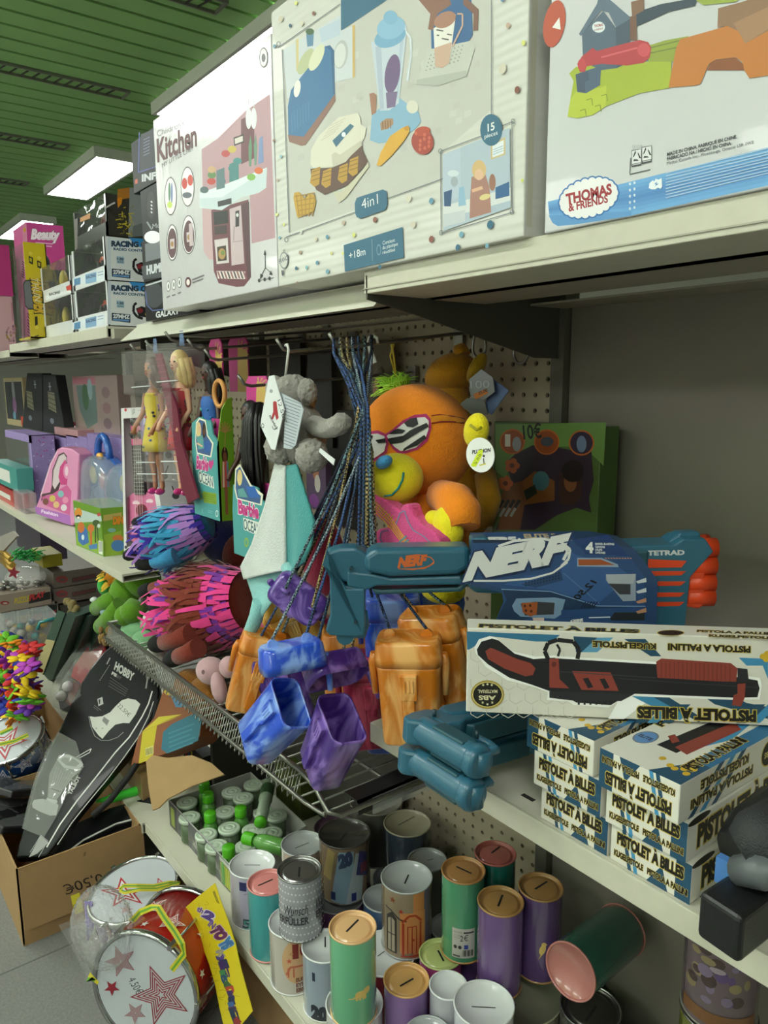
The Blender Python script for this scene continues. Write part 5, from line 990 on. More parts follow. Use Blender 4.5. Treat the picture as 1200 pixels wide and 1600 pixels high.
# ---- rabbit plush and card with a white ring at the back
RB = plush('#7c766a', .2); t = thing('plush_toy', 'grey-brown plush rabbit with pink inner ear behind the cords', 'plush toy', PY(585, 700, .93))
G(RB).ell(PY(580, 640, .93), (.04,.035,.045)).build('head', t); G(RB).ell(PY(590, 600, .93), (.016,.012,.038), Matrix.Rotation(R(18),3,'Y')).build('ear', t); G(plush('#b08474')).ell(PY(588, 602, .915), (.007,.004,.022), Matrix.Rotation(R(18),3,'Y')).build('inner_ear', t); G(RB).ell(PY(575, 700, .93), (.045,.04,.06)).build('body', t)
t = thing('header_card', 'dim printed card with a fish pattern behind the cords', 'card', PY(590, 560, .965)); a, b = PY(560,530,.965), PY(612,600,.965); G(m('#6a6050', .6, 0, .3, 30)).box((a.x,.965,b.z),(b.x,.968,a.z)).build('card', t)
t = thing('plastic_hanger', 'small white plastic hanging tab on the cord hook', 'tab', PY(580, 530, .69)); g = G(m('#b8b8b4', .4)); g.tube([PY(x, y, .68) for x, y in ((575,536),(577,527),(583,524),(589,528),(590,536))], .0022, 8); g.prism([(x-PY(581,560,.68).x, z-PY(581,560,.68).z) for x, z in [(PY(q[0],q[1],.68).x, PY(q[0],q[1],.68).z) for q in ((573,537),(578,534),(588,566),(580,569))]], PY(581,560,.68), EX, EZ, EY, 0, .0015); g.build('tab', t)
# dark blister packs far back on the left bay hooks
for k, (x0, x1, y0, y1, Y, c, lab) in enumerate(((480, 520, 545, 700, .95, '#262326', 'dark carded toy hanging at the back left of the cords'), (420, 470, 540, 600, .95, '#2a2422', 'dark carded toy hanging at the back above the comforter'), (478, 510, 715, 800, .90, '#5f4a6a', 'violet puppy-printed toy card hanging behind the comforter cloth'), (505, 560, 640, 830, .96, '#1f1c1e', 'tall black carded toy behind the cords'))):
    a, b = PY(x0,y0,Y), PY(x1,y1,Y); t = thing('toy_card', lab, 'card', Vector((a.x,Y,b.z)), 'carded toys at the back'); G(m(c, .5, 0, .3, 30)).box((a.x,Y,b.z),(b.x,Y+.015,a.z)).build('card', t)
    if k == 2: A = front(Y); A.ell((a.x+b.x)/2, a.z-.03, .012, .02, '#b87a58'); A.ell((a.x+b.x)/2+.006, a.z-.055, .012, .02, '#d8d0c8'); A.ell((a.x+b.x)/2-.01, b.z+.02, .02, .015, '#8a4a9a'); A.build(t)
# bright card box with printed crystals at the right of the back panel
YS = .935
tS = carton('craft_box', 'green craft toy box with orange circles leaning by the grey wall', 'toy box', (PY(772,662,YS).x, YS, .897), (PY(940,662,YS).x, YS+.045, PY(860,663,YS).z), '#47602f')
A = front(YS).at(740, 460, .38333)
A.poly([(90,530),(540,522),(530,700),(470,640),(400,620),(250,620),(160,660),(130,750),(90,720)], '#5f8040'); A.poly([(130,690),(170,650),(240,615),(350,625),(420,640),(480,640),(490,760),(470,830),(480,890),(420,870),(340,900),(250,960),(90,960),(120,880),(190,860)], '#2a1c30'); A.poly([(190,860),(200,760),(250,720),(330,760),(330,840),(260,850)], '#7a4a20'); A.poly([(120,780),(200,760),(210,840),(190,960),(100,960)], '#6a3f1c')
for x, y in ((158,600),(298,602),(440,605)): A.ell(x,y,52,52,'#b05a20'); A.ell(x,y,46,46,'#8a3f14')
A.ell(440,605,46,46,'#2a2038'); A.poly([(128,570),(150,570),(150,620),(128,620)], '#c9c0b8'); A.ell(176,610,18,30,'#8a8a94'); A.ell(300,600,26,20,'#3a3f50'); A.ell(440,610,20,34,'#6a7a9a')
for x, y in ((157,698),(130,770)):
    for k in range(5): a = 2*pi*k/5; A.ell(x+18*cos(a), y+18*sin(a), 14, 14, '#a85020', 0, 12)
    A.ell(x,y,10,10,'#5a2410')
A.text('10€', (205,590), (278,583), (200,535), '#14141a', .02)
A.poly([(350,730),(400,700),(440,740),(440,830),(400,860),(350,850)], '#3a2018'); A.ell(395,765,26,40,'#7a4a2c'); A.ell(405,720,45,45,'#120c10')
for k in range(4): A.line([(85+k*22,905),(118+k*22,850)], 11, '#8a8a86'); A.line([(104+k*22,870),(122+k*22,838)], 13, '#1c1a1a')
A.ell(275,760,34,40,'#3f6a78'); A.poly([(205,800),(250,775),(260,810),(215,840)], '#1c2a20'); A.build(tS)
# ================================================================ wire basket shelf and plush pile
t = thing('wire_basket', 'chrome wire basket shelf with a low fence under the plush pile', 'basket', Vector((-1.31, .535, .77)))
CHR = m('#86867f', .34, .85, .08, 20); x0, x1, zb, zr, yf, ybk = -1.80, -.815, .772, .806, .535, .965
g = G(CHR); g.tube([(x0,yf,zr),(x1-.09,yf,zr),(x1-.05,yf,zr-.008),(x1-.012,yf-.003,zb+.004),(x1,yf+.01,zb),(x1,ybk,zb)], .004, 8); g.tube([(x0,yf-.012,zb),(x1-.06,yf-.012,zb),(x1-.015,yf-.005,zb-.002)], .0032, 8); g.tube([(x0,yf,zr),(x0,ybk,zr)], .004, 8); g.tube([(x0,ybk,zb),(x1,ybk,zb)], .004, 8); g.build('rim', t)
g = G(CHR)
for i in range(56): x = x0+.012+i*.016; g.tube([(x,yf-.001,zr-.003),(x,yf-.013,zb-.006),(x+.003,yf-.015,zb-.010),(x+.006,yf-.012,zb-.004),(x+.006,yf,zr-.003)], .001, 5)
g.build('fence_wire', t)
g = G(CHR)
for i in range(34): x = x0+.015+i*.0288; g.tube([(x,yf-.008,zb),(x,ybk,zb)], .0018, 6)
for y in (.66, .80, .93): g.tube([(x0,y,zb-.004),(x1,y,zb-.004)], .0028, 6)
g.build('floor_wire', t)
g = G(m('#2c2b2a', .45, .3)); g.box((x1-.008,yf+.045,zb-.016),(x1-.004,ybk,zb+.006)); g.box((x1-.04,yf+.045,zb+.003),(x1-.004,ybk,zb+.006)); g.build('side_strip', t); G(film('#d8dcdc', .2, .4, 20)).box((x1-.003,yf+.07,zb-.022),(x1-.001,yf+.42,zb+.004)).build('label_sleeve', t)
def fringe(g, a0, a1, rad, rows, seedv, L=.06, wdt=.0115):
    """felt strips in rings round an axis"""
    rnd = random.Random(seedv); ax = (a1-a0); Ln = ax.length; ax = ax/Ln; b = ax.orthogonal().normalized(); c = ax.cross(b)
    for t_, mt in rows:
        g.use(mt); r_ = max(rad(t_), .02); n = max(6, int(2*pi*r_/wdt))
        for i in range(n):
            an = 2*pi*(i+rnd.uniform(-.2,.2))/n; d = b*cos(an)+c*sin(an); tn = ax.cross(d); ll = L*rnd.uniform(.8,1.25); lift = rnd.uniform(.15,.8); sw = rnd.uniform(-.45,.45)
            base = a0+ax*(Ln*t_)+d*r_; w_ = wdt*.46
            pts = []
            for k in range(4):
                f = k/3; p = base - ax*(ll*f) + d*(.004+ll*lift*(f-.7*f*f)) + tn*(sw*ll*f*f); pts += [p-tn*w_*(1-.45*f*f), p+tn*w_*(1-.45*f*f)]
            nn = g.pts(pts); sm, g.smooth = g.smooth, True
            for k in range(3): g.face([nn+2*k, nn+2*k+1, nn+2*k+3, nn+2*k+2])
            g.smooth = sm
def llama(label, a0, a1, R0, legs, legc, rows, seedv, bodyc, tailc=None):
    t = thing('llama_plush', label, 'plush toy', (a0+a1)/2 - EZ*.05, 'felt-fringed plush llamas'); ax = (a1-a0).normalized(); b = ax.orthogonal().normalized(); c = ax.cross(b)
    def rad(u): return R0*(.72+.34*sin(pi*min(max(u,0),1)))
    g = G(plush(bodyc)); rr = []
    for i in range(13):
        u = -.06+1.12*i/12; q = rad(u)*(1 if 0 < i < 12 else .55); rr.append([a0.lerp(a1,u)+b*(q*cos(2*pi*k/24))+c*(q*sin(2*pi*k/24)) for k in range(24)])
    g.rings(rr); bd = g.build('body', t)
    g = G(); fringe(g, a0, a1, lambda u: rad(u)+.001, rows, seedv); g.build('felt_fringe', bd)
    for pts, r0 in legs:
        l = G(plush(legc)).tube(pts, [r0*1.15, r0, r0*.95, r0*.9][:len(pts)], 14).build('leg', t)
        d = (pts[-1]-pts[-2]).normalized(); g = G(m('#0b0b0d', .9)); g.tube([pts[-1]-d*.020, pts[-1]+d*.012, pts[-1]+d*.026, pts[-1]+d*.034], [r0*1.0, r0*1.02, r0*.85, r0*.4], 14); g.build('hoof', l)
    return t
F1, F2, F3, F4, F5, F6 = [m(h, .9, 0, .08, 50, .3, 300, 0, .15, .3) for h in ('#e0428c', '#7a34a0', '#7a3326', '#3f9ac8', '#a87cc8', '#3a2a98')]
OG, YL = m('#e08a1c', .9, 0, .1, 50), m('#e0b83a', .9, 0, .1, 50)
a0, a1 = PY(322, 985, .60), PY(348, 890, .74)
llama('brown plush llama with pink and purple felt fringe lying in the basket', PY(296,955,.635), PY(382,940,.70), .083,
    [([PY(290,905,.66),PY(262,915,.63),PY(232,922,.61)],.017), ([PY(300,935,.64),PY(272,942,.62),PY(250,948,.605)],.0165), ([PY(300,990,.585),PY(272,1000,.57),PY(250,1005,.56)],.0195), ([PY(310,1012,.575),PY(290,1022,.562),PY(273,1028,.557)],.018)], '#7a3226',
    [(.0,F1),(.12,F1),(.22,F2),(.34,F1),(.46,F3),(.58,F3),(.70,F3),(.80,F1),(.88,F2),(.96,F1),(1.04,F2),(1.09,F1)], 3, '#7a3326')
llama('blue plush llama with violet and purple felt fringe on top of the pile', PY(252,845,.60), PY(325,815,.68), .048,
    [([PY(262,815,.65),PY(240,812,.635),PY(226,814,.62)],.0125), ([PY(255,840,.62),PY(226,855,.59),PY(212,862,.575)],.015), ([PY(275,868,.60),PY(250,876,.575),PY(231,879,.56)],.0165)], '#3f8ec0',
    [(.0,F6),(.14,F5),(.28,F6),(.4,F4),(.52,F4),(.64,F4),(.78,F5),(.9,F5),(1.02,F6)], 4, '#3f94c4')
t = thing('llama_plush', 'orange and yellow plush llama mostly hidden behind the blue one', 'plush toy', PY(230,880,.74), 'felt-fringed plush llamas')
g = G(plush('#d99a2c')); p0, p1 = PY(178,905,.68), PY(300,800,.84); g.tube([p0, p0.lerp(p1,.3), p0.lerp(p1,.7), p1], [.03,.045,.045,.03], 16); bd = g.build('body', t); g = G(); fringe(g, p0, p1, lambda u: .03+.018*sin(pi*u), [(u/12, OG if u % 2 else YL) for u in range(13)], 6, .026, .009); g.build('felt_fringe', bd)
p = PY(214,834,.69); G(plush('#121214')).ell(p, (.014,.012,.012)).build('hoof', t)
# frog
GR, GRL = plush('#5c8a24', .15), plush('#86b88a', .1)
t = thing('plush_toy', 'green plush frog sprawled over the left end of the wire basket', 'plush toy', PY(195, 970, .60))
g = G(GR); g.ell(PY(222,905,.68), (.058,.05,.045), Matrix.Rotation(.4,3,'Y')); g.ell(PY(195,925,.64), (.045,.04,.042)); g.ell(PY(202,890,.68), (.03,.028,.03)); g.build('body', t)
for pts, rs in (([PY(185,935,.62),PY(168,940,.60),PY(152,950,.59)],[.024,.024,.021]), ([PY(190,945,.60),PY(176,962,.585),PY(160,978,.575)],[.024,.025,.023]), ([PY(215,945,.61),PY(205,958,.59),PY(196,962,.58)],[.026,.029,.026])): g = G(GR); g.tube(pts, rs, 16); g.ell(pts[-1], (rs[-1]*1.02,)*3); g.build('leg', t)
g = G(plush('#7f9aa8')); g.ell(PY(165,958,.592), (.03,.012,.012)); g.build('sole', t)
g = G(GRL); g.ell(PY(212,985,.60), (.045,.035,.03)); g.ell(PY(225,1000,.60), (.035,.03,.022)); g.build('belly', t)
t = thing('plush_toy', 'small bright green plush peeking out behind the frog', 'plush toy', PY(165,930,.68)); G(plush('#3fa84c')).ell(PY(163,915,.66), (.02,.02,.03)).build('body', t); G(plush('#d8e0dc')).ell(PY(147,937,.64), (.012,.012,.008)).build('foot', t)
# smaller plush toys in the basket
t = thing('plush_toy', 'white and grey plush toy between the frog and the brown llama', 'plush toy', PY(245,980,.64)); g = G(plush('#b8b4ae')); g.ell(PY(240,968,.63), (.03,.026,.024)); g.ell(PY(262,965,.63), (.024,.022,.022)); g.build('body', t); g = G(plush('#cfcac4')); g.ell(PY(226,975,.615), (.014,.013,.015)); g.ell(PY(232,966,.615), (.014,.013,.014)); g.build('foot', t)
t = thing('plush_toy', 'white spotted plush puppy head under the brown llama legs', 'plush toy', PY(245,1025,.57)); G(plush('#d8d4cc')).ell(PY(244,1022,.565), (.024,.022,.022)).build('head', t); G(plush('#9a6a34')).ell(PY(268,985,.61), (.03,.024,.024)).build('ear', t); g = G(gloss('#121214')); g.ell(PY(236,1014,.547), (.004,.003,.004)); g.build('eye', t); G(m('#d8d8d4', .5)).box(*[(lambda a, b: (Vector((min(a.x,b.x),a.y,min(a.z,b.z))), Vector((max(a.x,b.x),a.y+.001,max(a.z,b.z)))))(PY(255,990,.58), PY(275,974,.58))][0]).build('care_label', t)
t = thing('plush_toy', 'brown and pink checked plush lying low in the basket', 'plush toy', PY(320,1075,.58)); g = G(plush('#8a5a22')); g.ell(PY(300,1075,.57), (.045,.035,.03), Matrix.Rotation(.6,3,'Y')); g.ell(PY(326,1082,.585), (.05,.04,.032)); g.build('body', t)
CKP = m('#b8949a', .9, 0, .1, 60, .3, 300, 0, .1, .3); g = G(CKP); g.ell(PY(330,1048,.575), (.036,.028,.026)); g.ell(PY(342,1075,.56), (.016,.014,.03), Matrix.Rotation(-.4,3,'Y')); g.ell(PY(358,1042,.57), (.02,.018,.02)); g.build('shirt', t)
A = Art((0,.546,0), EX, EZ).at(160,960,.26667); A.ell(590,338,10,14,'#6a4a52'); A.build(t, 'embroidery')
t = thing('plush_toy', 'amber plush edge showing behind the orange tilted container', 'plush toy', PY(375,1045,.60)); G(plush('#c8881c')).ell(PY(384,1035,.61), (.025,.02,.055), Matrix.Rotation(.3,3,'Y')).build('body', t)
t = thing('plush_toy', 'tan curly plush tuft hanging below the basket by the frog', 'plush toy', PY(165,990,.56)); g = G(plush('#8a6a3a', .3)); rnd = random.Random(4); c = PY(165,994,.55)
for k in range(30): g.ell(c+Vector((rnd.uniform(-.016,.016),rnd.uniform(-.012,.012),rnd.uniform(-.022,.022))), (.006,.006,.009), None, 8, 6)
g.build('curly_fur', t)
t = thing('plush_toy', 'dark blue plush deep in the basket behind the doll boxes', 'plush toy', PY(355,830,.85)); G(plush('#1a1c48')).ell(PY(352,845,.82), (.08,.06,.06)).build('body', t)
t = thing('plush_toy', 'dark red plush crushed at the back of the pile', 'plush toy', PY(378,870,.80)); G(plush('#6a2a20')).ell(PY(378,872,.78), (.05,.045,.06)).build('body', t)
t = thing('plush_toy', 'rose plush glimpsed behind the lower end of the cords', 'plush toy', PY(520,850,.80)); g = G(plush('#a83a58')); g.ell(PY(505,870,.80), (.05,.04,.08)); g.ell(PY(560,940,.78), (.06,.04,.05)); g.build('body', t)
# ================================================================ lidded plastic containers on braided cords
def frameimg(px, py, Y, a=0, yaw=0, pitch=0):
    P_ = PY(px, py, Y); return frame(P_, _r, _f, EZ) @ Matrix.Rotation(R(a), 4, 'Y') @ Matrix.Rotation(R(yaw), 4, 'Z') @ Matrix.Rotation(R(pitch), 4, 'X')
def basis(px, py, Y, X, Z):
    """frame at a photo point, axes given along right, up and toward the viewer"""
    v_ = ray(px, py).normalized(); r_ = (RT-v_*RT.dot(v_)).normalized(); u_ = r_.cross(v_)
    f_ = lambda q: (r_*q[0]+u_*q[1]-v_*q[2]).normalized()
    z_ = f_(Z); x_ = f_(X); x_ = (x_-z_*x_.dot(z_)).normalized(); return frame(PY(px, py, Y), x_, z_.cross(x_), z_)
COLS = {'orange': ('#d07818', '#f0b46a'), 'blue': ('#2450cc', '#86a8f0'), 'purple': ('#4a2a86', '#9474cc'), 'red': ('#8c1c3c', '#c04a68'), 'pink': ('#c04a78', '#d87a9c'), 'yellow': ('#d0a040', '#e0bc6a'), 'navy': ('#1c3080', '#3050a8')}
def rr2(w, d, z, r=.012, n=5):
    out = []
    for cx, cy, a0_ in ((w/2-r, d/2-r, 0), (-w/2+r, d/2-r, 90), (-w/2+r, -d/2+r, 180), (w/2-r, -d/2+r, 270)):
        for k in range(n): a = R(a0_+90*k/(n-1)); out.append((cx+r*cos(a), cy+r*sin(a), z))
    return out
CW_, CD_, CB, CL = .084, .052, .112, .034
CORDS = [braid('#14161e','#3f5f9a'), braid('#14161e','#2f4f78'), braid('#101014','#b8a878'), braid('#141418','#6f8f9a'), braid('#c0a870','#2a2a2a'), braid('#0f1016','#26304c'), braid('#22304c','#8fa0a8')]
HOOKP = [Vector((-.905+random.uniform(-.003,.003), .606+.0055*k, 1.4405+.0006*k)) for k in range(14)]
NC = [0]
def container(label, col, W, Wlid=None, cord=True, side=0, waist=None):
    """case body, hinged lid with two eyelets, latches, and its cord up to the hook"""
    mt = marble(*COLS[col]); t = thing('plastic_container', label, 'container', W, 'marbled lidded containers on cords'); opened = Wlid is not None
    g = G(mt); g.T = W; prof = [rr2(CW_*.86, CD_*.84, .0, .010), rr2(CW_*.90, CD_*.90, .003, .012), rr2(CW_*.97, CD_*.97, CB*.9, .012), rr2(CW_, CD_, CB-.004, .013), rr2(CW_, CD_, CB, .013)]
    if opened: prof += [rr2(CW_-.005, CD_-.005, CB, .011), rr2(CW_*.93, CD_*.92, CB-.006, .010), rr2(CW_*.86, CD_*.84, .006, .009)]
    g.rings(prof, True, True); bd = g.build('case_body', t)
    g = G(mt); g.T = W; g.box((-.010,-CD_/2-.006,CB*.62),(.012,-CD_/2+.004,CB*.93)); g.box((-.007,-CD_/2-.005,CB*.12),(.008,-CD_/2+.006,CB*.66)); 
    for k in range(3): g.box((-.005+k*.005,-CD_/2-.0075,CB*.72),(-.002+k*.005,-CD_/2-.005,CB*.88))
    g.build('front_clasp', bd, .0015)
    WL = Wlid if opened else W @ Matrix.Translation((0,0,CB+.0005)); g = G(mt); g.T = WL; a, b = CW_+.003, CD_+.003
    lp = [rr2(a, b, 0, .014), rr2(a, b, CL*.35, .014), rr2(a*.985, b*.98, CL*.4, .014), rr2(a*.96, b*.95, CL*.85, .014), rr2(a*.88, b*.84, CL, .012)]
    if opened: lp = [rr2(a*.90, b*.86, CL-.006, .010), rr2(a-.006, b-.006, .001, .011)] + lp
    g.rings(lp, True, True); lid = g.build('lid', t)
    for s_ in (-1, 1): g = G(mt); g.T = WL; g.rings([[(s_*.024+.0075*cos(q), dy, CL+.002+.0075*sin(q)) for q in [2*pi*i/14 for i in range(14)]] for dy in (-.0028,.0028)]); g.build('eyelet', lid)
    for s_ in (-1, 1):
        g = G(mt); g.T = WL; z1 = .012; zl = -.045 if not opened else -.04
        if opened and s_ == -1: continue
        g.tube([(s_*(CW_/2+.003),-.004,z1),(s_*(CW_/2+.006),-.004,z1-.012),(s_*(CW_/2+.004),-.006,zl)], [.005,.0055,.004], 8); g.build('latch', lid)
    if cord:
        Wp = [WL @ Vector((s_*.024, 0, CL+.006)) for s_ in (-1, 1)]; k0 = NC[0]; NC[0] += 1
        for j, q in enumerate(Wp):
            h = HOOKP[(k0*2+j) % 14]; w0 = PY(571+((k0*7+j*5) % 13)-6+side, 640+((k0*11) % 5)*16, .60+.004*(k0 % 5)) if waist is None else waist
            w1 = h.lerp(w0, .5)+Vector((.002*(j-.5), 0, 0)); w2 = w0.lerp(q, .45)+Vector((0, .004, -.004)); sx_ = 600+FPX*(q-CAM).dot(RT)/(q-CAM).dot(FW)
            if sx_ > 540: w2 = PY(560+(k0*13+j*7) % 30, 850, .60+.003*(k0 % 6))
            cc = CORDS[(k0*2+j) % len(CORDS)]; g = G(cc); g.tube([h+Vector((0,0,-.012))+Vector((.003*(-1)**j,0,0)), h+Vector((.0035*(-1)**j,0,.001)), h+Vector((.004*(-1)**j,0,-.02)), w1, w0, w2, q+Vector((0,0,.003)), q-Vector((0,0,.004))], .0021, 6)
            o = g.build('cord', t); 
    return t
container('orange container hanging upright in front, with its clasp facing out', 'orange', frameimg(645,1152,.60,-2,-8,4))
container('orange container half behind the front one, nearest the toy gun boxes', 'orange', frameimg(702,1108,.665,-10,-25,4))
container('dark red container standing between the purple and orange ones', 'red', frameimg(583,1160,.645,-3,5,2))
container('blue open container with its lid hinged up and empty inside', 'blue', basis(398,1160,.495,(.31,-.95,.45),(.45,.5,.74)), frameimg(458,1043,.485,-4,22,-6))
container('purple open container hanging with its mouth toward the viewer', 'purple', basis(500,1200,.535,(.317,-.80,.50),(.25,.58,.77)), frameimg(530,1062,.545,4,35,-48))
container('purple container lying on its side at the top left of the bunch', 'purple', frameimg(462,925,.62,37,0,76), side=-6)
container('orange container leaning at the left end of the bunch', 'orange', frameimg(385,1105,.565,17,10,5), side=-5)
container('purple container partly hidden behind the blue open one', 'purple', frameimg(462,1128,.635,-18,20,2), side=-4)
container('blue container at the back under the blaster stock', 'blue', frameimg(612,1062,.675,0,0,10), side=3)
container('blue container farthest back beneath the orange plush', 'blue', frameimg(662,1040,.735,4,5,8), side=5)
container('orange container behind the purple open one', 'orange', frameimg(545,1110,.665,0,5,5))
container('yellow container at the back left near the comforter corner', 'yellow', frameimg(490,1045,.68,-20,0,0), side=-3)
container('pink container tipped over beside the yellow one', 'pink', frameimg(520,1000,.75,-62,0,10), cord=False)
container('deep blue container seen below the purple open one', 'navy', frameimg(610,1168,.69,0,0,0), cord=False)
container('red container at the back behind the cords', 'red', frameimg(590,1045,.75,5,0,0))
container('small glimpsed blue container behind the blaster grip', 'blue', frameimg(572,1085,.735,-4,5,5))
# ================================================================ toy blasters and boxed toy pistols
TEALG = m('#2c6078', .32, 0, .06, 30, .12, 900, .15); TEALD = m('#244e5c', .4, 0, .06, 30); NAVY = m('#26446e', .35, 0, .08, 20, 0, 200, .3); ORG = m('#d8441c', .35, 0, .04); ORN = '#d0652c'
def blaster(label, W, sleeve=True, length=.48):
    """local: x from butt to muzzle, z up, -y the printed side"""
    t = thing('toy_blaster', label, 'toy blaster', W, 'toy blasters with moulded stocks')
    def g_(mt): g = G(mt); g.T = W; return g
    def slab(mt, pts, y0, y1): g = g_(mt); g.prism([(x/1000, z/1000) for x, z in pts], (0,0,0), EX, EZ, EY, y0, y1); return g
    # stock: butt pad, upper beam, lower bar
    g = slab(TEALG, [(6,104),(3,94),(18,82),(30,62),(52,62),(52,14),(50,2),(40,0),(8,2),(2,8),(6,18),(9,30),(9,78)], -.019, .019)
    if not sleeve: g = g_(TEALG); g.lathe([(.0165,.006),(.0172,.012),(.0172,.090),(.012,.098)], 16, frame((.024,0,0), EX, EY, EZ)); g.lathe([(.0150,-.008),(.0185,-.004),(.0185,.006)], 24, frame((.024,0,0), EX, EY, EZ))
    bt = g.build('butt_grip', t, .004 if sleeve else .0012)
    g = slab(TEALD, [(14,68),(46,62),(46,14),(42,6),(12,8),(12,30)] if sleeve else [(14,66),(34,66),(34,14),(14,14)], -.0172, .0172); g.build('grip_panel', bt, .002)
    g = g_(TEALG); g.cyl((.026,-.012,-.002),(.026,.012,-.002),.011,n=20); g.tube([(.036,-.008,0),(.048,-.008,-.002),(.052,-.008,.012),(.050,-.008,.03)], .005, 8); g.build('butt_loop', bt)
    g = slab(TEALG, [(2,94),(6,108),(22,113),(42,113),(52,107),(62,99),(62,64),(24,70)], -.015, .015); g.build('butt_top', t, .004)
    g = slab(TEALG, [(52,104),(66,113),(182,113),(182,86),(168,78),(84,76),(52,84)], *((-.021, .021) if sleeve else (-.016, .016))); cb = g.build('cheek_rest', t, .007, seg=3)
    g = slab(TEALG, [(30,84),(60,80),(84,74),(180,76),(186,64),(66,64),(52,58),(30,64)], -.016, .016); g.build('stock_beam', t, .003)
    g = slab(TEALD, [(60,60),(66,52),(172,54),(184,66),(176,66),(168,60),(72,58)], -.012, .012); g.build('lower_bar', t, .002)
    g = slab(TEALG, [(180,62),(180,104),(205,106),(214,112),(240,112),(252,60),(248,52),(190,54)], *((-.020, .020) if sleeve else (-.0155, .0155))); g.build('stock_joint', t, .004)
    for x in (184, 202): g = slab(TEALD, [(x,66),(x+12,66),(x+12,94),(x,94)], *((-.0225, .0225) if sleeve else (-.016, .016))); g.build('joint_plate', t, .002)
    g = slab(TEALG, [(184,100),(184,123),(204,123),(216,104)], -.013, .013); g.build('rear_sight', t, .003)
    for x, z in ((36,88),(172,74),(190,88),(208,88),(40,20)): 
        g = g_(m('#183640', .4)); g.cyl((x/1000,-.0232,z/1000),(x/1000,-.0145,z/1000),.0022,n=10); g.build('screw', t)
    Oa = W @ Vector((0,-.0212,0)); U_ = (W.to_3x3() @ EX).normalized(); V_ = (W.to_3x3() @ EZ).normalized(); N_ = (W.to_3x3() @ -EY).normalized()
    A = Art(Oa, U_, V_, N_); A.text('NERF', (.094,.0895), (.126,.0925), (.0965,.101), ORN, .07); A.line([(.094,.0875),(.112,.086),(.132,.090),(.138,.096),(.134,.101),(.118,.105),(.103,.103)], .0012, ORN); A.line([(.102,.0868),(.126,.0872),(.138,.094)], .0014, ORN); A.build(cb, 'logo')
    # main body
    g = slab(TEALD, [(235,60),(235,104),(400,108),(400,40),(300,44)], *((-.026, .026) if sleeve else (-.015, .015))); g.build('receiver', t, .004)
    if not sleeve:
        g = slab(TEALD, [(250,58),(262,20),(290,20),(300,58)], -.014, .014); g.build('pistol_grip', t, .005)
        return t
    g = slab(TEALG, [(375,112),(430,113),(440,120),(468,120),(479,104),(452,72),(449,0),(400,0)], -.024, .024); g.build('front_shroud', t, .002)
    g = slab(TEALG, [(428,112),(441,125),(467,126),(469,112)], -.011, .011); g.build('front_sight', t, .003)
    for k, z in enumerate((91,78,65,51,39)): g = slab(ORG, [(380,z-3-(k == 0)*3),(440,z-3-(k == 0)*3),(446,z+2),(380,z+3+(k == 0)*3)], -.0248, -.022); g.build('vent', t)
    for dy, z in ((-.011,106),(.011,106),(-.011,84),(.011,84),(-.011,62),(.011,62),(-.011,44)): 
        g = g_(ORG); g.cyl((.452,dy,z/1000),(.486,dy,z/1000),.0125,n=18); g.build('barrel', t)
    g = slab(ORG, [(452,108),(470,116),(474,36),(466,30),(448,34)], -.021, .021); g.build('muzzle_block', t, .003)
    g = g_(m('#3a4048', .55, 0, .1, 60, .5, 700)); g.tube([(.262,0,.062),(.252,0,.038),(.236,0,.004),(.230,0,-.02)], [.014,.0145,.0135,.013], 12); g.build('pistol_grip', t)
    g = slab(NAVY, [(262,62),(266,22),(252,-14),(400,-14),(400,60)], -.022, .022); g.build('lower_body', t, .002)
    # cardboard sleeve with print
    sl = [(181,68),(187,118),(324,119),(340,118),(377,112),(389,98),(408,72),(410,-4),(238,-4),(262,40),(230,56)]
    g = slab(NAVY, sl, -.034, -.031); sv = g.build('cardboard_sleeve', t)
    g = g_(NAVY); g.poly([(.187,-.034,.118),(.340,-.034,.118),(.340,.03,.121),(.187,.03,.121)]); g.poly([(.340,-.034,.118),(.377,-.034,.112),(.377,.03,.114),(.340,.03,.121)]); g.build('sleeve_top', sv)
    A = Art(W @ Vector((0,-.0343,0)), U_, V_, N_).at(720, 800, 1/3)
    A.poly([(50,130),(530,135),(545,160),(770,180),(860,300),(865,520),(160,520),(200,420),(190,360),(40,310)], '#2c4c7c')
    A.poly([(190,360),(420,370),(640,440),(865,445),(865,470),(470,460),(240,520),(170,500),(215,410)], '#203858')
    A.poly([(55,130),(500,132),(480,145),(60,145)], '#1c2c48'); A.poly([(530,130),(690,105),(775,190),(790,205),(590,200)], '#1f3c70')
    A.poly([(480,160),(540,200),(740,260),(800,300),(640,430),(420,365),(200,340),(300,300),(470,280)], '#365a90')
    A.poly([(280,340),(470,280),(480,320),(350,355)], '#27456e')
    for i in range(12):
        for j in range(3): A.ell(305+i*14, 345-i*3.2-j*13, 4, 4, '#16243c', 0, 8)
    A.poly([(545,215),(660,215),(735,245),(740,258),(545,255)], '#8fa0b8'); A.poly([(550,222),(655,222),(722,248),(552,250)], '#a0522c')
    A.poly([(680,292),(820,290),(820,415),(760,418),(680,320)], '#8e9aac'); A.poly([(690,335),(795,338),(795,386),(745,386)], '#3a3d42'); A.poly([(680,292),(820,290),(808,335),(690,335)], '#aab0ba')
    A.poly([(240,440),(260,405),(440,400),(490,410),(470,480),(440,500),(280,490),(250,465)], '#7a96b4'); A.poly([(280,430),(350,420),(440,425),(435,480),(300,485)], '#3a3d42'); A.poly([(285,425),(360,422),(355,480),(325,490),(290,470)], '#a0562c')
    for x, y in ((300,440),(325,438),(305,462),(330,465)): A.ell(x,y,6,7,'#4a2818',0,8)
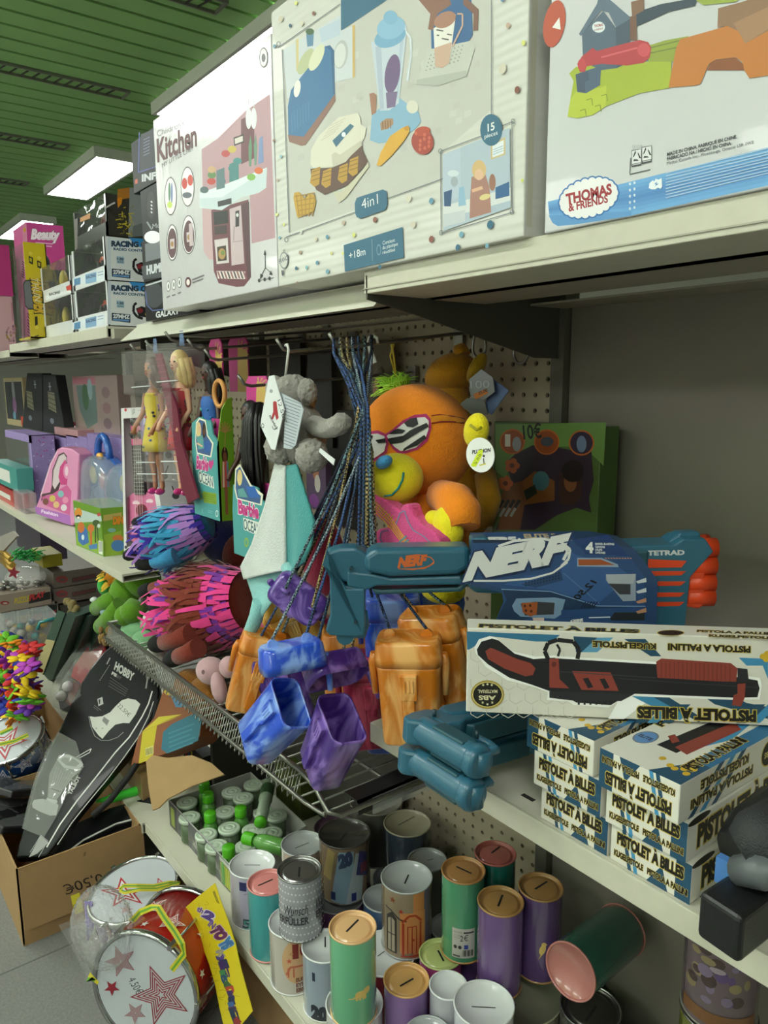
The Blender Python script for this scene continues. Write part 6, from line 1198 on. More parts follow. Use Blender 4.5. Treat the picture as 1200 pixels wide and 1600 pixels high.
    A.poly([(470,460),(810,445),(865,450),(865,500),(640,505),(600,490),(470,485)], '#2a4a7a'); A.poly([(700,500),(720,470),(862,470),(862,508),(705,508)], '#23282e'); A.line([(600,495),(700,492)], 5, '#cdd4dc'); A.line([(190,362),(420,372),(640,440),(865,442)], 4, '#7f9cc4'); A.line([(480,285),(650,430)], 3, '#5a7aaa')
    for k in range(5): A.line([(565+k*13,450),(585+k*14,420)], 5, '#15233c')
    for k in range(4): A.poly([(820,325+k*47),(868,308+k*47),(870,328+k*47),(830,335+k*47)], '#c9ced6' if k < 2 else '#b8866a')
    for k in range(10): A.line([(675+k*13,215),(684+k*13,218)], 4, '#c98a6a')
    W1 = '#dcdcdc'
    A.text('NERF', (26,318), (455,232), (74,196), '#1b3158', .12); A.text('NERF', (26,314), (452,228), (74,196), W1, .075)
    A.line([(175,160),(250,135),(380,125),(470,140),(512,175),(505,220),(470,255)], 12, W1); A.line([(60,322),(200,322),(330,312),(430,285),(500,235)], 9, W1); A.line([(480,150),(500,185),(480,225)], 14, W1)
    A.text('4', (588,188), (618,190), (588,142), '#e6e6e6', .05)
    for k, tx in enumerate(('BARREL BLASTING', 'CANONS', 'LÄUFE', 'CAÑONES')): A.text(tx, (630,153+k*13.5), (630+(88,44,32,46)[k],155+k*13.5), (630,144+k*13.5), '#d6dae0', .05)
    A.text('12.50', (636,330), (550,412), (610,318), '#14141c', .03)
    A.poly([(335,495),(390,495),(390,522),(345,522)], '#d8c0b8'); A.text('NERF', (512,527), (566,519), (516,508), W1, .08); A.line([(505,530),(545,530),(572,515)], 2.5, W1); A.line([(520,505),(560,503),(574,512)], 2.5, W1)
    A.build(sv, 'printed_artwork')
    B = Art(W @ Vector((0,-.0243,0)), U_, V_, N_).at(720, 800, 1/3); B.text('TETRAD', (877,203), (1047,200), (877,182), '#c9ced2', .05); B.build(t, 'lettering')
    Tn = (W.to_3x3() @ Vector((-.016,0,.126)).normalized()); 
    Wt = W @ frame((.190,-.034,.1186), EX, Vector((0,1,.047)).normalized(), Vector((0,-.047,1)).normalized())
    C_ = Art(Wt @ Vector((0,0,0)), Wt.to_3x3() @ EX, Wt.to_3x3() @ EY); C_.poly([(.002,.004),(.125,.004),(.125,.06),(.002,.06)], '#2c4c7c'); C_.text('NERF', (.004,.008), (.046,.008), (.008,.035), W1, .08); C_.line([(.004,.004),(.05,.010),(.055,.03)], .003, W1); C_.text('ELITE 2.0', (.062,.030), (.112,.030), (.064,.05), '#b8a888', .05); C_.text('TETRAD QS-4', (.068,.008), (.116,.008), (.069,.02), '#cfd4dc', .03); C_.build(sv, 'printed_top')
    return t
pL, pR = PD(508, 988, .955), PD(1100, 985, .955)
ux = (pR-pL); ux.z = 0; ux.normalize(); uy = EZ.cross(ux)
W1_ = frame(pL, ux, uy, EZ) @ Matrix.Rotation(R(-.5), 4, 'Y')
blaster('blue toy blaster in a printed cardboard sleeve resting above the pistol boxes', W1_)
# two more lying on their sides with the butts sticking out of the shelf
for k, (pa, pb, Ya, lab) in enumerate((((650,1137),(757,1196),.525,'toy blaster lying on its side, upper of the two butts sticking out'), ((642,1184),(742,1246),.52,'toy blaster lying on its side, lower of the two butts sticking out'))):
    a = PY(*pa, Ya); Zx = Vector((-.97,.03,.0)).normalized(); Xx = Vector((.06,.985,.0)); Xx = (Xx - Zx*Xx.dot(Zx)).normalized(); Yy = Zx.cross(Xx)
    tilt = Matrix.Rotation(R(4), 4, 'Z')
    Wk = frame(a, Xx, Yy, Zx) @ Matrix.Translation((-.02, 0, -.100))
    Wk = Matrix.Translation(a) @ Matrix.Rotation(R(-5), 4, 'X') @ Matrix.Translation(-a) @ Wk
    blaster(lab, Wk, False)
# ---- boxed toy pistols
WB = m('#d9d6cc', .38, 0, .03, 20, .05, 60, .15)
PB_L, PB_W, PB_H = .335, .088, .0405
NVY, SKY, GLD, RED_ = '#1f4a66', '#3f8ab8', '#c9b04a', '#8a3a30'
def T_(A, s, a, b, top, bold=.06): A.text(s, a, b, top, '#17150f', bold, GLD, .055)
def stripes(A, x0, x1, y0, y1, flip=False):
    """navy and sky blue diagonal bars of the package design"""
    w, h = x1-x0, y1-y0
    A.poly([(x0+w*.48,y0),(x0+w*.74,y0),(x0+w*.66,y0+h*.6)], NVY)
    for f, c, wd in ((.14,NVY,.05),(.22,SKY,.05)): A.poly([(x0+w*(f+.10),y0),(x0+w*(f+.10+wd),y0),(x0+w*(f+wd),y1),(x0+w*f,y1)] if not flip else [(x0+w*f,y0),(x0+w*(f+wd),y0),(x0+w*(f+wd+.1),y1),(x0+w*(f+.1),y1)], c)
    A.poly([(x1-w*.18,y0),(x1,y0),(x1,y1),(x1-w*.18,y1)], NVY)
def pistol_box(label, x, y, z, up=True, rz=0, lid_art=False):
    """small end toward -y, long side along +y"""
    W = mtx((x,y,z), rz); t = thing('pistol_box', label, 'toy pistol box', W, 'boxed toy pistols'); g = G(WB); g.T = W; g.box((0,0,0),(PB_W,PB_L,PB_H)); g.build('carton', t, .0012)
    Ux, Uy = W.to_3x3() @ EX, W.to_3x3() @ EY
    A = Art(W @ Vector((0,0,0)), Ux, EZ)
    if not up: A = Art(W @ Vector((PB_W,0,PB_H)), -Ux, -EZ, Ux.cross(EZ))
    stripes(A, .0, PB_W, 0, PB_H); A.layer += 1
    T_(A, 'PISTOLET À BILLES', (.008,.0225), (.080,.0225), (.008,.0335)); T_(A, 'KUGELPISTOLE', (.005,.0075), (.038,.0075), (.005,.0135), .05); T_(A, 'PISTOLA A PALLINI', (.043,.0075), (.085,.0075), (.043,.0135), .05); A.build(t, 'printed_end')
    B = Art(W @ Vector((PB_W,0,0)), Uy, EZ)
    if not up: B = Art(W @ Vector((PB_W,PB_L,PB_H)), -Uy, -EZ, Uy.cross(EZ))
    if up:
        T_(B, 'PISTOLET À BILLES', (.02,.010), (.21,.010), (.02,.031)); B.ell(.02,.0385,.02,.004,'#17150f')
    else:
        for k in range(3): B.poly([(.22+k*.02,0),(.23+k*.02,0),(.28+k*.02,PB_H),(.27+k*.02,PB_H)], (NVY,SKY,NVY)[k])
        T_(B, 'KUGELPISTOLE', (.215,.008), (.30,.008), (.215,.0165), .05); T_(B, 'PISTOLA A PALLINI', (.205,.023), (.315,.023), (.205,.0315), .05); B.ell(.175,.02,.014,.0145,GLD); B.ell(.175,.02,.0125,.013,'#17150f'); B.text('ABS', (.168,.018),(.182,.018),(.168,.024),'#d8c878',.03)
    B.build(t, 'printed_side')
    if lid_art:
        C_ = Art(W @ Vector((0,0,PB_H)), Ux, Uy); C_.poly([(0,0),(PB_W,0),(PB_W,.02),(PB_W*.8,.03),(.0,.012)], '#d9d6cc'); C_.poly([(PB_W*.62,0),(PB_W,0),(PB_W,.10),(PB_W*.80,.10),(PB_W*.80,.04)], NVY); C_.poly([(PB_W*.80,.05),(PB_W,.05),(PB_W,.3),(PB_W*.80,.3)], '#2f6a94'); C_.poly([(.03,.30),(.045,.30),(.07,.12),(.06,.08)], SKY)
        C_.poly([(.030,.05),(.052,.05),(.056,.16),(.056,.32),(.038,.32),(.036,.16)], '#15151a'); C_.poly([(.044,.06),(.060,.055),(.064,.15),(.050,.16)], RED_); C_.poly([(.026,.075),(.038,.065),(.04,.075),(.028,.085)], RED_)
        C_.ell(.014,.055,.0105,.017,'#6a7688'); C_.ell(.014,.055,.009,.0145,'#5f8ac0'); C_.text('ELITE', (.007,.052),(.021,.052),(.007,.058),'#26344c',.05)
        for px_, py_ in ((.068,.022),(.074,.028),(.080,.022),(.072,.036),(.080,.034),(.05,.03),(.062,.024)): C_.ell(px_, py_, .0032, .0042, '#d0a82c')
        T_(C_, 'PISTOLA A PALLINI', (.0805,.03), (.0805,.13), (.070,.03), .05); T_(C_, 'PISTOLET', (.010,.09), (.010,.19), (.002,.09), .05); C_.build(t, 'printed_lid')
    return t
mz0 = .8975; xL, xR = -.507, -.4145
pistol_box('boxed toy pistol at the bottom of the left stack by the shelf edge', xL+.003, .607, mz0, True, .0)
pistol_box('boxed toy pistol in the middle of the left stack', xL-.004, .601, mz0+.041, True, .015)
pistol_box('upside-down boxed toy pistol at the top of the left stack', xL-.014, .600, mz0+.082, False, .01, True)
pistol_box('boxed toy pistol at the bottom of the right stack by the black nozzle', xR+.003, .606, mz0, True, 0)
pistol_box('boxed toy pistol in the middle of the right stack', xR-.002, .602, mz0+.041, True, .01)
pistol_box('upside-down boxed toy pistol at the top of the right stack showing its printed lid', xR-.006, .594, mz0+.082, False, -.02, True)
# the big one standing on its long edge, upside down
q0 = PZ(728, 1112, 1.0225); q1 = PZ(1200, 1134, 1.0225); ub = (q1-q0).normalized(); vb = EZ.cross(ub)
Wb = frame(q0, ub, vb, EZ) @ Matrix.Rotation(R(-3), 4, 'X'); Lb = (q1-q0).length+.012
t = thing('pistol_box', 'long toy pistol box standing on edge upside down across the stacks', 'toy pistol box', Wb, 'boxed toy pistols'); Hb = .0945
g = G(WB); g.T = Wb; g.box((0,0,0),(Lb,PB_H,Hb)); g.build('carton', t, .0012)
M3 = Wb.to_3x3(); A = Art(q0, M3 @ EX, M3 @ EZ, M3 @ -EY).at(700, 940, .41667)
A.poly([(70,115),(140,120),(90,170),(72,168)], NVY); A.poly([(70,112),(420,125),(390,150),(330,150),(160,130),(80,180),(72,180)], '#2f6f94'); A.poly([(470,130),(560,135),(500,190),(480,190)], NVY); A.poly([(560,135),(620,135),(560,190),(500,190)], '#5f9ac0')
A.poly([(660,140),(740,140),(800,205),(760,205)], NVY); A.poly([(1090,210),(1200,215),(1200,290),(1180,240),(1120,240)], SKY)
A.poly([(880,300),(960,300),(1120,380),(1200,395),(1200,440),(1000,385)], NVY); A.poly([(640,370),(760,330),(800,335),(660,440),(600,440)], '#ffffff')
for x0_, c in ((700,NVY),(745,SKY),(800,NVY),(1080,NVY),(1130,SKY)): A.poly([(x0_,455),(x0_+40,455),(x0_+110,385),(x0_+70,385)], c)
A.poly([(640,330),(740,330),(900,420),(870,445)], '#3f86b0'); A.poly([(720,330),(790,335),(960,440),(940,452)], NVY)
rnd = random.Random(8)
for i in range(9):
    for j in range(5):
        x, y = 110+i*58+(j%2)*29, 200+j*52; 
        if x+y*.4 < 640: A.line([(x+28*cos(k*pi/3+pi/6), y+28*sin(k*pi/3+pi/6)) for k in range(4)], 2.5, '#c2bfb4')
def out(pts, grow, c): cx = sum(p[0] for p in pts)/len(pts); cy = sum(p[1] for p in pts)/len(pts); A.poly([(p[0]+(grow if p[0] > cx else -grow), p[1]+(grow if p[1] > cy else -grow)) for p in pts], c)
stock = [(108,180),(125,150),(165,138),(190,145),(250,195),(320,215),(400,210),(420,225),(440,330),(380,335),(310,310),(230,285),(150,235),(112,200)]
brl = [(400,212),(790,235),(1160,295),(1168,325),(1160,358),(1080,360),(700,345),(640,370),(610,388),(480,378),(460,365),(380,360),(385,330)]
out(stock, 9, '#f2f2f0'); out(brl, 9, '#f2f2f0'); A.poly(stock, '#18171c'); A.poly(brl, '#1b1a20')
A.line([(375,215),(362,185),(375,155),(410,143),(470,150),(492,180),(485,215)], 16, '#18171c'); A.line([(408,160),(420,180),(412,205)], 9, '#18171c')
A.poly([(140,185),(160,172),(260,215),(310,230),(328,250),(318,275),(290,280),(210,250),(150,215)], RED_); A.poly([(380,215),(415,212),(418,290),(455,325),(380,322)], RED_); A.ell(397,235,9,10,'#5f221c')
A.poly([(465,260),(610,265),(640,335),(500,330)], RED_); A.poly([(505,288),(525,285),(545,320),(525,325)], '#18171c'); A.poly([(568,290),(588,288),(606,322),(588,328)], '#18171c')
A.poly([(780,225),(800,213),(1060,230),(1085,250),(1080,300),(1000,298),(785,285)], RED_)
for k in range(17): A.line([(800+k*16,222+k*.9),(800+k*16,288+k*.7)], 2.5, '#6a2a22')
A.poly([(1085,248),(1122,252),(1128,300),(1085,298)], '#232228'); A.line([(420,262),(780,285)], 3, '#3a3a40'); A.line([(640,288),(1160,322)], 3, '#34343a'); A.poly([(1085,308),(1115,306),(1112,360),(1098,392),(1064,388),(1070,350),(1085,345)], RED_)
A.poly([(380,335),(700,345),(650,372),(480,372),(380,360)], '#26252b')
for k in range(6): A.line([(490+k*22,372),(490+k*22,386)], 8, '#26252b')
T_(A, 'PISTOLET À BILLES', (1152,410), (712,395), (1152,448), .06); T_(A, 'PISTOLA A PALLINI', (1132,168), (826,158), (1132,190), .05); T_(A, 'KUGELPISTOLE', (778,158), (544,148), (778,178), .05)
A.ell(148,348,63,54,'#a8924a'); A.ell(148,348,57,48,'#d9c878'); A.ell(148,348,54,45,'#17160f'); A.text('ABS', (178,352), (116,352), (178,368), '#e0d8b0', .03); A.text('MATERIAL', (185,330), (112,330), (185,342), '#e0d8b0', .02)
for x, y in ((132,312),(148,309),(164,312),(130,378),(148,384),(166,378)): A.star(x, y, 6, '#e0d8b0', .3)
for x, y in ((1180,205),(1196,195),(1192,215)): A.ell(x, y, 12, 11, '#d0a82c')
A.build(t, 'printed_front')
B = Art(Wb @ Vector((0,0,Hb)), M3 @ EX, M3 @ EY).at(700, 940, .41667)
for k in range(6): B.line([(72+k*0,100+k*3),(74,101+k*3)], 2, NVY)
T_(B, 'PISTOLET À BILLES', (120,96), (712,117), (122,84), .06); B.ell(835,117,52,11,GLD); B.ell(835,117,48,9.5,'#17150f'); T_(B, 'PISTOLA A PALLINI', (935,114), (1225,125), (936,106), .05); T_(B, 'KUGELPISTOLE', (980,131), (1210,140), (981,123), .05); B.build(t, 'printed_top')
# ---- black toy with nozzle cut by the right frame edge, and a toy at the corner
t = thing('toy_launcher', 'black toy with a square nozzle at the right edge of the middle shelf', 'toy', PY(1150, 1440, .56))
BP = m('#17181a', .42, 0, .1, 30, .15, 500); 
q = [PZ(x, y, z) for x, y, z in ((1092,1392,.965),(1160,1436,.965),(1215,1395,.965),(1150,1355,.965))]
g = G(BP); lo = [p_-EZ*.042 for p_ in q]; g.hexa(lo, q); g.build('nozzle', t, .005, seg=3)
g = G(BP); c0 = PZ(1215,1370,.945); g.tube([PZ(1150,1350,.958), PZ(1190,1335,.965), PZ(1240,1310,.975)], [.028,.042,.048], 20); g.build('housing', t)
g = G(m('#2b2d30', .6, 0, .3, 300, .6, 600)); g.tube([PZ(1158,1328,.990), PZ(1180,1318,.997), PZ(1230,1300,1.0)], [.018,.026,.03], 16); g.build('mesh_panel', t)
g = G(m('#5c6064', .4)); g.tube([PZ(1152,1360,.975), PZ(1185,1362,.985), PZ(1240,1350,.985)], [.012,.015,.015], 12); g.build('grey_band', t); g = G(m('#4a7cc0', .4)); a = PZ(1128,1358,.965); g.box(a-Vector((.004,.004,.012)), a+Vector((.012,.004,.012))); g.build('blue_edge', t)
t = thing('toy_package', 'black toy package with white outlined emblem at the right edge above the nozzle', 'toy', PY(1190,1340,.64)); a, b, c, d = PZ(1128,1352,.975), PZ(1215,1312,1.03), PZ(1215,1290,1.03), PZ(1165,1318,1.005)
p0, p1 = PY(1130,1362,.60), PY(1215,1310,.66); g = G(m('#1b1c1f', .4)); Wp_ = [PY(1130,1360,.605), PY(1215,1330,.66), PY(1215,1275,.68), PY(1150,1330,.625)]; g.hexa(Wp_, [v_+Vector((.02,.03,-.01)) for v_ in Wp_]); g.build('carton', t, .001)
N_ = (Wp_[1]-Wp_[0]).cross(Wp_[3]-Wp_[0]).normalized(); N_ = -N_ if N_.dot(CAM-Wp_[0]) < 0 else N_
A = Art(Wp_[0], (Wp_[1]-Wp_[0]), N_.cross((Wp_[1]-Wp_[0]).normalized()), N_).at(800,1080,.3333); A.line([(1090,765),(1118,738),(1130,752),(1112,770),(1125,785),(1142,770)], 5, '#d8dce0'); A.ell(1170,770,22,22,'#3f7ab8'); A.ell(1170,770,15,15,'#1b1c1f'); A.ell(1170,770,7,7,'#3f7ab8'); A.line([(1185,735),(1200,725)], 5, '#d8dce0'); A.build(t)
# ================================================================ money tins on the bottom shelf
class CylArt(Art):
    def __init__(s, W, r, a0): Art.__init__(s, (0,0,0), EX, EZ); s.W = W; s.r = r; s.a0 = a0; s.eps = .00003
    def P(s, p): a = s.a0 + p[0]/s.r; q = s.r + .0002 + s.eps*s.layer; return s.W @ Vector((q*cos(a), q*sin(a), p[1]))
    def strips(s, pts, wd=.003):
        """cut a flat outline into narrow upright strips so that it follows the round wall"""
        x0, x1 = min(p[0] for p in pts), max(p[0] for p in pts); n = max(1, math.ceil((x1-x0)/wd))
        def clip(ps, x, sg):
            o = []
            for i in range(len(ps)):
                p, q = ps[i], ps[(i+1) % len(ps)]; a, b = (p[0]-x)*sg, (q[0]-x)*sg
                if a >= 0: o.append(p)
                if a*b < 0: o.append((x, p[1]+(q[1]-p[1])*a/(a-b)))
            return o
        for k in range(n):
            c = pts if n == 1 else clip(clip(pts, x0+(x1-x0)*k/n, 1), x0+(x1-x0)*(k+1)/n, -1)
            if len(c) > 2: s.g.poly([s.P(p) for p in c])
    def poly(s, pts, c, up=1):
        if up: s.layer += 1
        s.g.use(c if not isinstance(c, str) else ink(c)); s.strips(pts); return s
    def line(s, pts, w, c, closed=False):
        s.layer += 1
        for i in range(len(pts)-1):
            (x0, y0), (x1, y1) = pts[i], pts[i+1]; L = math.hypot(x1-x0, y1-y0) or 1; nx, ny = -(y1-y0)/L*w/2, (x1-x0)/L*w/2; s.poly([(x0+nx,y0+ny),(x0-nx,y0-ny),(x1-nx,y1-ny),(x1+nx,y1+ny)], c, 0)
        return s
    def text(s, t, a, b, top, c, bold=.0, out=None, ow=.05):
        e1 = (b[0]-a[0], b[1]-a[1]); e2 = (top[0]-a[0], top[1]-a[1]); vs, fs, x0, x1 = textmesh(t, bold); s.layer += 1; W = (x1-x0) or 1
        q = [(a[0]+e1[0]*(v[0]-x0)/W+e2[0]*v[1]/.69, a[1]+e1[1]*(v[0]-x0)/W+e2[1]*v[1]/.69) for v in vs]
        for f in fs: s.poly([q[i] for i in f], c, 0)
        return s
    def band(s, x0, x1, z0, z1, c, n=12): return s.poly([(x0,z0),(x1,z0),(x1,z1),(x0,z1)], c)
TINS = []
METL = m('#9a9a9a', .25, .9, .05, 20)
def tin(label, top, ztop, wpx, h, body, lid, slot=None, art=None, group='round money tins', rim=None, lean=None, step=True, facing=0., name='money_tin', W=None, r=None, lidm=None):
    if W is None:
        P_ = PZ(top[0], top[1], ztop); D = (P_-CAM).dot(FW); r = wpx*D/FPX/2; W = Matrix.Translation((P_.x, P_.y, ztop-h))
        if lean: W = W @ Matrix.Rotation(R(lean[0]), 4, 'Y') @ Matrix.Rotation(R(lean[1]), 4, 'X')
    o = W.translation; ang = math.atan2(CAM.y-o.y, CAM.x-o.x)+R(facing)
    t = thing(name, label, 'money tin', W, group)
    bm_ = body if not isinstance(body, str) else gloss(body, .22, .5); lm = lidm or (gloss(lid, .22, .5) if isinstance(lid, str) else lid); rm = rim or lm
    g = G(bm_); g.T = W; g.lathe([(r*.985,.0),(r,.0015),(r,h-.003)], 44, None, True, False); bo = g.build('can_body', t)
    g = G(rm); g.T = W; g.lathe([(r-.0002,.0035),(r+.0011,.0025),(r+.0011,.0008),(r-.0005,0)], 44, None, False, False); g.build('base_rim', t)
    g = G(rm); g.T = W; g.lathe([(r,h-.004),(r+.0012,h-.003),(r+.0014,h-.001),(r+.0004,h),(r-.0012,h-.0003),(r-.0016,h-.003)], 44, None, False, False); g.build('rim', t)
    g = G(lm); g.T = W; zl = h-.005
    if step: g.lathe([(r-.0014,h-.002),(r-.0018,zl-.001),(r*.80,zl-.002),(r*.77,zl+.001),(r*.70,zl+.0015),(.0005,zl+.0015)], 44, None, False, True); zs = zl+.0017
    else: g.lathe([(r-.0014,h-.002),(r-.002,zl),(.0005,zl)], 44, None, False, True); zs = zl+.0003
    ld = g.build('lid', t)
    if slot:
        Wi = W.inverted(); zz_ = (W @ Vector((0,0,zs))).z; a, b = PZ(*slot[0], zz_), PZ(*slot[1], zz_); d = (b-a).normalized(); n_ = EZ.cross(d); hw = slot[2] if len(slot) > 2 else .0017
        g = G(m('#0c0c0d', .8)); g.poly([a+n_*hw+EZ*.0002, a-n_*hw+EZ*.0002, b-n_*hw+EZ*.0002, b+n_*hw+EZ*.0002]); g.build('coin_slot', ld)
    if art: A = CylArt(W, r, ang); art(A, r, h); A.build(bo, 'printed_artwork')
    if top: TINS.append([t, r, h, 60. if any(q in label for q in ('floral', 'lid cut', 'bare', 'embossed square', 'elephant', 'violet', 'lime', 'parrot', 'sticker', 'arches', 'polka', 'pink', 'front edge', 'beside the green')) and not any(q in label for q in ('under the', 'behind the grey', 'left of the emb', 'right of the emb', 'cut by')) else .3 if any(k in label for k in (' under', 'behind', 'below', 'hidden', 'deep')) else 2.])
    return t
S1, S2 = BZ+.155, BZ+.31; E1, E2 = BZ+.125, BZ+.25
GOLD = '#d9b86a'
def whale(A, r, h):
    A.ell(.016,h*.47,.010,.0075,GOLD); A.poly([(.024,h*.48),(.030,h*.47),(.033,h*.52),(.027,h*.51)], GOLD); A.line([(.010,h*.53),(.008,h*.57)], .001, GOLD); A.line([(.012,h*.53),(.014,h*.57)], .001, GOLD); A.ell(.010,h*.48,.001,.001,'#7a6a3a',0,8)
def elephant(A, r, h):
    A.ell(.012,h*.40,.0095,.0062,GOLD); A.ell(.022,h*.425,.006,.006,GOLD)
    for x in (.005,.010,.016,.019): A.poly([(x-.0018,h*.40),(x+.0018,h*.40),(x+.0018,h*.335),(x-.0018,h*.335)], GOLD)
    A.poly([(.006,h*.40),(-.002,h*.365),(-.008,h*.36),(-.008,h*.352),(-.001,h*.355),(.006,h*.37)], GOLD); A.poly([(.020,h*.44),(.026,h*.47),(.027,h*.42)], GOLD)
def parrot(A, r, h): A.ell(.006,h*.42,.005,.010,GOLD,-15); A.ell(.008,h*.48,.004,.004,GOLD); A.poly([(.004,h*.38),(.0,h*.30),(.006,h*.36)], GOLD); A.poly([(.011,h*.49),(.014,h*.475),(.010,h*.47)], GOLD)
def label2(A, r, h):
    A.band(-.018,.022,.012,.068,'#b9b6b0',8); A.text('NUOMA', (-.015,.059),(.0,.059),(-.015,.063),'#6d6a68'); A.line([(.002,.061),(.020,.061)],.003,'#2a2a2c'); A.text('2€', (-.004,.044),(.010,.046),(-.004,.055),'#1c1c22',0)
    for k in range(9): A.line([(.001+k*.0021,.006+.010),(.001+k*.0021,.028)], .0006+.0006*(k%3), '#1a1a1c')
    A.ell(-.012,.033,.003,.0035,'#3a3a3c'); A.ell(-.004,.033,.003,.0035,'#3a3a3c'); A.rect(.003,.030,.010,.038,'#34489a'); A.line([(-.016,.016),(-.004,.016)],.003,'#4a4a4c')
    for k in range(3): A.line([(-.015,.056-k*.003),(.0,.056-k*.003)], .0008, '#85827e')
def fifty(A, r, h):
    A.band(-.03,.032,.0,h-.008,'#a9a0b8',12); A.band(-.030,-.014,h*.74,h*.90,'#2a2c5c',3); A.text('50', (-.024,.006),(.012,.006),(-.024,.026),'#1f3a44',.05); A.text('50', (-.024,.004),(.012,.004),(-.024,.024),'#5f9a9a',.0); A.line([(-.02,h*.68),(-.012,h*.70)],.001,'#5c5a7a')
    for k in range(5): A.ell(.022,.03+k*.012,.004,.003,'#c2bacb',0,8)
def wish(A, r, h):
    for i in range(17):
        for j in range(9): A.ell(-.055+i*.0068+(j%2)*.0034, .006+j*.0135, .0017, .0019, '#cfcfd4', 0, 8)
    A.text('Wunsch', (-.034,.058),(.008,.062),(-.031,.078),'#2a2a30',.0); A.text('ERFÜLLER', (-.043,.040),(.010,.042),(-.043,.054),'#2a2a30',.03); A.text('Wunsch', (.022,.064),(.064,.066),(.024,.084),'#2a2a30',0); A.text('ERFÜLLER', (.024,.046),(.078,.048),(.024,.060),'#2a2a30',.03); A.line([(.008,.061),(.013,.060)],.001,'#2a2a30')
def ten(A, r, h):
    A.band(-.045,.045,0,h-.006,'#b9b2aa',14); A.ell(.0,h*.58,.026,.045,'#c9a078'); A.text('10', (-.002,h*.66),(.030,h*.66),(-.002,h*.86),'#7a2420',.09); A.line([(-.018,h*.36),(-.010,h*.5),(.02,h*.5)],.004,'#b8604a'); A.line([(-.014,h*.32),(-.014,h*.48)],.003,'#b8604a'); A.line([(-.004,h*.32),(-.004,h*.48)],.003,'#b8604a'); A.star(-.012,h*.6,.006,'#c05a4a',.4); A.star(-.008,h*.72,.005,'#b98a5a',.2)
    for k, tx in enumerate(('EURO','EYPO','EBPO')): A.text(tx, (.0,h*.24-k*.011),(.022,h*.24-k*.011),(.0,h*.24-k*.011+.008),'#6a2a24',.04)
def twenty_l(A, r, h):
    A.band(-.04,.05,0,h-.004,'#8f9aa8',14); A.band(-.026,-.020,h*.66,h*.80,'#1c2440',1); A.text('20', (-.028,.004),(.0,.004),(-.028,.030),'#1c2230',.09); A.ell(.03,h*.45,.018,.04,'#5f86a8'); A.text('2', (.012,h*.60),(.028,h*.60),(.012,h*.82),'#22344c',.09)
def arch(A, r, h):
    A.band(-.047,.012,0,h-.004,'#8c7a66',8); A.band(.012,.05,0,h-.004,'#c07c48',6); A.band(.034,.05,0,h-.004,'#6a6070',3); A.band(-.012,.036,h*.1,h*.7,'#c88450',6); A.poly([(-.04,h*.08),(-.04,h*.60),(-.028,h*.68),(-.018,h*.60),(-.018,h*.08)], '#3a3430'); A.poly([(-.037,h*.1),(-.037,h*.56),(-.029,h*.6),(-.022,h*.56),(-.022,h*.1)], '#a89a88'); A.line([(-.0295,h*.1),(-.0295,h*.6)],.002,'#3a3430'); A.line([(-.038,h*.35),(-.021,h*.35)],.002,'#3a3430')
    A.line([(-.044,h*.72),(-.03,h*.70),(-.012,h*.60),(.0,h*.58)],.003,'#3a3430')
    for x in (-.006,.026): A.line([(x,h*.06),(x,h*.55)],.004,'#a83a20')
    A.line([(-.008,h*.56),(.004,h*.66),(.016,h*.66),(.028,h*.56)],.004,'#a83a20'); A.line([(.002,h*.1),(.002,h*.5),(.018,h*.5),(.018,h*.1)],.002,'#a83a20'); A.line([(.010,h*.1),(.010,h*.5)],.002,'#a83a20'); A.line([(-.01,h*.06),(.03,h*.06)],.003,'#a83a20')
    A.star(-.026,h*.86,.007,'#7a3a18',.2); A.star(-.010,h*.72,.005,'#a83a20',.1); A.star(.012,h*.30,.004,'#a83a20',.5)
def notes(A, r, h):
    A.band(-.05,.05,0,h-.004,'#6a5a48',14); A.poly([(-.03,h*.05),(-.012,h*.92),(.018,h*.92),(.012,h*.02)], '#6f8698'); A.poly([(.0,h*.02),(.022,h*.88),(.044,h*.8),(.034,h*.05)], '#8a929a'); A.poly([(-.05,h*.45),(-.035,h*.95),(-.02,h*.9),(-.03,h*.4)], '#8c7a4c'); A.text('20', (-.010,h*.66),(.014,h*.72),(-.012,h*.86),'#1c2a4c',.09); A.rect(-.030,h*.08,-.020,h*.22,'#1a2450'); A.rect(.012,h*.06,.022,h*.2,'#1a2460'); A.poly([(.022,h*.5),(.05,h*.4),(.05,h*.8),(.03,h*.9)], '#2a2a5c'); A.text('10', (.034,h*.5),(.048,h*.5),(.034,h*.66),'#7a2a20',.05)
def plain500(A, r, h): A.band(-.045,.045,0,h-.004,'#5c3a5c',12); A.text('500', (-.03,h*.35),(.01,h*.35),(-.03,h*.7),'#a05a7a',.06)
def poem(A, r, h): A.band(-.04,.045,0,h-.004,'#c9c9c6',12); A.text('WER SPART, MEHRT', (-.036,h*.84),(.036,h*.84),(-.036,h*.91),'#222226',.05); A.text('kleines Glück', (-.02,h*.66),(.03,h*.68),(-.02,h*.78),'#222226',0)
def flower(A, r, h):
    A.band(-.05,.05,0,h-.004,'#6a5a62',14)
    rnd = random.Random(6)
    for i in range(26): A.ell(rnd.uniform(-.04,.04), rnd.uniform(h*.2,h*.9), rnd.uniform(.004,.010), rnd.uniform(.004,.010), rnd.choice(('#5f4a78','#7a6a88','#8a7a5c','#4a3a3a','#9a8a9a')), 0, 10)
    A.band(-.05,.05,h*.08,h*.22,'#7a5232',12)
def twohund(A, r, h): A.band(-.05,.05,0,h-.004,'#6f6f34',14); A.text('200', (-.03,h*.78),(.035,h*.78),(-.03,h*.92),'#2c3018',.09); A.rect(-.034,h*.84,-.026,h*.95,'#2c3018')
WLID = m('#dcdee0', .22, 0, .03, 20, 0, 200, .4)
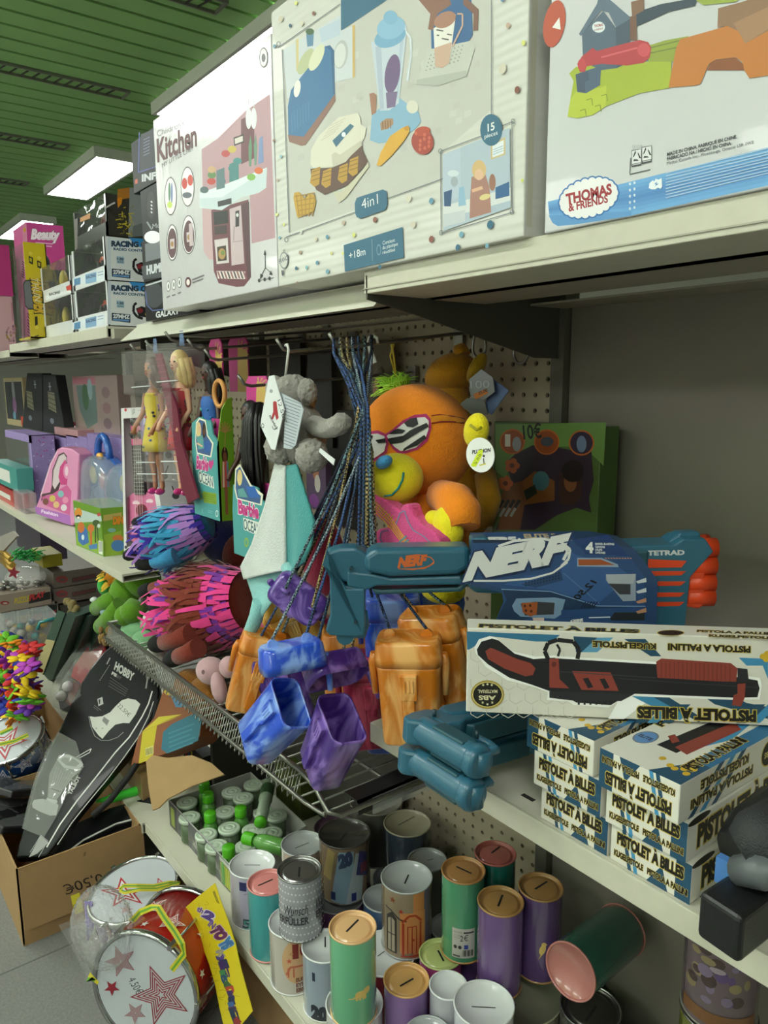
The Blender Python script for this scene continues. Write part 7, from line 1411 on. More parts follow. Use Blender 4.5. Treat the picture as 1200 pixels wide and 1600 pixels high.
# far tins under the basket first, then the nearer rows
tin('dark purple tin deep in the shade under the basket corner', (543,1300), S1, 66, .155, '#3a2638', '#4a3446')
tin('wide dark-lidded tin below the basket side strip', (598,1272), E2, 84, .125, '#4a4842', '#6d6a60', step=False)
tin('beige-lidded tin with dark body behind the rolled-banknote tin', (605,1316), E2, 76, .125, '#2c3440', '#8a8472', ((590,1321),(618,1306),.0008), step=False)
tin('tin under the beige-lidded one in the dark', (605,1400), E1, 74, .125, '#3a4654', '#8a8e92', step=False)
tin('grey-lidded tin with orange print just behind the polka-dot tin', (468,1320), BZ+.20, 66, .2, '#a39a90', '#a9acae', ((456,1329),(478,1320),.0008), lambda A, r, h: (A.band(-.04,.05,0,h-.004,'#a8988a',12), A.band(.012,.05,0,h-.02,'#b87a48',6)), step=False)
tin('dark-lidded tin printed with rolled banknotes', (537,1303), E2, 80, .125, '#6a5a48', '#3a3836', ((530,1316),(542,1300),.0016), notes, step=False)
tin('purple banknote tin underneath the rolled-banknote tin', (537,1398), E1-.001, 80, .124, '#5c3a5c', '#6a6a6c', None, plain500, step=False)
tin('teal tin with pink lid against the perforated panel', (774,1332), S2, 63, .155, '#1f6a62', '#a85a56', ((768,1333),(781,1323)))
tin('tin under the teal one at the back panel', (774,1400), S1-.001, 63, .154, '#3a2a48', '#8a7050')
tin('purple tin with tan lid and golden parrot, nearest the grey wall', (840,1386), S2, 68, .155, '#5c4378', '#a87e4e', ((831,1391),(850,1379)), parrot)
tin('purple tin under the parrot tin', (838,1470), S1-.001, 68, .154, '#5c4378', '#a87e4e')
tin('mint tin with tan lid and a price sticker', (724,1358), S2, 67, .155, '#4f9470', '#b3824e', ((713,1354),(737,1365)), label2, lean=(0,0))
tin('mint tin standing under the one with the price sticker', (736,1472), S1-.001, 66, .154, '#4f8a6a', '#b3824e')
tin('purple tin with tan lid between the mint tin and the parrot tin', (784,1412), S2-.004, 71, .155, '#6d5088', '#b08450', ((780,1422),(787,1404)))
tin('purple tin below, hidden under the middle purple tin', (790,1520), S1-.005, 70, .154, '#6d5088', '#b08450')
tin('small white-lidded tin tucked behind the arch tin', (672,1372), E2-.03, 62, .125, '#5a5854', '#77797a', ((672,1374),(682,1372),.0008), step=False)
tin('tin with a grey lid below, behind the arch tin', (672,1450), E1, 66, .125, '#55585c', '#8a8c8e', step=False)
tin('blue banknote tin with white lid left of the arch tin', (604,1405), E1+.02, 66, .145, '#3c5474', '#a6aaae', step=False)
tin('tall tin with white lid printed with orange arches', (635,1368), E2, 79, .135, '#8c7a66', '#a9adaf', ((632,1380),(638,1366),.0014), arch, step=False)
tin('white-lidded tin with a red band under the arch tin', (600,1485), E1-.01, 96, .115, '#7a2a30', '#c9cccd', ((590,1492),(606,1480),.0008), None, lidm=WLID, step=False)
tin('lilac banknote tin with white lid beside the green bottle tray', (394,1349), E1, 70, .125, '#b4b0bc', '#dfe3e4', ((382,1352),(407,1352),.0009), fifty, lidm=WLID, step=False)
tin('turquoise tin with pink lid and golden whale at the shelf edge', (424,1374), S1, 62, .152, '#3f9aa0', '#d98a86', ((409,1381),(432,1371)), whale)
tin('polka-dot grey tin with silver lid stacked on the ten-note tin', (468,1357), E1+.125, 68, .124, '#a6a6ae', METL, ((467,1370),(468,1355),.0018), wish, rim=METL, facing=4)
tin('cream tin printed with an orange banknote under the polka-dot tin', (470,1447), E1, 76, .124, '#b9b2aa', '#d6d8d8', None, ten, lidm=WLID, step=False, facing=4)
tin('grey-blue banknote tin with white lid at the front edge', (508,1476), E1, 72, .124, '#8f9aa8', '#dfe3e4', ((508,1480),(508,1464),.0012), twenty_l, lidm=WLID, step=False)
tin('mint green tin with tan lid and golden elephant, stacked at the front', (551,1447), BZ+.125+.155, 73, .155, '#6ab088', '#dfb480', ((541,1456),(560,1437)), elephant)
tin('white poem tin under the elephant tin', (554,1566), E1-.001, 88, .124, '#c9c9c6', '#d9dbdb', None, poem, lidm=WLID, step=False)
tin('pink tin with lime lid behind the violet one', (689,1489), S1, 66, .15, '#b04a80', '#c3cc86', ((685,1485),(694,1502)))
tin('violet tin with tan lid in the front row', (635,1529), S1, 70, .15, '#8a68a4', '#d9a868', ((625,1541),(646,1529)))
tin('white tin with an embossed square around its slot at the bottom', (761,1556), BZ+.19, 92, .18, '#c6c6d0', '#e2e3ec', ((742,1562),(779,1564),.0009), lambda A, r, h: (A.band(-.03,.03,0,h-.03,'#d0d0d8',8), A.band(-.026,-.012,h*.3,h*.75,'#3a3a48',2)), lidm=WLID, step=False)
tin('pale tin half hidden left of the embossed white tin', (722,1566), BZ+.165, 60, .16, '#b0b0b8', '#c9cccf', None, None, lidm=WLID, step=False)
tin('big beige-lidded tin at the bottom right of the embossed white tin', (858,1564), E1, 132, .12, '#7a766a', '#8f8d7a', ((824,1570),(852,1587),.0012), step=False)
tin('small olive-lidded tin behind the lying teal tin', (942,1530), E1-.01, 70, .115, '#5a584c', '#7d7a68', step=False)
tin('bare metal money tin with a dark lid at the bottom edge', (935,1578), BZ+.16, 92, .155, METL, m('#5a5854', .3, .85), ((928,1601),(944,1578),.0022), rim=METL)
tin('big beige-lidded tin at the bottom right corner', (1016,1572), E1-.01, 130, .11, '#6d6a5e', '#86836f', ((1007,1578),(1040,1600),.0012), step=False)
tin('grey-lidded tin cut by the bottom edge below the pink tin', (690,1606), BZ+.13, 72, .13, '#7a7a80', '#a6a9ac', step=False)
tin('yellow banknote tin under the glossy floral tin at the right', (1122,1575), BZ+.325, 112, .324, '#6f6f34', '#8a8878', None, twohund, step=False, rim=METL)
tin('glossy floral tin in clear wrap just below the middle shelf edge', (1126,1440), BZ+.452, 112, .126, '#6a5a62', '#8a8680', None, flower, step=False)
# nudge standing tins apart where their walls would meet
for q_ in TINS:
    if 'yellow banknote' in q_[0]['label']: fl0 = q_
    if 'glossy floral tin in' in q_[0]['label']: q_[0].matrix_world.translation = fl0[0].matrix_world.translation + EZ*(fl0[2]+.001); fl0[3] = q_[3] = 500.
Q = [[t_.matrix_world.translation.copy(), r_, h_, m_] for t_, r_, h_, m_ in TINS]
for it in range(60):
    for i in range(len(Q)):
        for j in range(i+1, len(Q)):
            a, b = Q[i], Q[j]; d = (b[0]-a[0]).xy; L = d.length; gap = a[1]+b[1]+.004-L
            if gap > 0 and min(a[0].z+a[2], b[0].z+b[2])-max(a[0].z, b[0].z) > .002 and L > 1e-4: d = d/L*gap*.5; k_ = b[3]/(a[3]+b[3]); a[0].xy -= d*k_; b[0].xy += d*(1-k_)
    for a in Q: a[0].y = min(a[0].y, .983-a[1]); a[0].z = max(a[0].z, BZ+.0006)
for (t_, r_, h_, m_), q_ in zip(TINS, Q): t_.matrix_world.translation = q_[0]
# teal tin lying on its side
a, b = PZ(893,1517,.40), PZ(945,1470,.415); ax = Vector((b-a)).normalized()
p0 = PY(893,1516,.80); p1 = PY(955,1466,.915); axd = (p0-p1).normalized(); sx = axd.orthogonal().normalized(); sy = axd.cross(sx)
tin('teal tin with a pink lid and golden whale lying on top of other tins', None, 0, 0, .155, '#1f5c52', '#b0706a', None, lambda A, r, h: (A.ell(0.0,h*.36,.006,.018,GOLD), A.poly([(-.005,h*.24),(.009,h*.16),(.004,h*.26)], GOLD)), W=frame(p0-axd*.150, sx, sy, axd), r=.040, step=False)
# ================================================================ tray of bubble bottles
t = thing('display_tray', 'printed cardboard display tray full of bubble bottles', 'tray', Vector((-1.6, .66, BZ)))
tx0, tx1, ty0, ty1, th_ = PZ(263,1292,BZ+.07).x, PZ(361,1382,BZ+.065).x, .615, .90, .075
TRY = m('#77777a', .5, 0, .15, 30); TRW = m('#b9b9b4', .6)
c_ = [PZ(x, y, BZ+.07) for x, y in ((263,1250),(361,1355),(480,1290),(392,1206))]
c_ = [Vector((q.x, q.y, BZ)) for q in c_]; hh = .07
g = G(TRW)
for i in range(4): j = (i+1)%4; d = (c_[j]-c_[i]).normalized(); n_ = EZ.cross(d); g.hexa([c_[i],c_[j],c_[j]+n_*.003,c_[i]+n_*.003], [q+EZ*hh for q in (c_[i],c_[j],c_[j]+n_*.003,c_[i]+n_*.003)])
g.hexa([q for q in c_], [q+EZ*.003 for q in c_]); g.build('carton', t)
A = Art(c_[0], c_[1]-c_[0], EZ); Lt = (c_[1]-c_[0]).length
A.rect(0,0,Lt,hh,'#5c5c60'); A.rect(0,0,.05,hh,'#3a3a3c'); A.rect(.012,.006,.035,hh-.012,'#8a9a3c'); rnd = random.Random(12)
for i in range(34): x = rnd.uniform(.05,Lt-.06); A.poly([(x,rnd.uniform(0,.04)),(x+rnd.uniform(.01,.03),rnd.uniform(0,.03)),(x+rnd.uniform(-.01,.02),rnd.uniform(.03,hh))], rnd.choice(('#8a8a88','#a6a6a2','#6d6d6a','#4a4a4c')))
A.rect(Lt-.055,.004,Lt-.008,hh-.014,'#8f9a30'); 
for k in range(5): A.rect(Lt-.052+k*.009,.006,Lt-.048+k*.009,hh-.016,'#c2c84a')
A.rect(Lt-.058,hh-.012,Lt-.004,hh-.002,'#b9bcb4'); A.build(t, 'printed_side')
BG = film('#8fc47a', .35, .2, 20, .12); LIQ = m('#5f9a4a', .2, 0, .1, 20, 0, 200, .3)
CAPM = m('#4fae1c', .35, 0, .04); LIDM = m('#bccbb8', .3, 0, .08, 20, 0, 200, .3); TUBM = m('#54664a', .35, 0, .3, 90)
def bottle(label, px, py, lying=None):
    P_ = PZ(px, py, BZ+.095); W = Matrix.Translation((P_.x, P_.y, BZ+.004)) @ Matrix.Diagonal((1,1,.82,1)) if lying is None else lying
    t = thing('bubble_bottle', label, 'bottle', W, 'green-capped bubble bottles'); g = G(LIQ); g.T = W; g.lathe([(.017,0),(.019,.003),(.019,.055),(.016,.070),(.010,.078),(.010,.084)], 20); g.build('bottle', t)
    g = G(CAPM); g.T = W; g.lathe([(.0145,.080),(.0150,.082),(.0150,.106),(.0135,.109),(.0005,.1092)], 24); g.build('cap', t); return t
def tub(label, px, py):
    P_ = PZ(px, py, BZ+.068); W = Matrix.Translation((P_.x, P_.y, BZ+.004)) @ Matrix.Diagonal((1.08,1.08,.78,1)); t = thing('bubble_tub', label, 'tub', W, 'round-lidded tubs in the tray')
    g = G(TUBM); g.T = W; g.lathe([(.019,0),(.021,.003),(.021,.07)], 24); g.build('tub', t)
    g = G(LIDM); g.T = W; g.lathe([(.0215,.066),(.0245,.070),(.0250,.076),(.0245,.080),(.021,.0815),(.019,.0805),(.0155,.0805),(.0145,.082),(.0115,.082),(.0105,.0805),(.006,.0805),(.005,.082),(.0005,.082)], 28); g.build('lid', t); return t
for px, py, lab in ((319,1222,'backmost'), (325,1238,'second from the back'), (328,1268,'third from the back, behind the pale lids'), (376,1260,'one in the right middle of the tray'), (357,1321,'nearest the white tin')):
    bottle('green-capped bubble bottle, %s' % lab, px, py)
for px, py, lab in ((292,1252,'blue-edged one in the far left corner'), (296,1275,'second along the left side'), (322,1302,'third along the left side'), (338,1320,'fourth along the left side, nearest the front'), (358,1292,'one in the middle'), (352,1266,'dim one behind the middle'), (384,1321,'one right of the nearest bottle'), (395,1295,'right-hand one in half shade'), (362,1236,'one by the back wall of the tray'), (380,1245,'hidden one left of the lying bottle'), (396,1224,'one in the far right corner'), (424,1300,'one farthest right near the grey-lidded tin'), (432,1272,'dark one beneath the basket'), (412,1268,'dark one right of the lying bottle')):
    tub('bubble tub with a ringed lid, %s' % lab, px, py)
a, b = PZ(407,1285,BZ+.115), PZ(420,1225,BZ+.115); d = (a-b).normalized(); sx = d.orthogonal().normalized(); W = frame(b, sx, d.cross(sx), d)
t = thing('bubble_bottle', 'bubble bottle lying across the tray with its green end toward the viewer', 'bottle', W, 'green-capped bubble bottles'); g = G(m('#8a9a86', .3, 0, .2, 60)); g.T = W; L_ = (a-b).length; g.lathe([(.016,0),(.017,.003),(.017,L_*.45),(.0145,L_*.5),(.0145,L_)], 22); g.build('bottle', t); g = G(CAPM); g.T = W; g.lathe([(.0148,L_*.97),(.0148,L_+.002),(.0005,L_+.003)], 22); g.build('cap', t); g = G(m('#2f4a2c', .4, 0, .4, 90)); g.T = W; g.lathe([(.0172,L_*.12),(.0172,L_*.38)], 22, None, False, False); g.build('label_band', t)
t = bottle('green bubble bottle fallen over by the grey-lidded tin', 0, 0, frame(PZ(445,1325,BZ+.10), EZ, Vector((.5,-.86,0)), Vector((-.86,-.5,0))))
t = thing('cardboard_carton', 'striped green and black carton behind the bubble tray', 'box', Vector((-1.45,.93,BZ))); G(m('#4a5222', .5, 0, .3, 20)).box((PY(432,1250,.925).x,.925,BZ), (PY(470,1250,.925).x,.985,PY(440,1195,.925).z)).build('carton', t)
# ================================================================ floor-level goods at the left
KRAFT = m('#a5835a', .8, 0, .1, 25, .2, 120); KRAFT2 = m('#937450', .85, 0, .12, 25, .2, 120)
def open_carton(label, x0, x1, y0, y1, h, lw=.004):
    t = thing('cardboard_box', label, 'box', Vector(((x0+x1)/2,(y0+y1)/2,0)), 'open cardboard boxes on the floor'); g = G(KRAFT)
    g.box((x0,y0,0),(x1,y1,lw)); g.box((x0,y0,lw),(x0+lw,y1,h)); g.box((x1-lw,y0,lw),(x1,y1,h)); g.box((x0,y0,lw),(x1,y0+lw,h)); g.box((x0,y1-lw,lw),(x1,y1,h)); g.build('box_walls', t); return t
BX = -1.862
t = open_carton('open brown cardboard box holding the badminton bags, price written upside down', -2.33, BX, .292, .60, .212)
g = G(KRAFT); g.hexa([(BX+.001,.296,.205),(BX+.001,.604,.205),(BX+.012,.604,.05),(BX+.012,.296,.05)], [(BX+.005,.296,.212),(BX+.005,.604,.212),(BX+.016,.604,.05),(BX+.016,.296,.05)]); fl_ = g.build('folded_flap', t)
nf = Vector((.155,0,.011)).normalized(); A = Art((BX+.0165,.296,.05), EY, EZ, nf); A.px = (0, 1150, .35)
A.text('0,50€', (452,612), (278,668), (468,652), '#2a2018', .0); A.ell(378,527,5,11,'#7a5f3e',20); A.build(fl_, 'handwriting')
t2 = open_carton('open brown cardboard box behind, with a drum kit inside', -2.86, -2.40, .26, .60, .235)
t = thing('cardboard_box', 'closed brown carton under the flower garlands', 'box', Vector((-2.75,.53,0))); g = G(KRAFT); g.box((-3.2,.36,.0),(-2.87,.59,.26)); g.build('box_walls', t); G(m('#b8966a', .6)).box((-3.2,.47,.26),(-2.87,.49,.261)).build('tape', t)
# ---- badminton bags
Pb, Pt = PZ(55,1325,.19), PZ(212,1015,.56); av = (Pt-Pb).normalized(); nb = RT.cross(av).normalized(); nb = -nb if nb.dot(CAM-Pb) < 0 else nb; rb = av.cross(nb).normalized()
def planepts(pts, O, N): 
    out = []
    for x, y in pts: q = ray(x, y); out.append(CAM + q*((O-CAM).dot(N)/q.dot(N)))
    return out
BAGM = m('#0c0d0f', .35, 0, .2, 20, .6, 14, .1, .3)
def slab_from(name, par, pts, O, N, mat, dep, bevel=.004, lift=0):
    pp = [p+N*lift for p in planepts(pts, O, N)]; g = G(mat); g.hexa(pp, [p-N*dep for p in pp]); return g.build(name, par, bevel)
t = thing('badminton_bag', 'long black racket bag with a white patch and shuttlecocks in a clear pocket', 'racket bag', Pb)
outl = [(22,1342),(36,1296),(46,1252),(57,1214),(75,1172),(92,1140),(112,1098),(124,1085),(127,1066),(140,1045),(160,1020),(178,1004),(196,1004),(218,1018),(236,1036),(248,1062),(250,1082),(244,1108),(228,1142),(200,1180),(160,1226),(122,1272),(92,1312),(72,1338)]
slab_from('bag_body', t, outl, Pb, nb, BAGM, .035, .006)
A = Art(Pb, rb, av, nb).at(0,1040,.2); A.eps = .00002
A.poly([(700,395),(740,402),(800,395),(860,365),(900,320),(950,272),(1000,256),(1060,268),(1096,300),(1060,380),(1010,450),(960,448),(900,462),(850,510),(800,572),(770,545),(720,480)], '#cfcfc8'); A.poly([(812,398),(855,430),(835,470),(798,432)], '#8a8a86')
for k in range(4): A.line([(812+k*10,402+k*8),(800+k*10,430+k*9)], 2.5, '#33302c')
A.text('22,50€', (915,318), (1005,405), (935,292), '#26241f', -.01); A.ell(800,490,7,7,'#a8a8a2'); A.ell(752,490,7,7,'#a8a8a2')
A.line([(693,395),(708,470),(740,550),(790,585),(850,585),(920,560),(965,520)], 5, '#8a8a88'); 
A.text('HOBBY', (892,28), (1032,118), (908,-28), '#b8b8b4', .05); A.text('FS', (872,68),(905,88),(880,48),'#b8b8b4',.06); A.text('SET', (905,90),(942,112),(912,70),'#6a6a6a',0); A.text('STIGA', (1010,-20),(1090,25),(1020,-45),'#8a8a8a',.04)
for k in range(4): A.line([(860-k*4,92+k*22),(1000+k*6-k*12,190+k*16)], 3, '#5f5f5e')
A.poly([(760,262),(800,245),(808,300),(770,318)], '#b0b0ac'); A.poly([(770,268),(785,262),(782,300),(772,300)], '#1c1c1e'); A.line([(735,310),(790,350)], 4, '#6a6a68'); A.line([(730,325),(770,352)], 3, '#6a6a68')
for k in range(9): A.line([(778+k*9,118-k*14),(786+k*9,108-k*14)], 3, '#9a9a98')
A.line([(1140,180),(1150,120),(1152,70)], 12, '#8f8f8c'); A.line([(860,-60),(835,-10)], 10, '#8f8f8c')
A.line([(365,1420),(470,1240),(600,1060),(760,860),(900,680),(1010,560),(1110,400),(1160,300),(1190,200)], 10, '#d9d9d6'); A.line([(450,1400),(560,1230),(680,1080),(830,900),(960,730),(1080,560),(1160,400),(1200,280)], 7, '#bcbcb8')
A.line([(235,1460),(320,1325),(375,1370),(300,1500)], 3, '#bababa'); A.poly([(225,1500),(320,1325),(380,1385),(290,1470)], '#9a9a98')
A.line([(548,748),(600,715),(680,668),(714,650),(700,680),(640,712),(580,735)], 6, '#c9c9c6'); A.text('TALBOT', (555,1010),(632,870),(530,1000),'#c2c2be',.05)
A.build(t, 'printed_artwork')
A = Art(Pb+nb*.003, rb, av, nb).at(0,1040,.2)
A.poly([(250,1080),(265,1050),(330,1040),(440,1070),(458,1090),(440,1170),(390,1172),(310,1140),(255,1110)], '#a8aaa6'); A.poly([(360,1045),(380,1010),(440,1030),(450,1070),(420,1080)], '#b8bab6')
A.poly([(385,850),(442,740),(460,700),(520,690),(620,720),(652,770),(620,830),(560,880),(440,1050),(370,1035)], '#7c7e7a'); A.poly([(445,735),(465,700),(540,695),(640,750),(650,780),(600,815),(500,800)], '#b9bbb7'); A.poly([(470,740),(500,715),(580,730),(625,765),(590,790),(520,780)], '#90928e')
for k in range(8): A.line([(440+k*22,790+k*5),(380+k*9,1030+k*2)], 3, '#a2a4a0')
A.line([(425,860),(590,900)], 4, '#9a9c98'); A.line([(400,960),(470,985)], 6, '#2a2a2c'); A.build(t, 'shuttlecock')
slab_from('clear_pocket', t, [(36,1296),(46,1252),(57,1214),(75,1172),(92,1145),(120,1160),(132,1200),(110,1235),(88,1280),(70,1310)], Pb, nb, film('#ffffff', .08, 1.0, 18), .002, 0, .008)
g = G(m('#141416', .7)); sp = planepts([(243,1085),(236,1125),(222,1165),(196,1205),(168,1240),(140,1265)], Pb, nb); sp = [p+Vector((.02,-.005,0))-nb*.02 for p in sp]; g.tube(sp, .009, 8); g.build('shoulder_strap', t)
for k, (pts, lab, z_) in enumerate((([(70,1335),(120,1285),(170,1262),(212,1250),(238,1244),(240,1262),(225,1278),(180,1290),(130,1315),(90,1345)], 'black racket bag with white piping lying in the open box, upper one', .19), ([(80,1352),(130,1318),(180,1296),(215,1276),(238,1270),(236,1286),(205,1300),(150,1322),(100,1356)], 'black racket bag with white piping lying in the open box, lower one', .175))):
    N2 = Vector((.25,-.35,.9)).normalized(); O2 = PZ(200,1275,.20-.012*k); t = thing('badminton_bag', lab, 'racket bag', O2, 'racket bags lying in the box')
    slab_from('bag_body', t, pts, O2, N2, BAGM, .02, .005); A = Art(O2, RT, N2.cross(RT), N2).at(0,0,1); n_ = len(pts)
    A.line([(x+1, y-3) for x, y in pts[n_//2+1:]], 2.2, '#c9c9c6'); A.build(t, 'piping')
t = thing('jump_rope_handle', 'bright green plastic handle lying on the racket bags', 'toy', PZ(205,1245,.235)); g = G(m('#3fd03a', .35, 0, .05, 20, 0, 200, .3)); hp = [PZ(x,y,.232) for x, y in ((150,1252),(172,1248),(190,1242),(212,1236),(226,1232),(236,1228))]
g.tube(hp, [.004,.010,.012,.013,.010,.006], 14); 
for k in range(6): p = hp[1].lerp(hp[3], k/6+.05); g.tube([p-Vector((.003,0,0)), p+Vector((.003,0,0))], .0138, 14)
g.build('handle', t)
for k, (x, y, z, c, lab, rz) in enumerate(((20,1222,.225,'#2c2c30','clear-wrapped black toy pack with white print in the open box',.5), (30,1270,.2,'#1c1c1f','black racket pack deeper in the open box',.2))):
    P_ = PZ(x, y, z); W = mtx(P_, rz, R(-25)); t = thing('wrapped_pack', lab, 'package', W, 'packs in the open box'); g = G(m(c, .3, 0, .3, 40)); g.T = W; g.box((-.12,-.09,-.02),(.10,.09,0)); g.build('pack', t, .004)
    A = Art(W @ Vector((0,0,0)), W.to_3x3() @ EX, W.to_3x3() @ EY); rnd = random.Random(k)
    for i in range(14): x0_, y0_ = rnd.uniform(-.09,.06), rnd.uniform(-.07,.06); A.line([(x0_,y0_),(x0_+rnd.uniform(-.02,.03),y0_+rnd.uniform(-.02,.02))], .003, '#8f8f8e')
    A.build(t, 'printed_artwork'); g = G(film('#dfe2e8', .1, 1.2, 18)); g.T = W; g.grid(lambda u, v: (-.13+.25*u,-.10+.2*v,.004+.006*sin(7*u+3*v)), 8, 8); g.build('clear_wrap', t)
# ---- drums
CHRM = m('#b4b4b6', .15, .95, .05, 20); RDR = m('#b8241c', .25, 0, .05, 20, 0, 200, .4); HEAD = m('#b8bcc4', .4, 0, .03)
def star_rings(A, x, y, r, rot, n=4, c='#8c1c2c', sx=1., sy=1.):
    for k in range(2*n): q = r*(1-k/(2*n)*.92); A.star(x, y, q, c if k % 2 == 0 else '#c2c4ca', rot, .40)
def drum(label, c, n, r, dep, shell, stars, hand=None, strap=True, spin=0., plates=True):
    n = n.normalized(); u = n.cross(EZ).normalized(); v = u.cross(n).normalized(); W = frame(c, u, v, n); t = thing('toy_drum', label, 'drum', W, 'toy drum kits in clear wrap')
    g = G(shell); g.T = W; g.lathe([(r*.97,-dep),(r*.97,0)], 48, None, True, False); sh = g.build('shell', t)
    g = G(HEAD); g.T = W; g.lathe([(r*.95,.002),(.0005,.003)], 48, None, False, True); hd = g.build('drum_head', t)
    g = G(CHRM); g.T = W
    for z in (.004, -dep-.002): g.rings([[((r+q*cos(a))*cos(2*pi*i/48),(r+q*cos(a))*sin(2*pi*i/48),z-.004+1.6*q*sin(a)) for a in [2*pi*k/8 for k in range(8)]] for i in range(48) for q in (.0055,)], False, False, True)
    g.build('hoop', t)
    for k in range(6):
        a = spin+k*pi/3; q = (r+.004); l = G(CHRM); l.T = W; l.box((q*cos(a)-.005,q*sin(a)-.005,-.022),(q*cos(a)+.005,q*sin(a)+.005,.010)); l.tube([(q*cos(a),q*sin(a),-.02),(q*cos(a),q*sin(a),-dep+.005)], .0028, 6); lo = l.build('lug', t)
    A = Art(W @ Vector((0,0,.0032)), u, v, n)
    stars(A, r); A.build(hd, 'printed_stars')
    B = CylArt(W, r*.97, 0); rnd = random.Random(5)
    for k in range(9):
        x0_ = -pi*r+2*pi*r*k/9; zc_ = -dep*(.35 if k % 2 else .62); rr_ = .030 if k % 2 else .040
        for q in range(5): B.star(x0_, zc_, rr_*(1-q*.19), '#e6dede' if q % 2 == 0 else ('#b8241c' if shell is RDR else '#2a4ca0'), .3*k, .42)
        B.star(x0_+.035, -dep*.2, .010, '#e6dede', k)
    B.build(sh, 'printed_stars'); return t, W, u, v
cA = PZ(227,1546,.145); vA = ray(227,1546).normalized(); rA = (RT-vA*RT.dot(vA)).normalized(); uA = rA.cross(vA); uA = uA if uA.dot(UP) > 0 else -uA; nA = -vA*.67-rA*.48-uA*.57
def starsA(A, r):
    A.at(80,1320,.26667); pts = {}
    for x, y, rr_, rot in ((645,880,185,-1.0-.95),(408,682,95,-.25-1.57-.1),(355,838,48,.3),(492,985,66,-.9)):
        n_ = 5 if rr_ > 60 else 1
        for k in range(2*n_ if n_ > 1 else 1): q = rr_*(1-k/(2*n_)*.95); A.star(x, y, q, '#8c1c2e' if k % 2 == 0 else '#a9abb2', rot, .42)
    A.text('4,50€', (448,790), (500,880), (490,770), '#2a2a30', -.01); A.uv()
t, W, u, v = drum('red toy drum with starred silver head tipped toward the viewer', cA, nA, .122, .16, RDR, starsA)
def ribbon(par, pts, w_, mats, N=None):
    P_ = [Vector(p) for p in pts]; nW = len(mats); g = G()
    for k, mt in enumerate(mats):
        g.use(mt); sm, g.smooth = g.smooth, True
        for i in range(len(P_)-1):
            d = (P_[i+1]-P_[i]).normalized(); s_ = d.cross((CAM-P_[i]).normalized()).normalized()
            d2 = (P_[min(i+2,len(P_)-1)]-P_[i+1]); s2 = d2.normalized().cross((CAM-P_[i+1]).normalized()).normalized() if d2.length > 1e-6 else s_
            f0, f1 = (k/nW-.5)*w_, ((k+1)/nW-.5)*w_; g.poly([P_[i]+s_*f0, P_[i]+s_*f1, P_[i+1]+s2*f1, P_[i+1]+s2*f0])
        g.smooth = sm
    return g.build('strap', par)
SY, SGN = m('#c9bc2a', .6, 0, .08, 60), m('#5f9a2c', .6, 0, .08, 60)
def dpx(x, y, D): return PD(80+x*.26667, 1320+y*.26667, D)
DA = (cA-CAM).dot(FW)
ribbon(t, [dpx(470,450,DA+.05), dpx(520,395,DA+.0), dpx(585,368,DA-.02), dpx(625,365,DA-.03), dpx(665,430,DA-.04), dpx(720,505,DA-.05), dpx(765,580,DA-.06), dpx(778,640,DA-.06), dpx(740,690,DA-.055), dpx(705,735,DA-.05)], .013, [SY, SGN, SY])
cB = PZ(209,1391,.178); nB = Vector((.02,-.18,.98))
def starsB(A, r):
    A.at(80,1320,.26667)
    for x, y, rr_, rot in ((430,280,150,-1.72),(650,245,88,1.9),(440,380,40,-1.5)):
        for k in range(5): q = rr_*(1-k*.21); A.star(x, y, q, '#a81c2c' if k % 2 == 0 else '#c9ccd4', rot, .40, 5, .62)
    A.uv()
WDR = m('#3a3a5c', .3, 0, .1)
t, W, u, v = drum('white-headed toy drum lying flat behind the red one', cB, nB, .104, .15, m('#5c3a8c', .3, 0, .3, 30), starsB)
DB = (cB-CAM).dot(FW)
ribbon(t, [dpx(400,262,DB-.035), dpx(425,240,DB-.04), dpx(500,240,DB-.04), dpx(600,242,DB-.03), dpx(690,222,DB-.02), dpx(745,215,DB-.01), dpx(745,250,DB)], .009, [SY, SGN, SY]); ribbon(t, [dpx(400,268,DB-.035), dpx(430,280,DB-.042), dpx(520,262,DB-.042), dpx(620,262,DB-.032), dpx(700,240,DB-.02), dpx(750,228,DB-.01)], .008, [SGN, SY, SY])
ribbon(t, [dpx(140,290,DB), dpx(150,340,DB), dpx(165,400,DB+.01)], .02, [SY]); ribbon(t, [dpx(215,775,DA+.0), dpx(260,790,DA), dpx(250,805,DA)], .018, [SY, SGN])
t.children; 
g = G(film('#e8e8ea', .07, 2.2, 26)); cw = dpx(330,560,DA+.06)
g = G(film('#f4f4f6', .10, 1.8, 45)); g.ell(dpx(300,480,DA+.03), (.085,.06,.07), Matrix.Rotation(.5,3,'Y'), 36, 24); g.build('clear_wrap', t, fuzz=.012)
rnd = random.Random(14); g = G(film('#f0f0f0', .10, 2.0, 40))
cc = dpx(130,560,DA+.06); pk = [dpx(x,y,DA+.05) for x, y in ((40,470),(130,440),(260,500),(300,640),(290,860),(300,960),(200,760),(120,600))]; g.poly(pk); g.poly([p+Vector((.01,.02,.004)) for p in pk])
for k in range(26): a_ = dpx(rnd.uniform(200,470), rnd.uniform(380,640), DA-.01+rnd.uniform(-.02,.03)); b_ = a_+Vector((rnd.uniform(-.03,.03),rnd.uniform(-.02,.02),rnd.uniform(-.03,.03))); c_2 = a_+Vector((rnd.uniform(-.03,.03),rnd.uniform(-.02,.02),rnd.uniform(-.03,.03))); g.poly([a_,b_,c_2])
wr = g.build('crumpled_wrap', t)
for k in range(4): a_ = dpx(200+k*12, 330, DB-.03); b_ = dpx(215+k*10, 560-k*20, DB-.05); G(m('#5a3aa0', .4)).tube([a_, b_], .0025, 6).build('drumstick', t)
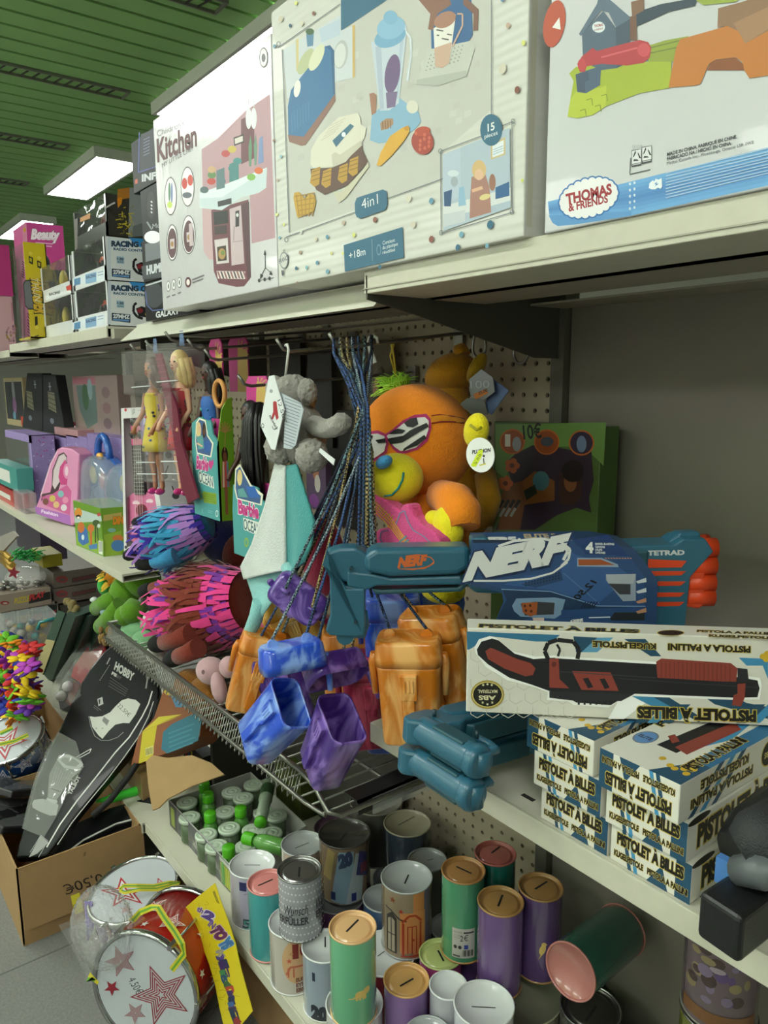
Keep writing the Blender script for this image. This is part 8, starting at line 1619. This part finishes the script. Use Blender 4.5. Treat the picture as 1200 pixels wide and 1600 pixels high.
# yellow header card
YCM = m('#c9b51c', .4, 0, .03); O_ = PY(330,1480,.555); NY = Vector((.12,-.9,.25)).normalized()
t = thing('header_card', 'long yellow drum kit header card leaning against the shelf edge', 'card', O_)
yp = [(780,372),(870,295),(960,224),(990,320),(1040,455),(1080,580),(1110,720),(1180,975),(1110,1060),(1010,1060),(985,950),(960,820),(925,700),(880,580),(830,480)]
slab_from('card', t, [(80+x*.26667,1320+y*.26667) for x, y in yp], O_, NY, YCM, .0012, 0)
A = Art(O_, RT, UP, NY).at(80,1320,.26667); rnd = random.Random(3)
for k in range(34):
    f = rnd.random(); x, y = 880+f*170+rnd.uniform(-60,60)*(.6+.4*f), 320+f*660; a_ = rnd.uniform(0,pi); A.line([(x,y),(x+26*cos(a_),y+26*sin(a_))], 4, '#a8941a')
A.text('the', (852,385),(905,415),(865,360),'#5f4a7c',.06,'#d9d0c0',.04); A.text('2', (890,420),(935,445),(915,385),'#4a3a78',.09,'#c9c0d8',.05); A.text('IN1', (918,470),(955,505),(940,440),'#5f4a8c',.05); A.text('TO', (930,500),(980,560),(985,475),'#5a2a4c',.10,'#b89ac0',.04); A.text('YS', (985,575),(1010,615),(1040,545),'#3a6a9c',.12,'#a8c0d0',.04)
for k, (s_, c) in enumerate(zip('MyFirstDrumKit', ('#8f8a80','#4a3a78','#22304c','#3a2a5c','#3f7a4c','#2a4a6a','#3a5a3a','#a8402c','#3a2a5c','#22304c','#3a5a8c','#5a2a4c','#22304c','#8a2a2c'))):
    f = k/14; x, y = 968+f*105+8*sin(k), 625+f*425; A.text(s_, (x,y),(x+12,y+34),(x+36,y-8), c, .10)
A.lines_of_text((955,270),(985,345),(-6,4),2,4,'#5a5220'); A.build(t)
# drum in the back carton
t, W, u, v = drum('drum with yellow straps in clear wrap inside the rear cardboard box', PZ(14,1155,.30), Vector((.25,-.3,.93)), .10, .1, m('#2a5ca8', .3), lambda A, r: [A.star(0,-.02,.07*(1-k*.2),'#a81c2c' if k % 2 == 0 else '#c9ccd4',.3,.42) for k in range(5)])
Dc = (PZ(14,1155,.30)-CAM).dot(FW)-.04; ribbon(t, [PD(0,1163,Dc), PD(22,1158,Dc), PD(44,1148,Dc)], .012, [SY,SGN,SY]); ribbon(t, [PD(0,1146,Dc), PD(20,1137,Dc)], .012, [SY,SGN]); G(film('#e8e8ea', .1, 2., 26)).ell(PD(48,1170,Dc+.05), (.07,.05,.04)).build('clear_wrap', t)
# ---- table-tennis set leaning on the far bottom shelf
Op = PZ(105,1100,.245); Npp = Vector((.42,-.72,.55)).normalized(); t = thing('table_tennis_set', 'red table tennis bat with two white balls in a clear pack', 'bat set', Op)
slab_from('backing_card', t, [(89,1086),(97,1062),(118,1030),(140,1002),(152,996),(166,1000),(173,1012),(160,1040),(140,1078),(126,1100),(106,1112),(94,1108)], Op, Npp, m('#1c1a1c', .3), .006, .001)
slab_from('bat', t, [(113,1058),(118,1042),(140,1010),(152,1003),(164,1006),(168,1016),(158,1038),(142,1062),(130,1070),(122,1064)], Op, Npp, m('#a8202c', .35, 0, .06), .008, .001, .009)
slab_from('bat_handle', t, [(118,1064),(128,1070),(112,1104),(104,1098)], Op, Npp, m('#6a2a2c', .4), .008, .001, .009)
for x, y, z in ((111,1074,.27),(101,1089,.262)): g = G(m('#d8d4d4', .35)); g.ell(planepts([(x,y)], Op, Npp)[0]+Npp*.018, (.019,.019,.019)); g.build('ball', t)
slab_from('clear_pack', t, [(89,1086),(97,1062),(118,1030),(140,1002),(152,996),(166,1000),(173,1012),(160,1040),(140,1078),(126,1100),(106,1112),(94,1108)], Op, Npp, film('#ffffff', .05, .15, 20), .002, 0, .034)
# ---- leaning green game boxes
GRB = m('#1f3a30', .5, 0, .08); fz = .222
for k, (sp_, fr_, Y_, lab) in enumerate((([(102,958),(118,964),(82,1062),(64,1062)], [(90,954),(102,958),(64,1062),(54,1046)], .66, 'dark green game box with a cream cover, leaning, leftmost of three'), ([(121,958),(140,963),(106,1056),(86,1056)], None, .70, 'dark green game box leaning in the middle of three'), ([(142,968),(158,985),(124,1050),(108,1050)], None, .74, 'dark green game box leaning beside the table tennis set'))):
    pp = [PY(x, y, Y_) for x, y in sp_]; t = thing('game_box', lab, 'game box', pp[2], 'green leaning game boxes'); bk = Vector((-.03,.16,.02)); g = G(GRB); g.hexa(pp, [p+bk for p in pp]); g.build('box', t, .001)
    if fr_: 
        q = [PY(x, y, Y_-.004) for x, y in fr_]; g = G(m('#2c4a3c', .5)); g.hexa(q, [p+EY*.003 for p in q]); co_ = g.build('cover', t)
        m_ = [q[0].lerp(q[3],.45), q[1].lerp(q[2],.38), q[2], q[3]]; g = G(m('#b5a878', .5, 0, .1)); g.poly([p-EY*.0006 for p in m_]); g.build('cover_print', co_)
t = thing('plush_toy', 'curly tan hair tuft on top of the green game boxes', 'plush toy', PY(112,950,.68)); g = G(plush('#7a6a40', .3)); rnd = random.Random(2)
for k in range(22): g.ell(PY(112+rnd.uniform(-9,9),950+rnd.uniform(-11,10),.69), (.013,.012,.013), None, 8, 6)
g.build('curly_fur', t)
# ---- flower garlands
t = thing('flower_garland', 'pile of rainbow paper-flower garlands at the left edge', 'garland', PY(25,1060,.55)); g = G(); rnd = random.Random(21); FC = [m(c, .6, 0, .06, 30, 0, 200, 0, .3) for c in ('#d83a1c','#e88a1c','#e8c41c','#5a2a9a','#2a3aa0','#6ab82c','#a83ab0','#c4282c')]
for k in range(190):
    x, y = rnd.uniform(-30,52), rnd.uniform(992,1125)
    if (x-10)**2/52**2+(y-1058)**2/70**2 > 1: continue
    c = PY(x, y, .44+rnd.uniform(-.03,.03)); g.use(rnd.choice(FC)); q = Matrix.Rotation(rnd.uniform(0,6),3,'Z') @ Matrix.Rotation(rnd.uniform(-1.2,1.2),3,'X')
    for j in range(5): a = 2*pi*j/5; g.ell(c+q @ Vector((.021*cos(a),.021*sin(a),0)), (.019,.012,.004), q @ Matrix.Rotation(a,3,'Z'), 8, 5)
g.build('flower', t)['kind'] = 'stuff'
# ---- party goods stacked under the middle shelf, their ends toward the viewer
XE = -3.4
def ebox(name, label, x0, x1, yt, yb, D, col, group=None, X=XE):
    a, b, c = PX(x0, (yt+yb)/2, X), PX(x1, (yt+yb)/2, X), (x0+x1)/2; z0, z1 = PX(c, yb, X).z, PX(c, yt, X).z
    return carton(name, label, 'game box' if name == 'game_box' else 'box', (X-D, a.y+.001, z0+.0006), (X, b.y-.001, z1-.0006), col, group)
zR = PX(47, 985, XE).z; y0_, y1_ = PX(2, 968, XE).y, PX(94, 968, XE).y
t = thing('cardboard_box', 'plain carton pedestal under the dice game boxes', 'box', Vector((-3.6,.8,.222))); G(KRAFT2).box((-3.9,max(y0_,.61),.222),(XE-.03,.98,zR-.001)).build('box_walls', t)
t = thing('plastic_tub', 'clear plastic tub with a teal handle and party odds and ends', 'tub', PX(55,1000,-3.2)); a, b, c = PX(16,1006,-3.2), PX(90,1000,-3.2), PX(50,968,-3.2).z
G(film('#d8e0e4', .3, .5, 20)).hexa([(-3.36,a.y,.222),(-3.2,a.y,.222),(-3.2,b.y,.222),(-3.36,b.y,.222)], [(-3.37,a.y-.01,c),(-3.18,a.y-.01,c),(-3.18,b.y+.01,c),(-3.37,b.y+.01,c)]).build('tub', t)
g = G(gloss('#2f8a8c')); g.tube([PX(x,y,-3.17) for x, y in ((58,984),(62,973),(75,969),(88,966))], .007, 8); g.build('handle', t); g = G()
for k in range(40): g.use(m(rnd.choice(('#2f8a8c','#6a5a9a','#c9a23c','#b8b0a8','#3a4a6a')), .5)); g.ell((rnd.uniform(-3.33,-3.22),rnd.uniform(a.y+.02,b.y-.02),rnd.uniform(.25,c-.02)), (.018,.016,.014), None, 8, 6)
g.build('contents', t)['kind'] = 'stuff'
for k in range(4):
    x0, x1 = 3+k*22.5, 24+k*22.5; t = ebox('game_box', 'small white-framed box with red print, %s in the row above the tub' % ('first','second','third','fourth')[k], x0, x1, 952-k*4, 985-k*5, .12, '#9a8c82', 'small red-printed boxes')
    A = end(XE).at(x0, 952-k*4, 1); A.poly([(4,6),(19,4),(19,30),(4,32)], '#1f2422'); A.text('PLAY', (6,26),(17,24),(6,16), '#a02c30', .08); A.build(t)
t = ebox('game_box', 'open game box with yellow and red lettering under the clear bag', -10, 81, 924, 952, .22, '#8f7f74', X=XE+.02)
A = end(XE+.02).at(0,840,.15); A.poly([(300,610),(525,560),(528,640),(300,690)], '#1f1c1c'); A.text('PUZZLE', (150,690),(300,660),(155,635),'#b8a02c',.05); A.text('PLAY', (310,655),(460,615),(315,600),'#a82a2c',.07); A.ell(50,680,46,22,'#8a2a2c'); A.ell(55,684,25,9,'#b8a8a0'); A.build(t)
t = thing('star_bag', 'clear bag with a red star and metallic pieces lying on the game box', 'bag', PX(40,915,XE)); q = PX(40,902,XE-.06); g = G(film('#e8e4e4', .2, 1.2, 18)); g.ell(q, (.07,.085,.05), None, 30, 18); g.build('bag', t)
A = Art((XE+.002,0,0), EY, EZ).at(0,840,.15); A.star(140,365,75,'#a83a4a',-1.4); A.build(t, 'printed_star'); g = G(m('#9a9a98', .25, .7, .3, 40))
for k in range(34): g.ell(PX(rnd.uniform(2,72),rnd.uniform(908,922),XE-.02-rnd.uniform(0,.05)), (.014,.016,.009), None, 8, 6)
g.build('metal_piece', t)['kind'] = 'stuff'
for k, (ya, yb) in enumerate(((889,913),(914,938))):
    t = ebox('game_box', 'flat dim game box under the middle shelf, %s of two' % ('upper','lower')[k], 83, 166, ya, yb, .25, '#5c524c', 'flat dim game boxes')
    A = end(XE).at(0,840,.15); o_ = k*150; A.ell(645,435+o_,62,36,'#7a2f30'); A.ell(650,440+o_,34,12,'#4c4440'); A.poly([(750,420+o_),(1000,370+o_),(1000,420+o_),(750,470+o_)], '#3a3030'); A.text('PUZZLE PLAY', (760,455+o_),(990,405+o_),(762,430+o_), '#6a2c2c', .06); A.build(t)
t = ebox('cardboard_box', 'grey carton supporting the flat dim game boxes', 96, 166, 939, 1020, .2, '#3a352e', X=XE-.01)
t = ebox('flat_box', 'dull yellow flat box on top of the dim game boxes', 66, 98, 866, 886, .2, '#9a8c24', X=XE-.05)
t = thing('tinsel', 'green tinsel tuft on top of the clear bag', 'decoration', PX(42,878,XE)); g = G(m('#2a9a4a', .4, .1, .2))
for k in range(150): c = PX(42+rnd.uniform(-22,22), 866+rnd.uniform(-6,9), XE-.05+rnd.uniform(-.04,.04)); g.tube([c, c+Vector((rnd.uniform(-.03,.03),rnd.uniform(-.03,.03),rnd.uniform(-.015,.02)))], .0024, 4)
g.build('tinsel_strand', t)['kind'] = 'stuff'
for k in range(3):
    t = thing('gold_tube', 'gold paper tube at the left edge, %s of three' % ('upper','middle','lower')[k], 'decoration', PY(8,872,.70), 'gold paper tubes'); G(m('#a8843a', .3, .5, .1)).tube([PY(-8+k*2,852+k*9,.72), PY(18+k*2,884+k*9-10,.66)], .013, 12).build('tube', t)
t = thing('paper_sign', 'pale folded card sign sticking out under the shelf at the left edge', 'card', PY(10,845,.68)); pp = [PY(x,y,.68) for x, y in ((-8,862),(4,862),(26,838),(20,830),(0,838))]; G(m('#9a928c', .6)).hexa(pp, [p+EY*.01 for p in pp]).build('card', t)
t = carton('game_box', 'dark violet boxes stacked in the shade under the white shelf', 'game box', (PY(25,830,.86).x,.86,PY(40,862,.86).z), (PY(62,830,.86).x,.98,PY(40,815,.86).z), '#3a3040'); 
# ---- bright toy box and torn cardboard under the basket
O_ = PY(260,1140,.70); Nq = Vector((.25,-.85,.35)).normalized(); t = thing('toy_box', 'tilted yellow, orange and teal toy box under the wire basket', 'toy box', O_)
slab_from('carton', t, [(204,1196),(216,1150),(240,1122),(256,1075),(290,1080),(316,1110),(312,1150),(300,1162),(258,1178),(236,1186)], Op if False else O_, Nq, m('#8a5030', .4, 0, .2, 20), .08, .002)
A = Art(O_, RT, UP, Nq).at(160,960,.26667); A.poly([(212,875),(235,690),(330,640),(470,590),(320,650),(300,780),(295,845)], '#c2b22a'); A.poly([(230,690),(330,600),(465,585),(330,640)], '#c9bb3a'); A.poly([(345,790),(355,690),(410,640),(560,570),(588,590),(560,740),(380,815)], '#2f6f84'); A.poly([(390,450),(470,480),(540,540),(430,545)], '#4a7aa0'); A.poly([(350,440),(400,440),(440,480),(370,470)], '#c8a83a'); A.lines_of_text((385,700),(540,640),(2,26),5,10,'#3f8094'); A.poly([(250,785),(298,768),(300,815),(255,832)], '#d0ca7a')
for k in range(6): A.line([(256+k*7,788-k*2),(258+k*7,826-k*2)], 3, '#2a2a20')
A.build(t, 'printed_front')
O_ = PY(262,1215,.64); Nq = Vector((.1,-.75,.65)).normalized(); t = thing('cardboard_box', 'torn crumpled cardboard flap behind the bubble tray', 'box', O_); slab_from('flap', t, [(228,1190),(238,1180),(262,1184),(300,1180),(330,1192),(350,1210),(300,1228),(262,1248),(248,1262),(238,1266),(232,1230)], O_, Nq, m('#a08258', .85, 0, .15, 20, .5, 40), .004, 0)
t = carton('cardboard_box', 'brown carton standing behind the racket bags at the end of the bottom shelf', 'box', (PY(150,1240,.62).x,.64,.222), (PY(222,1240,.64).x,.80,PY(190,1165,.66).z), '#8a7048')
t = thing('pen_pack', 'small black pack with coloured pens behind the torn cardboard', 'package', PY(300,1190,.78)); a = PY(288,1200,.78); g = G(m('#161618', .5)); g.box((a.x,.78,a.z),(PY(318,1200,.78).x,.82,PY(300,1168,.78).z)); g.build('pack', t)
for k, c in enumerate(('#a83a3a','#3a6aa8','#b8a83a')): p = PY(292+k*4,1190,.775); G(m(c,.5)).tube([p, p+EZ*.03], .0025, 6).build('pen', t)
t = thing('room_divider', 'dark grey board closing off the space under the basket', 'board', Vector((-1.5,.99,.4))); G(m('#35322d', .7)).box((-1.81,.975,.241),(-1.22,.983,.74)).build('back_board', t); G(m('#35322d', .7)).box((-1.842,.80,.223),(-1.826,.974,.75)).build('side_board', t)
t = thing('cardboard_box', 'brown carton on the floor under the money tin shelf', 'box', Vector((-1.3,.70,0))); G(KRAFT2).box((-1.7,.645,0),(-.9,.95,.19)).build('box_walls', t)
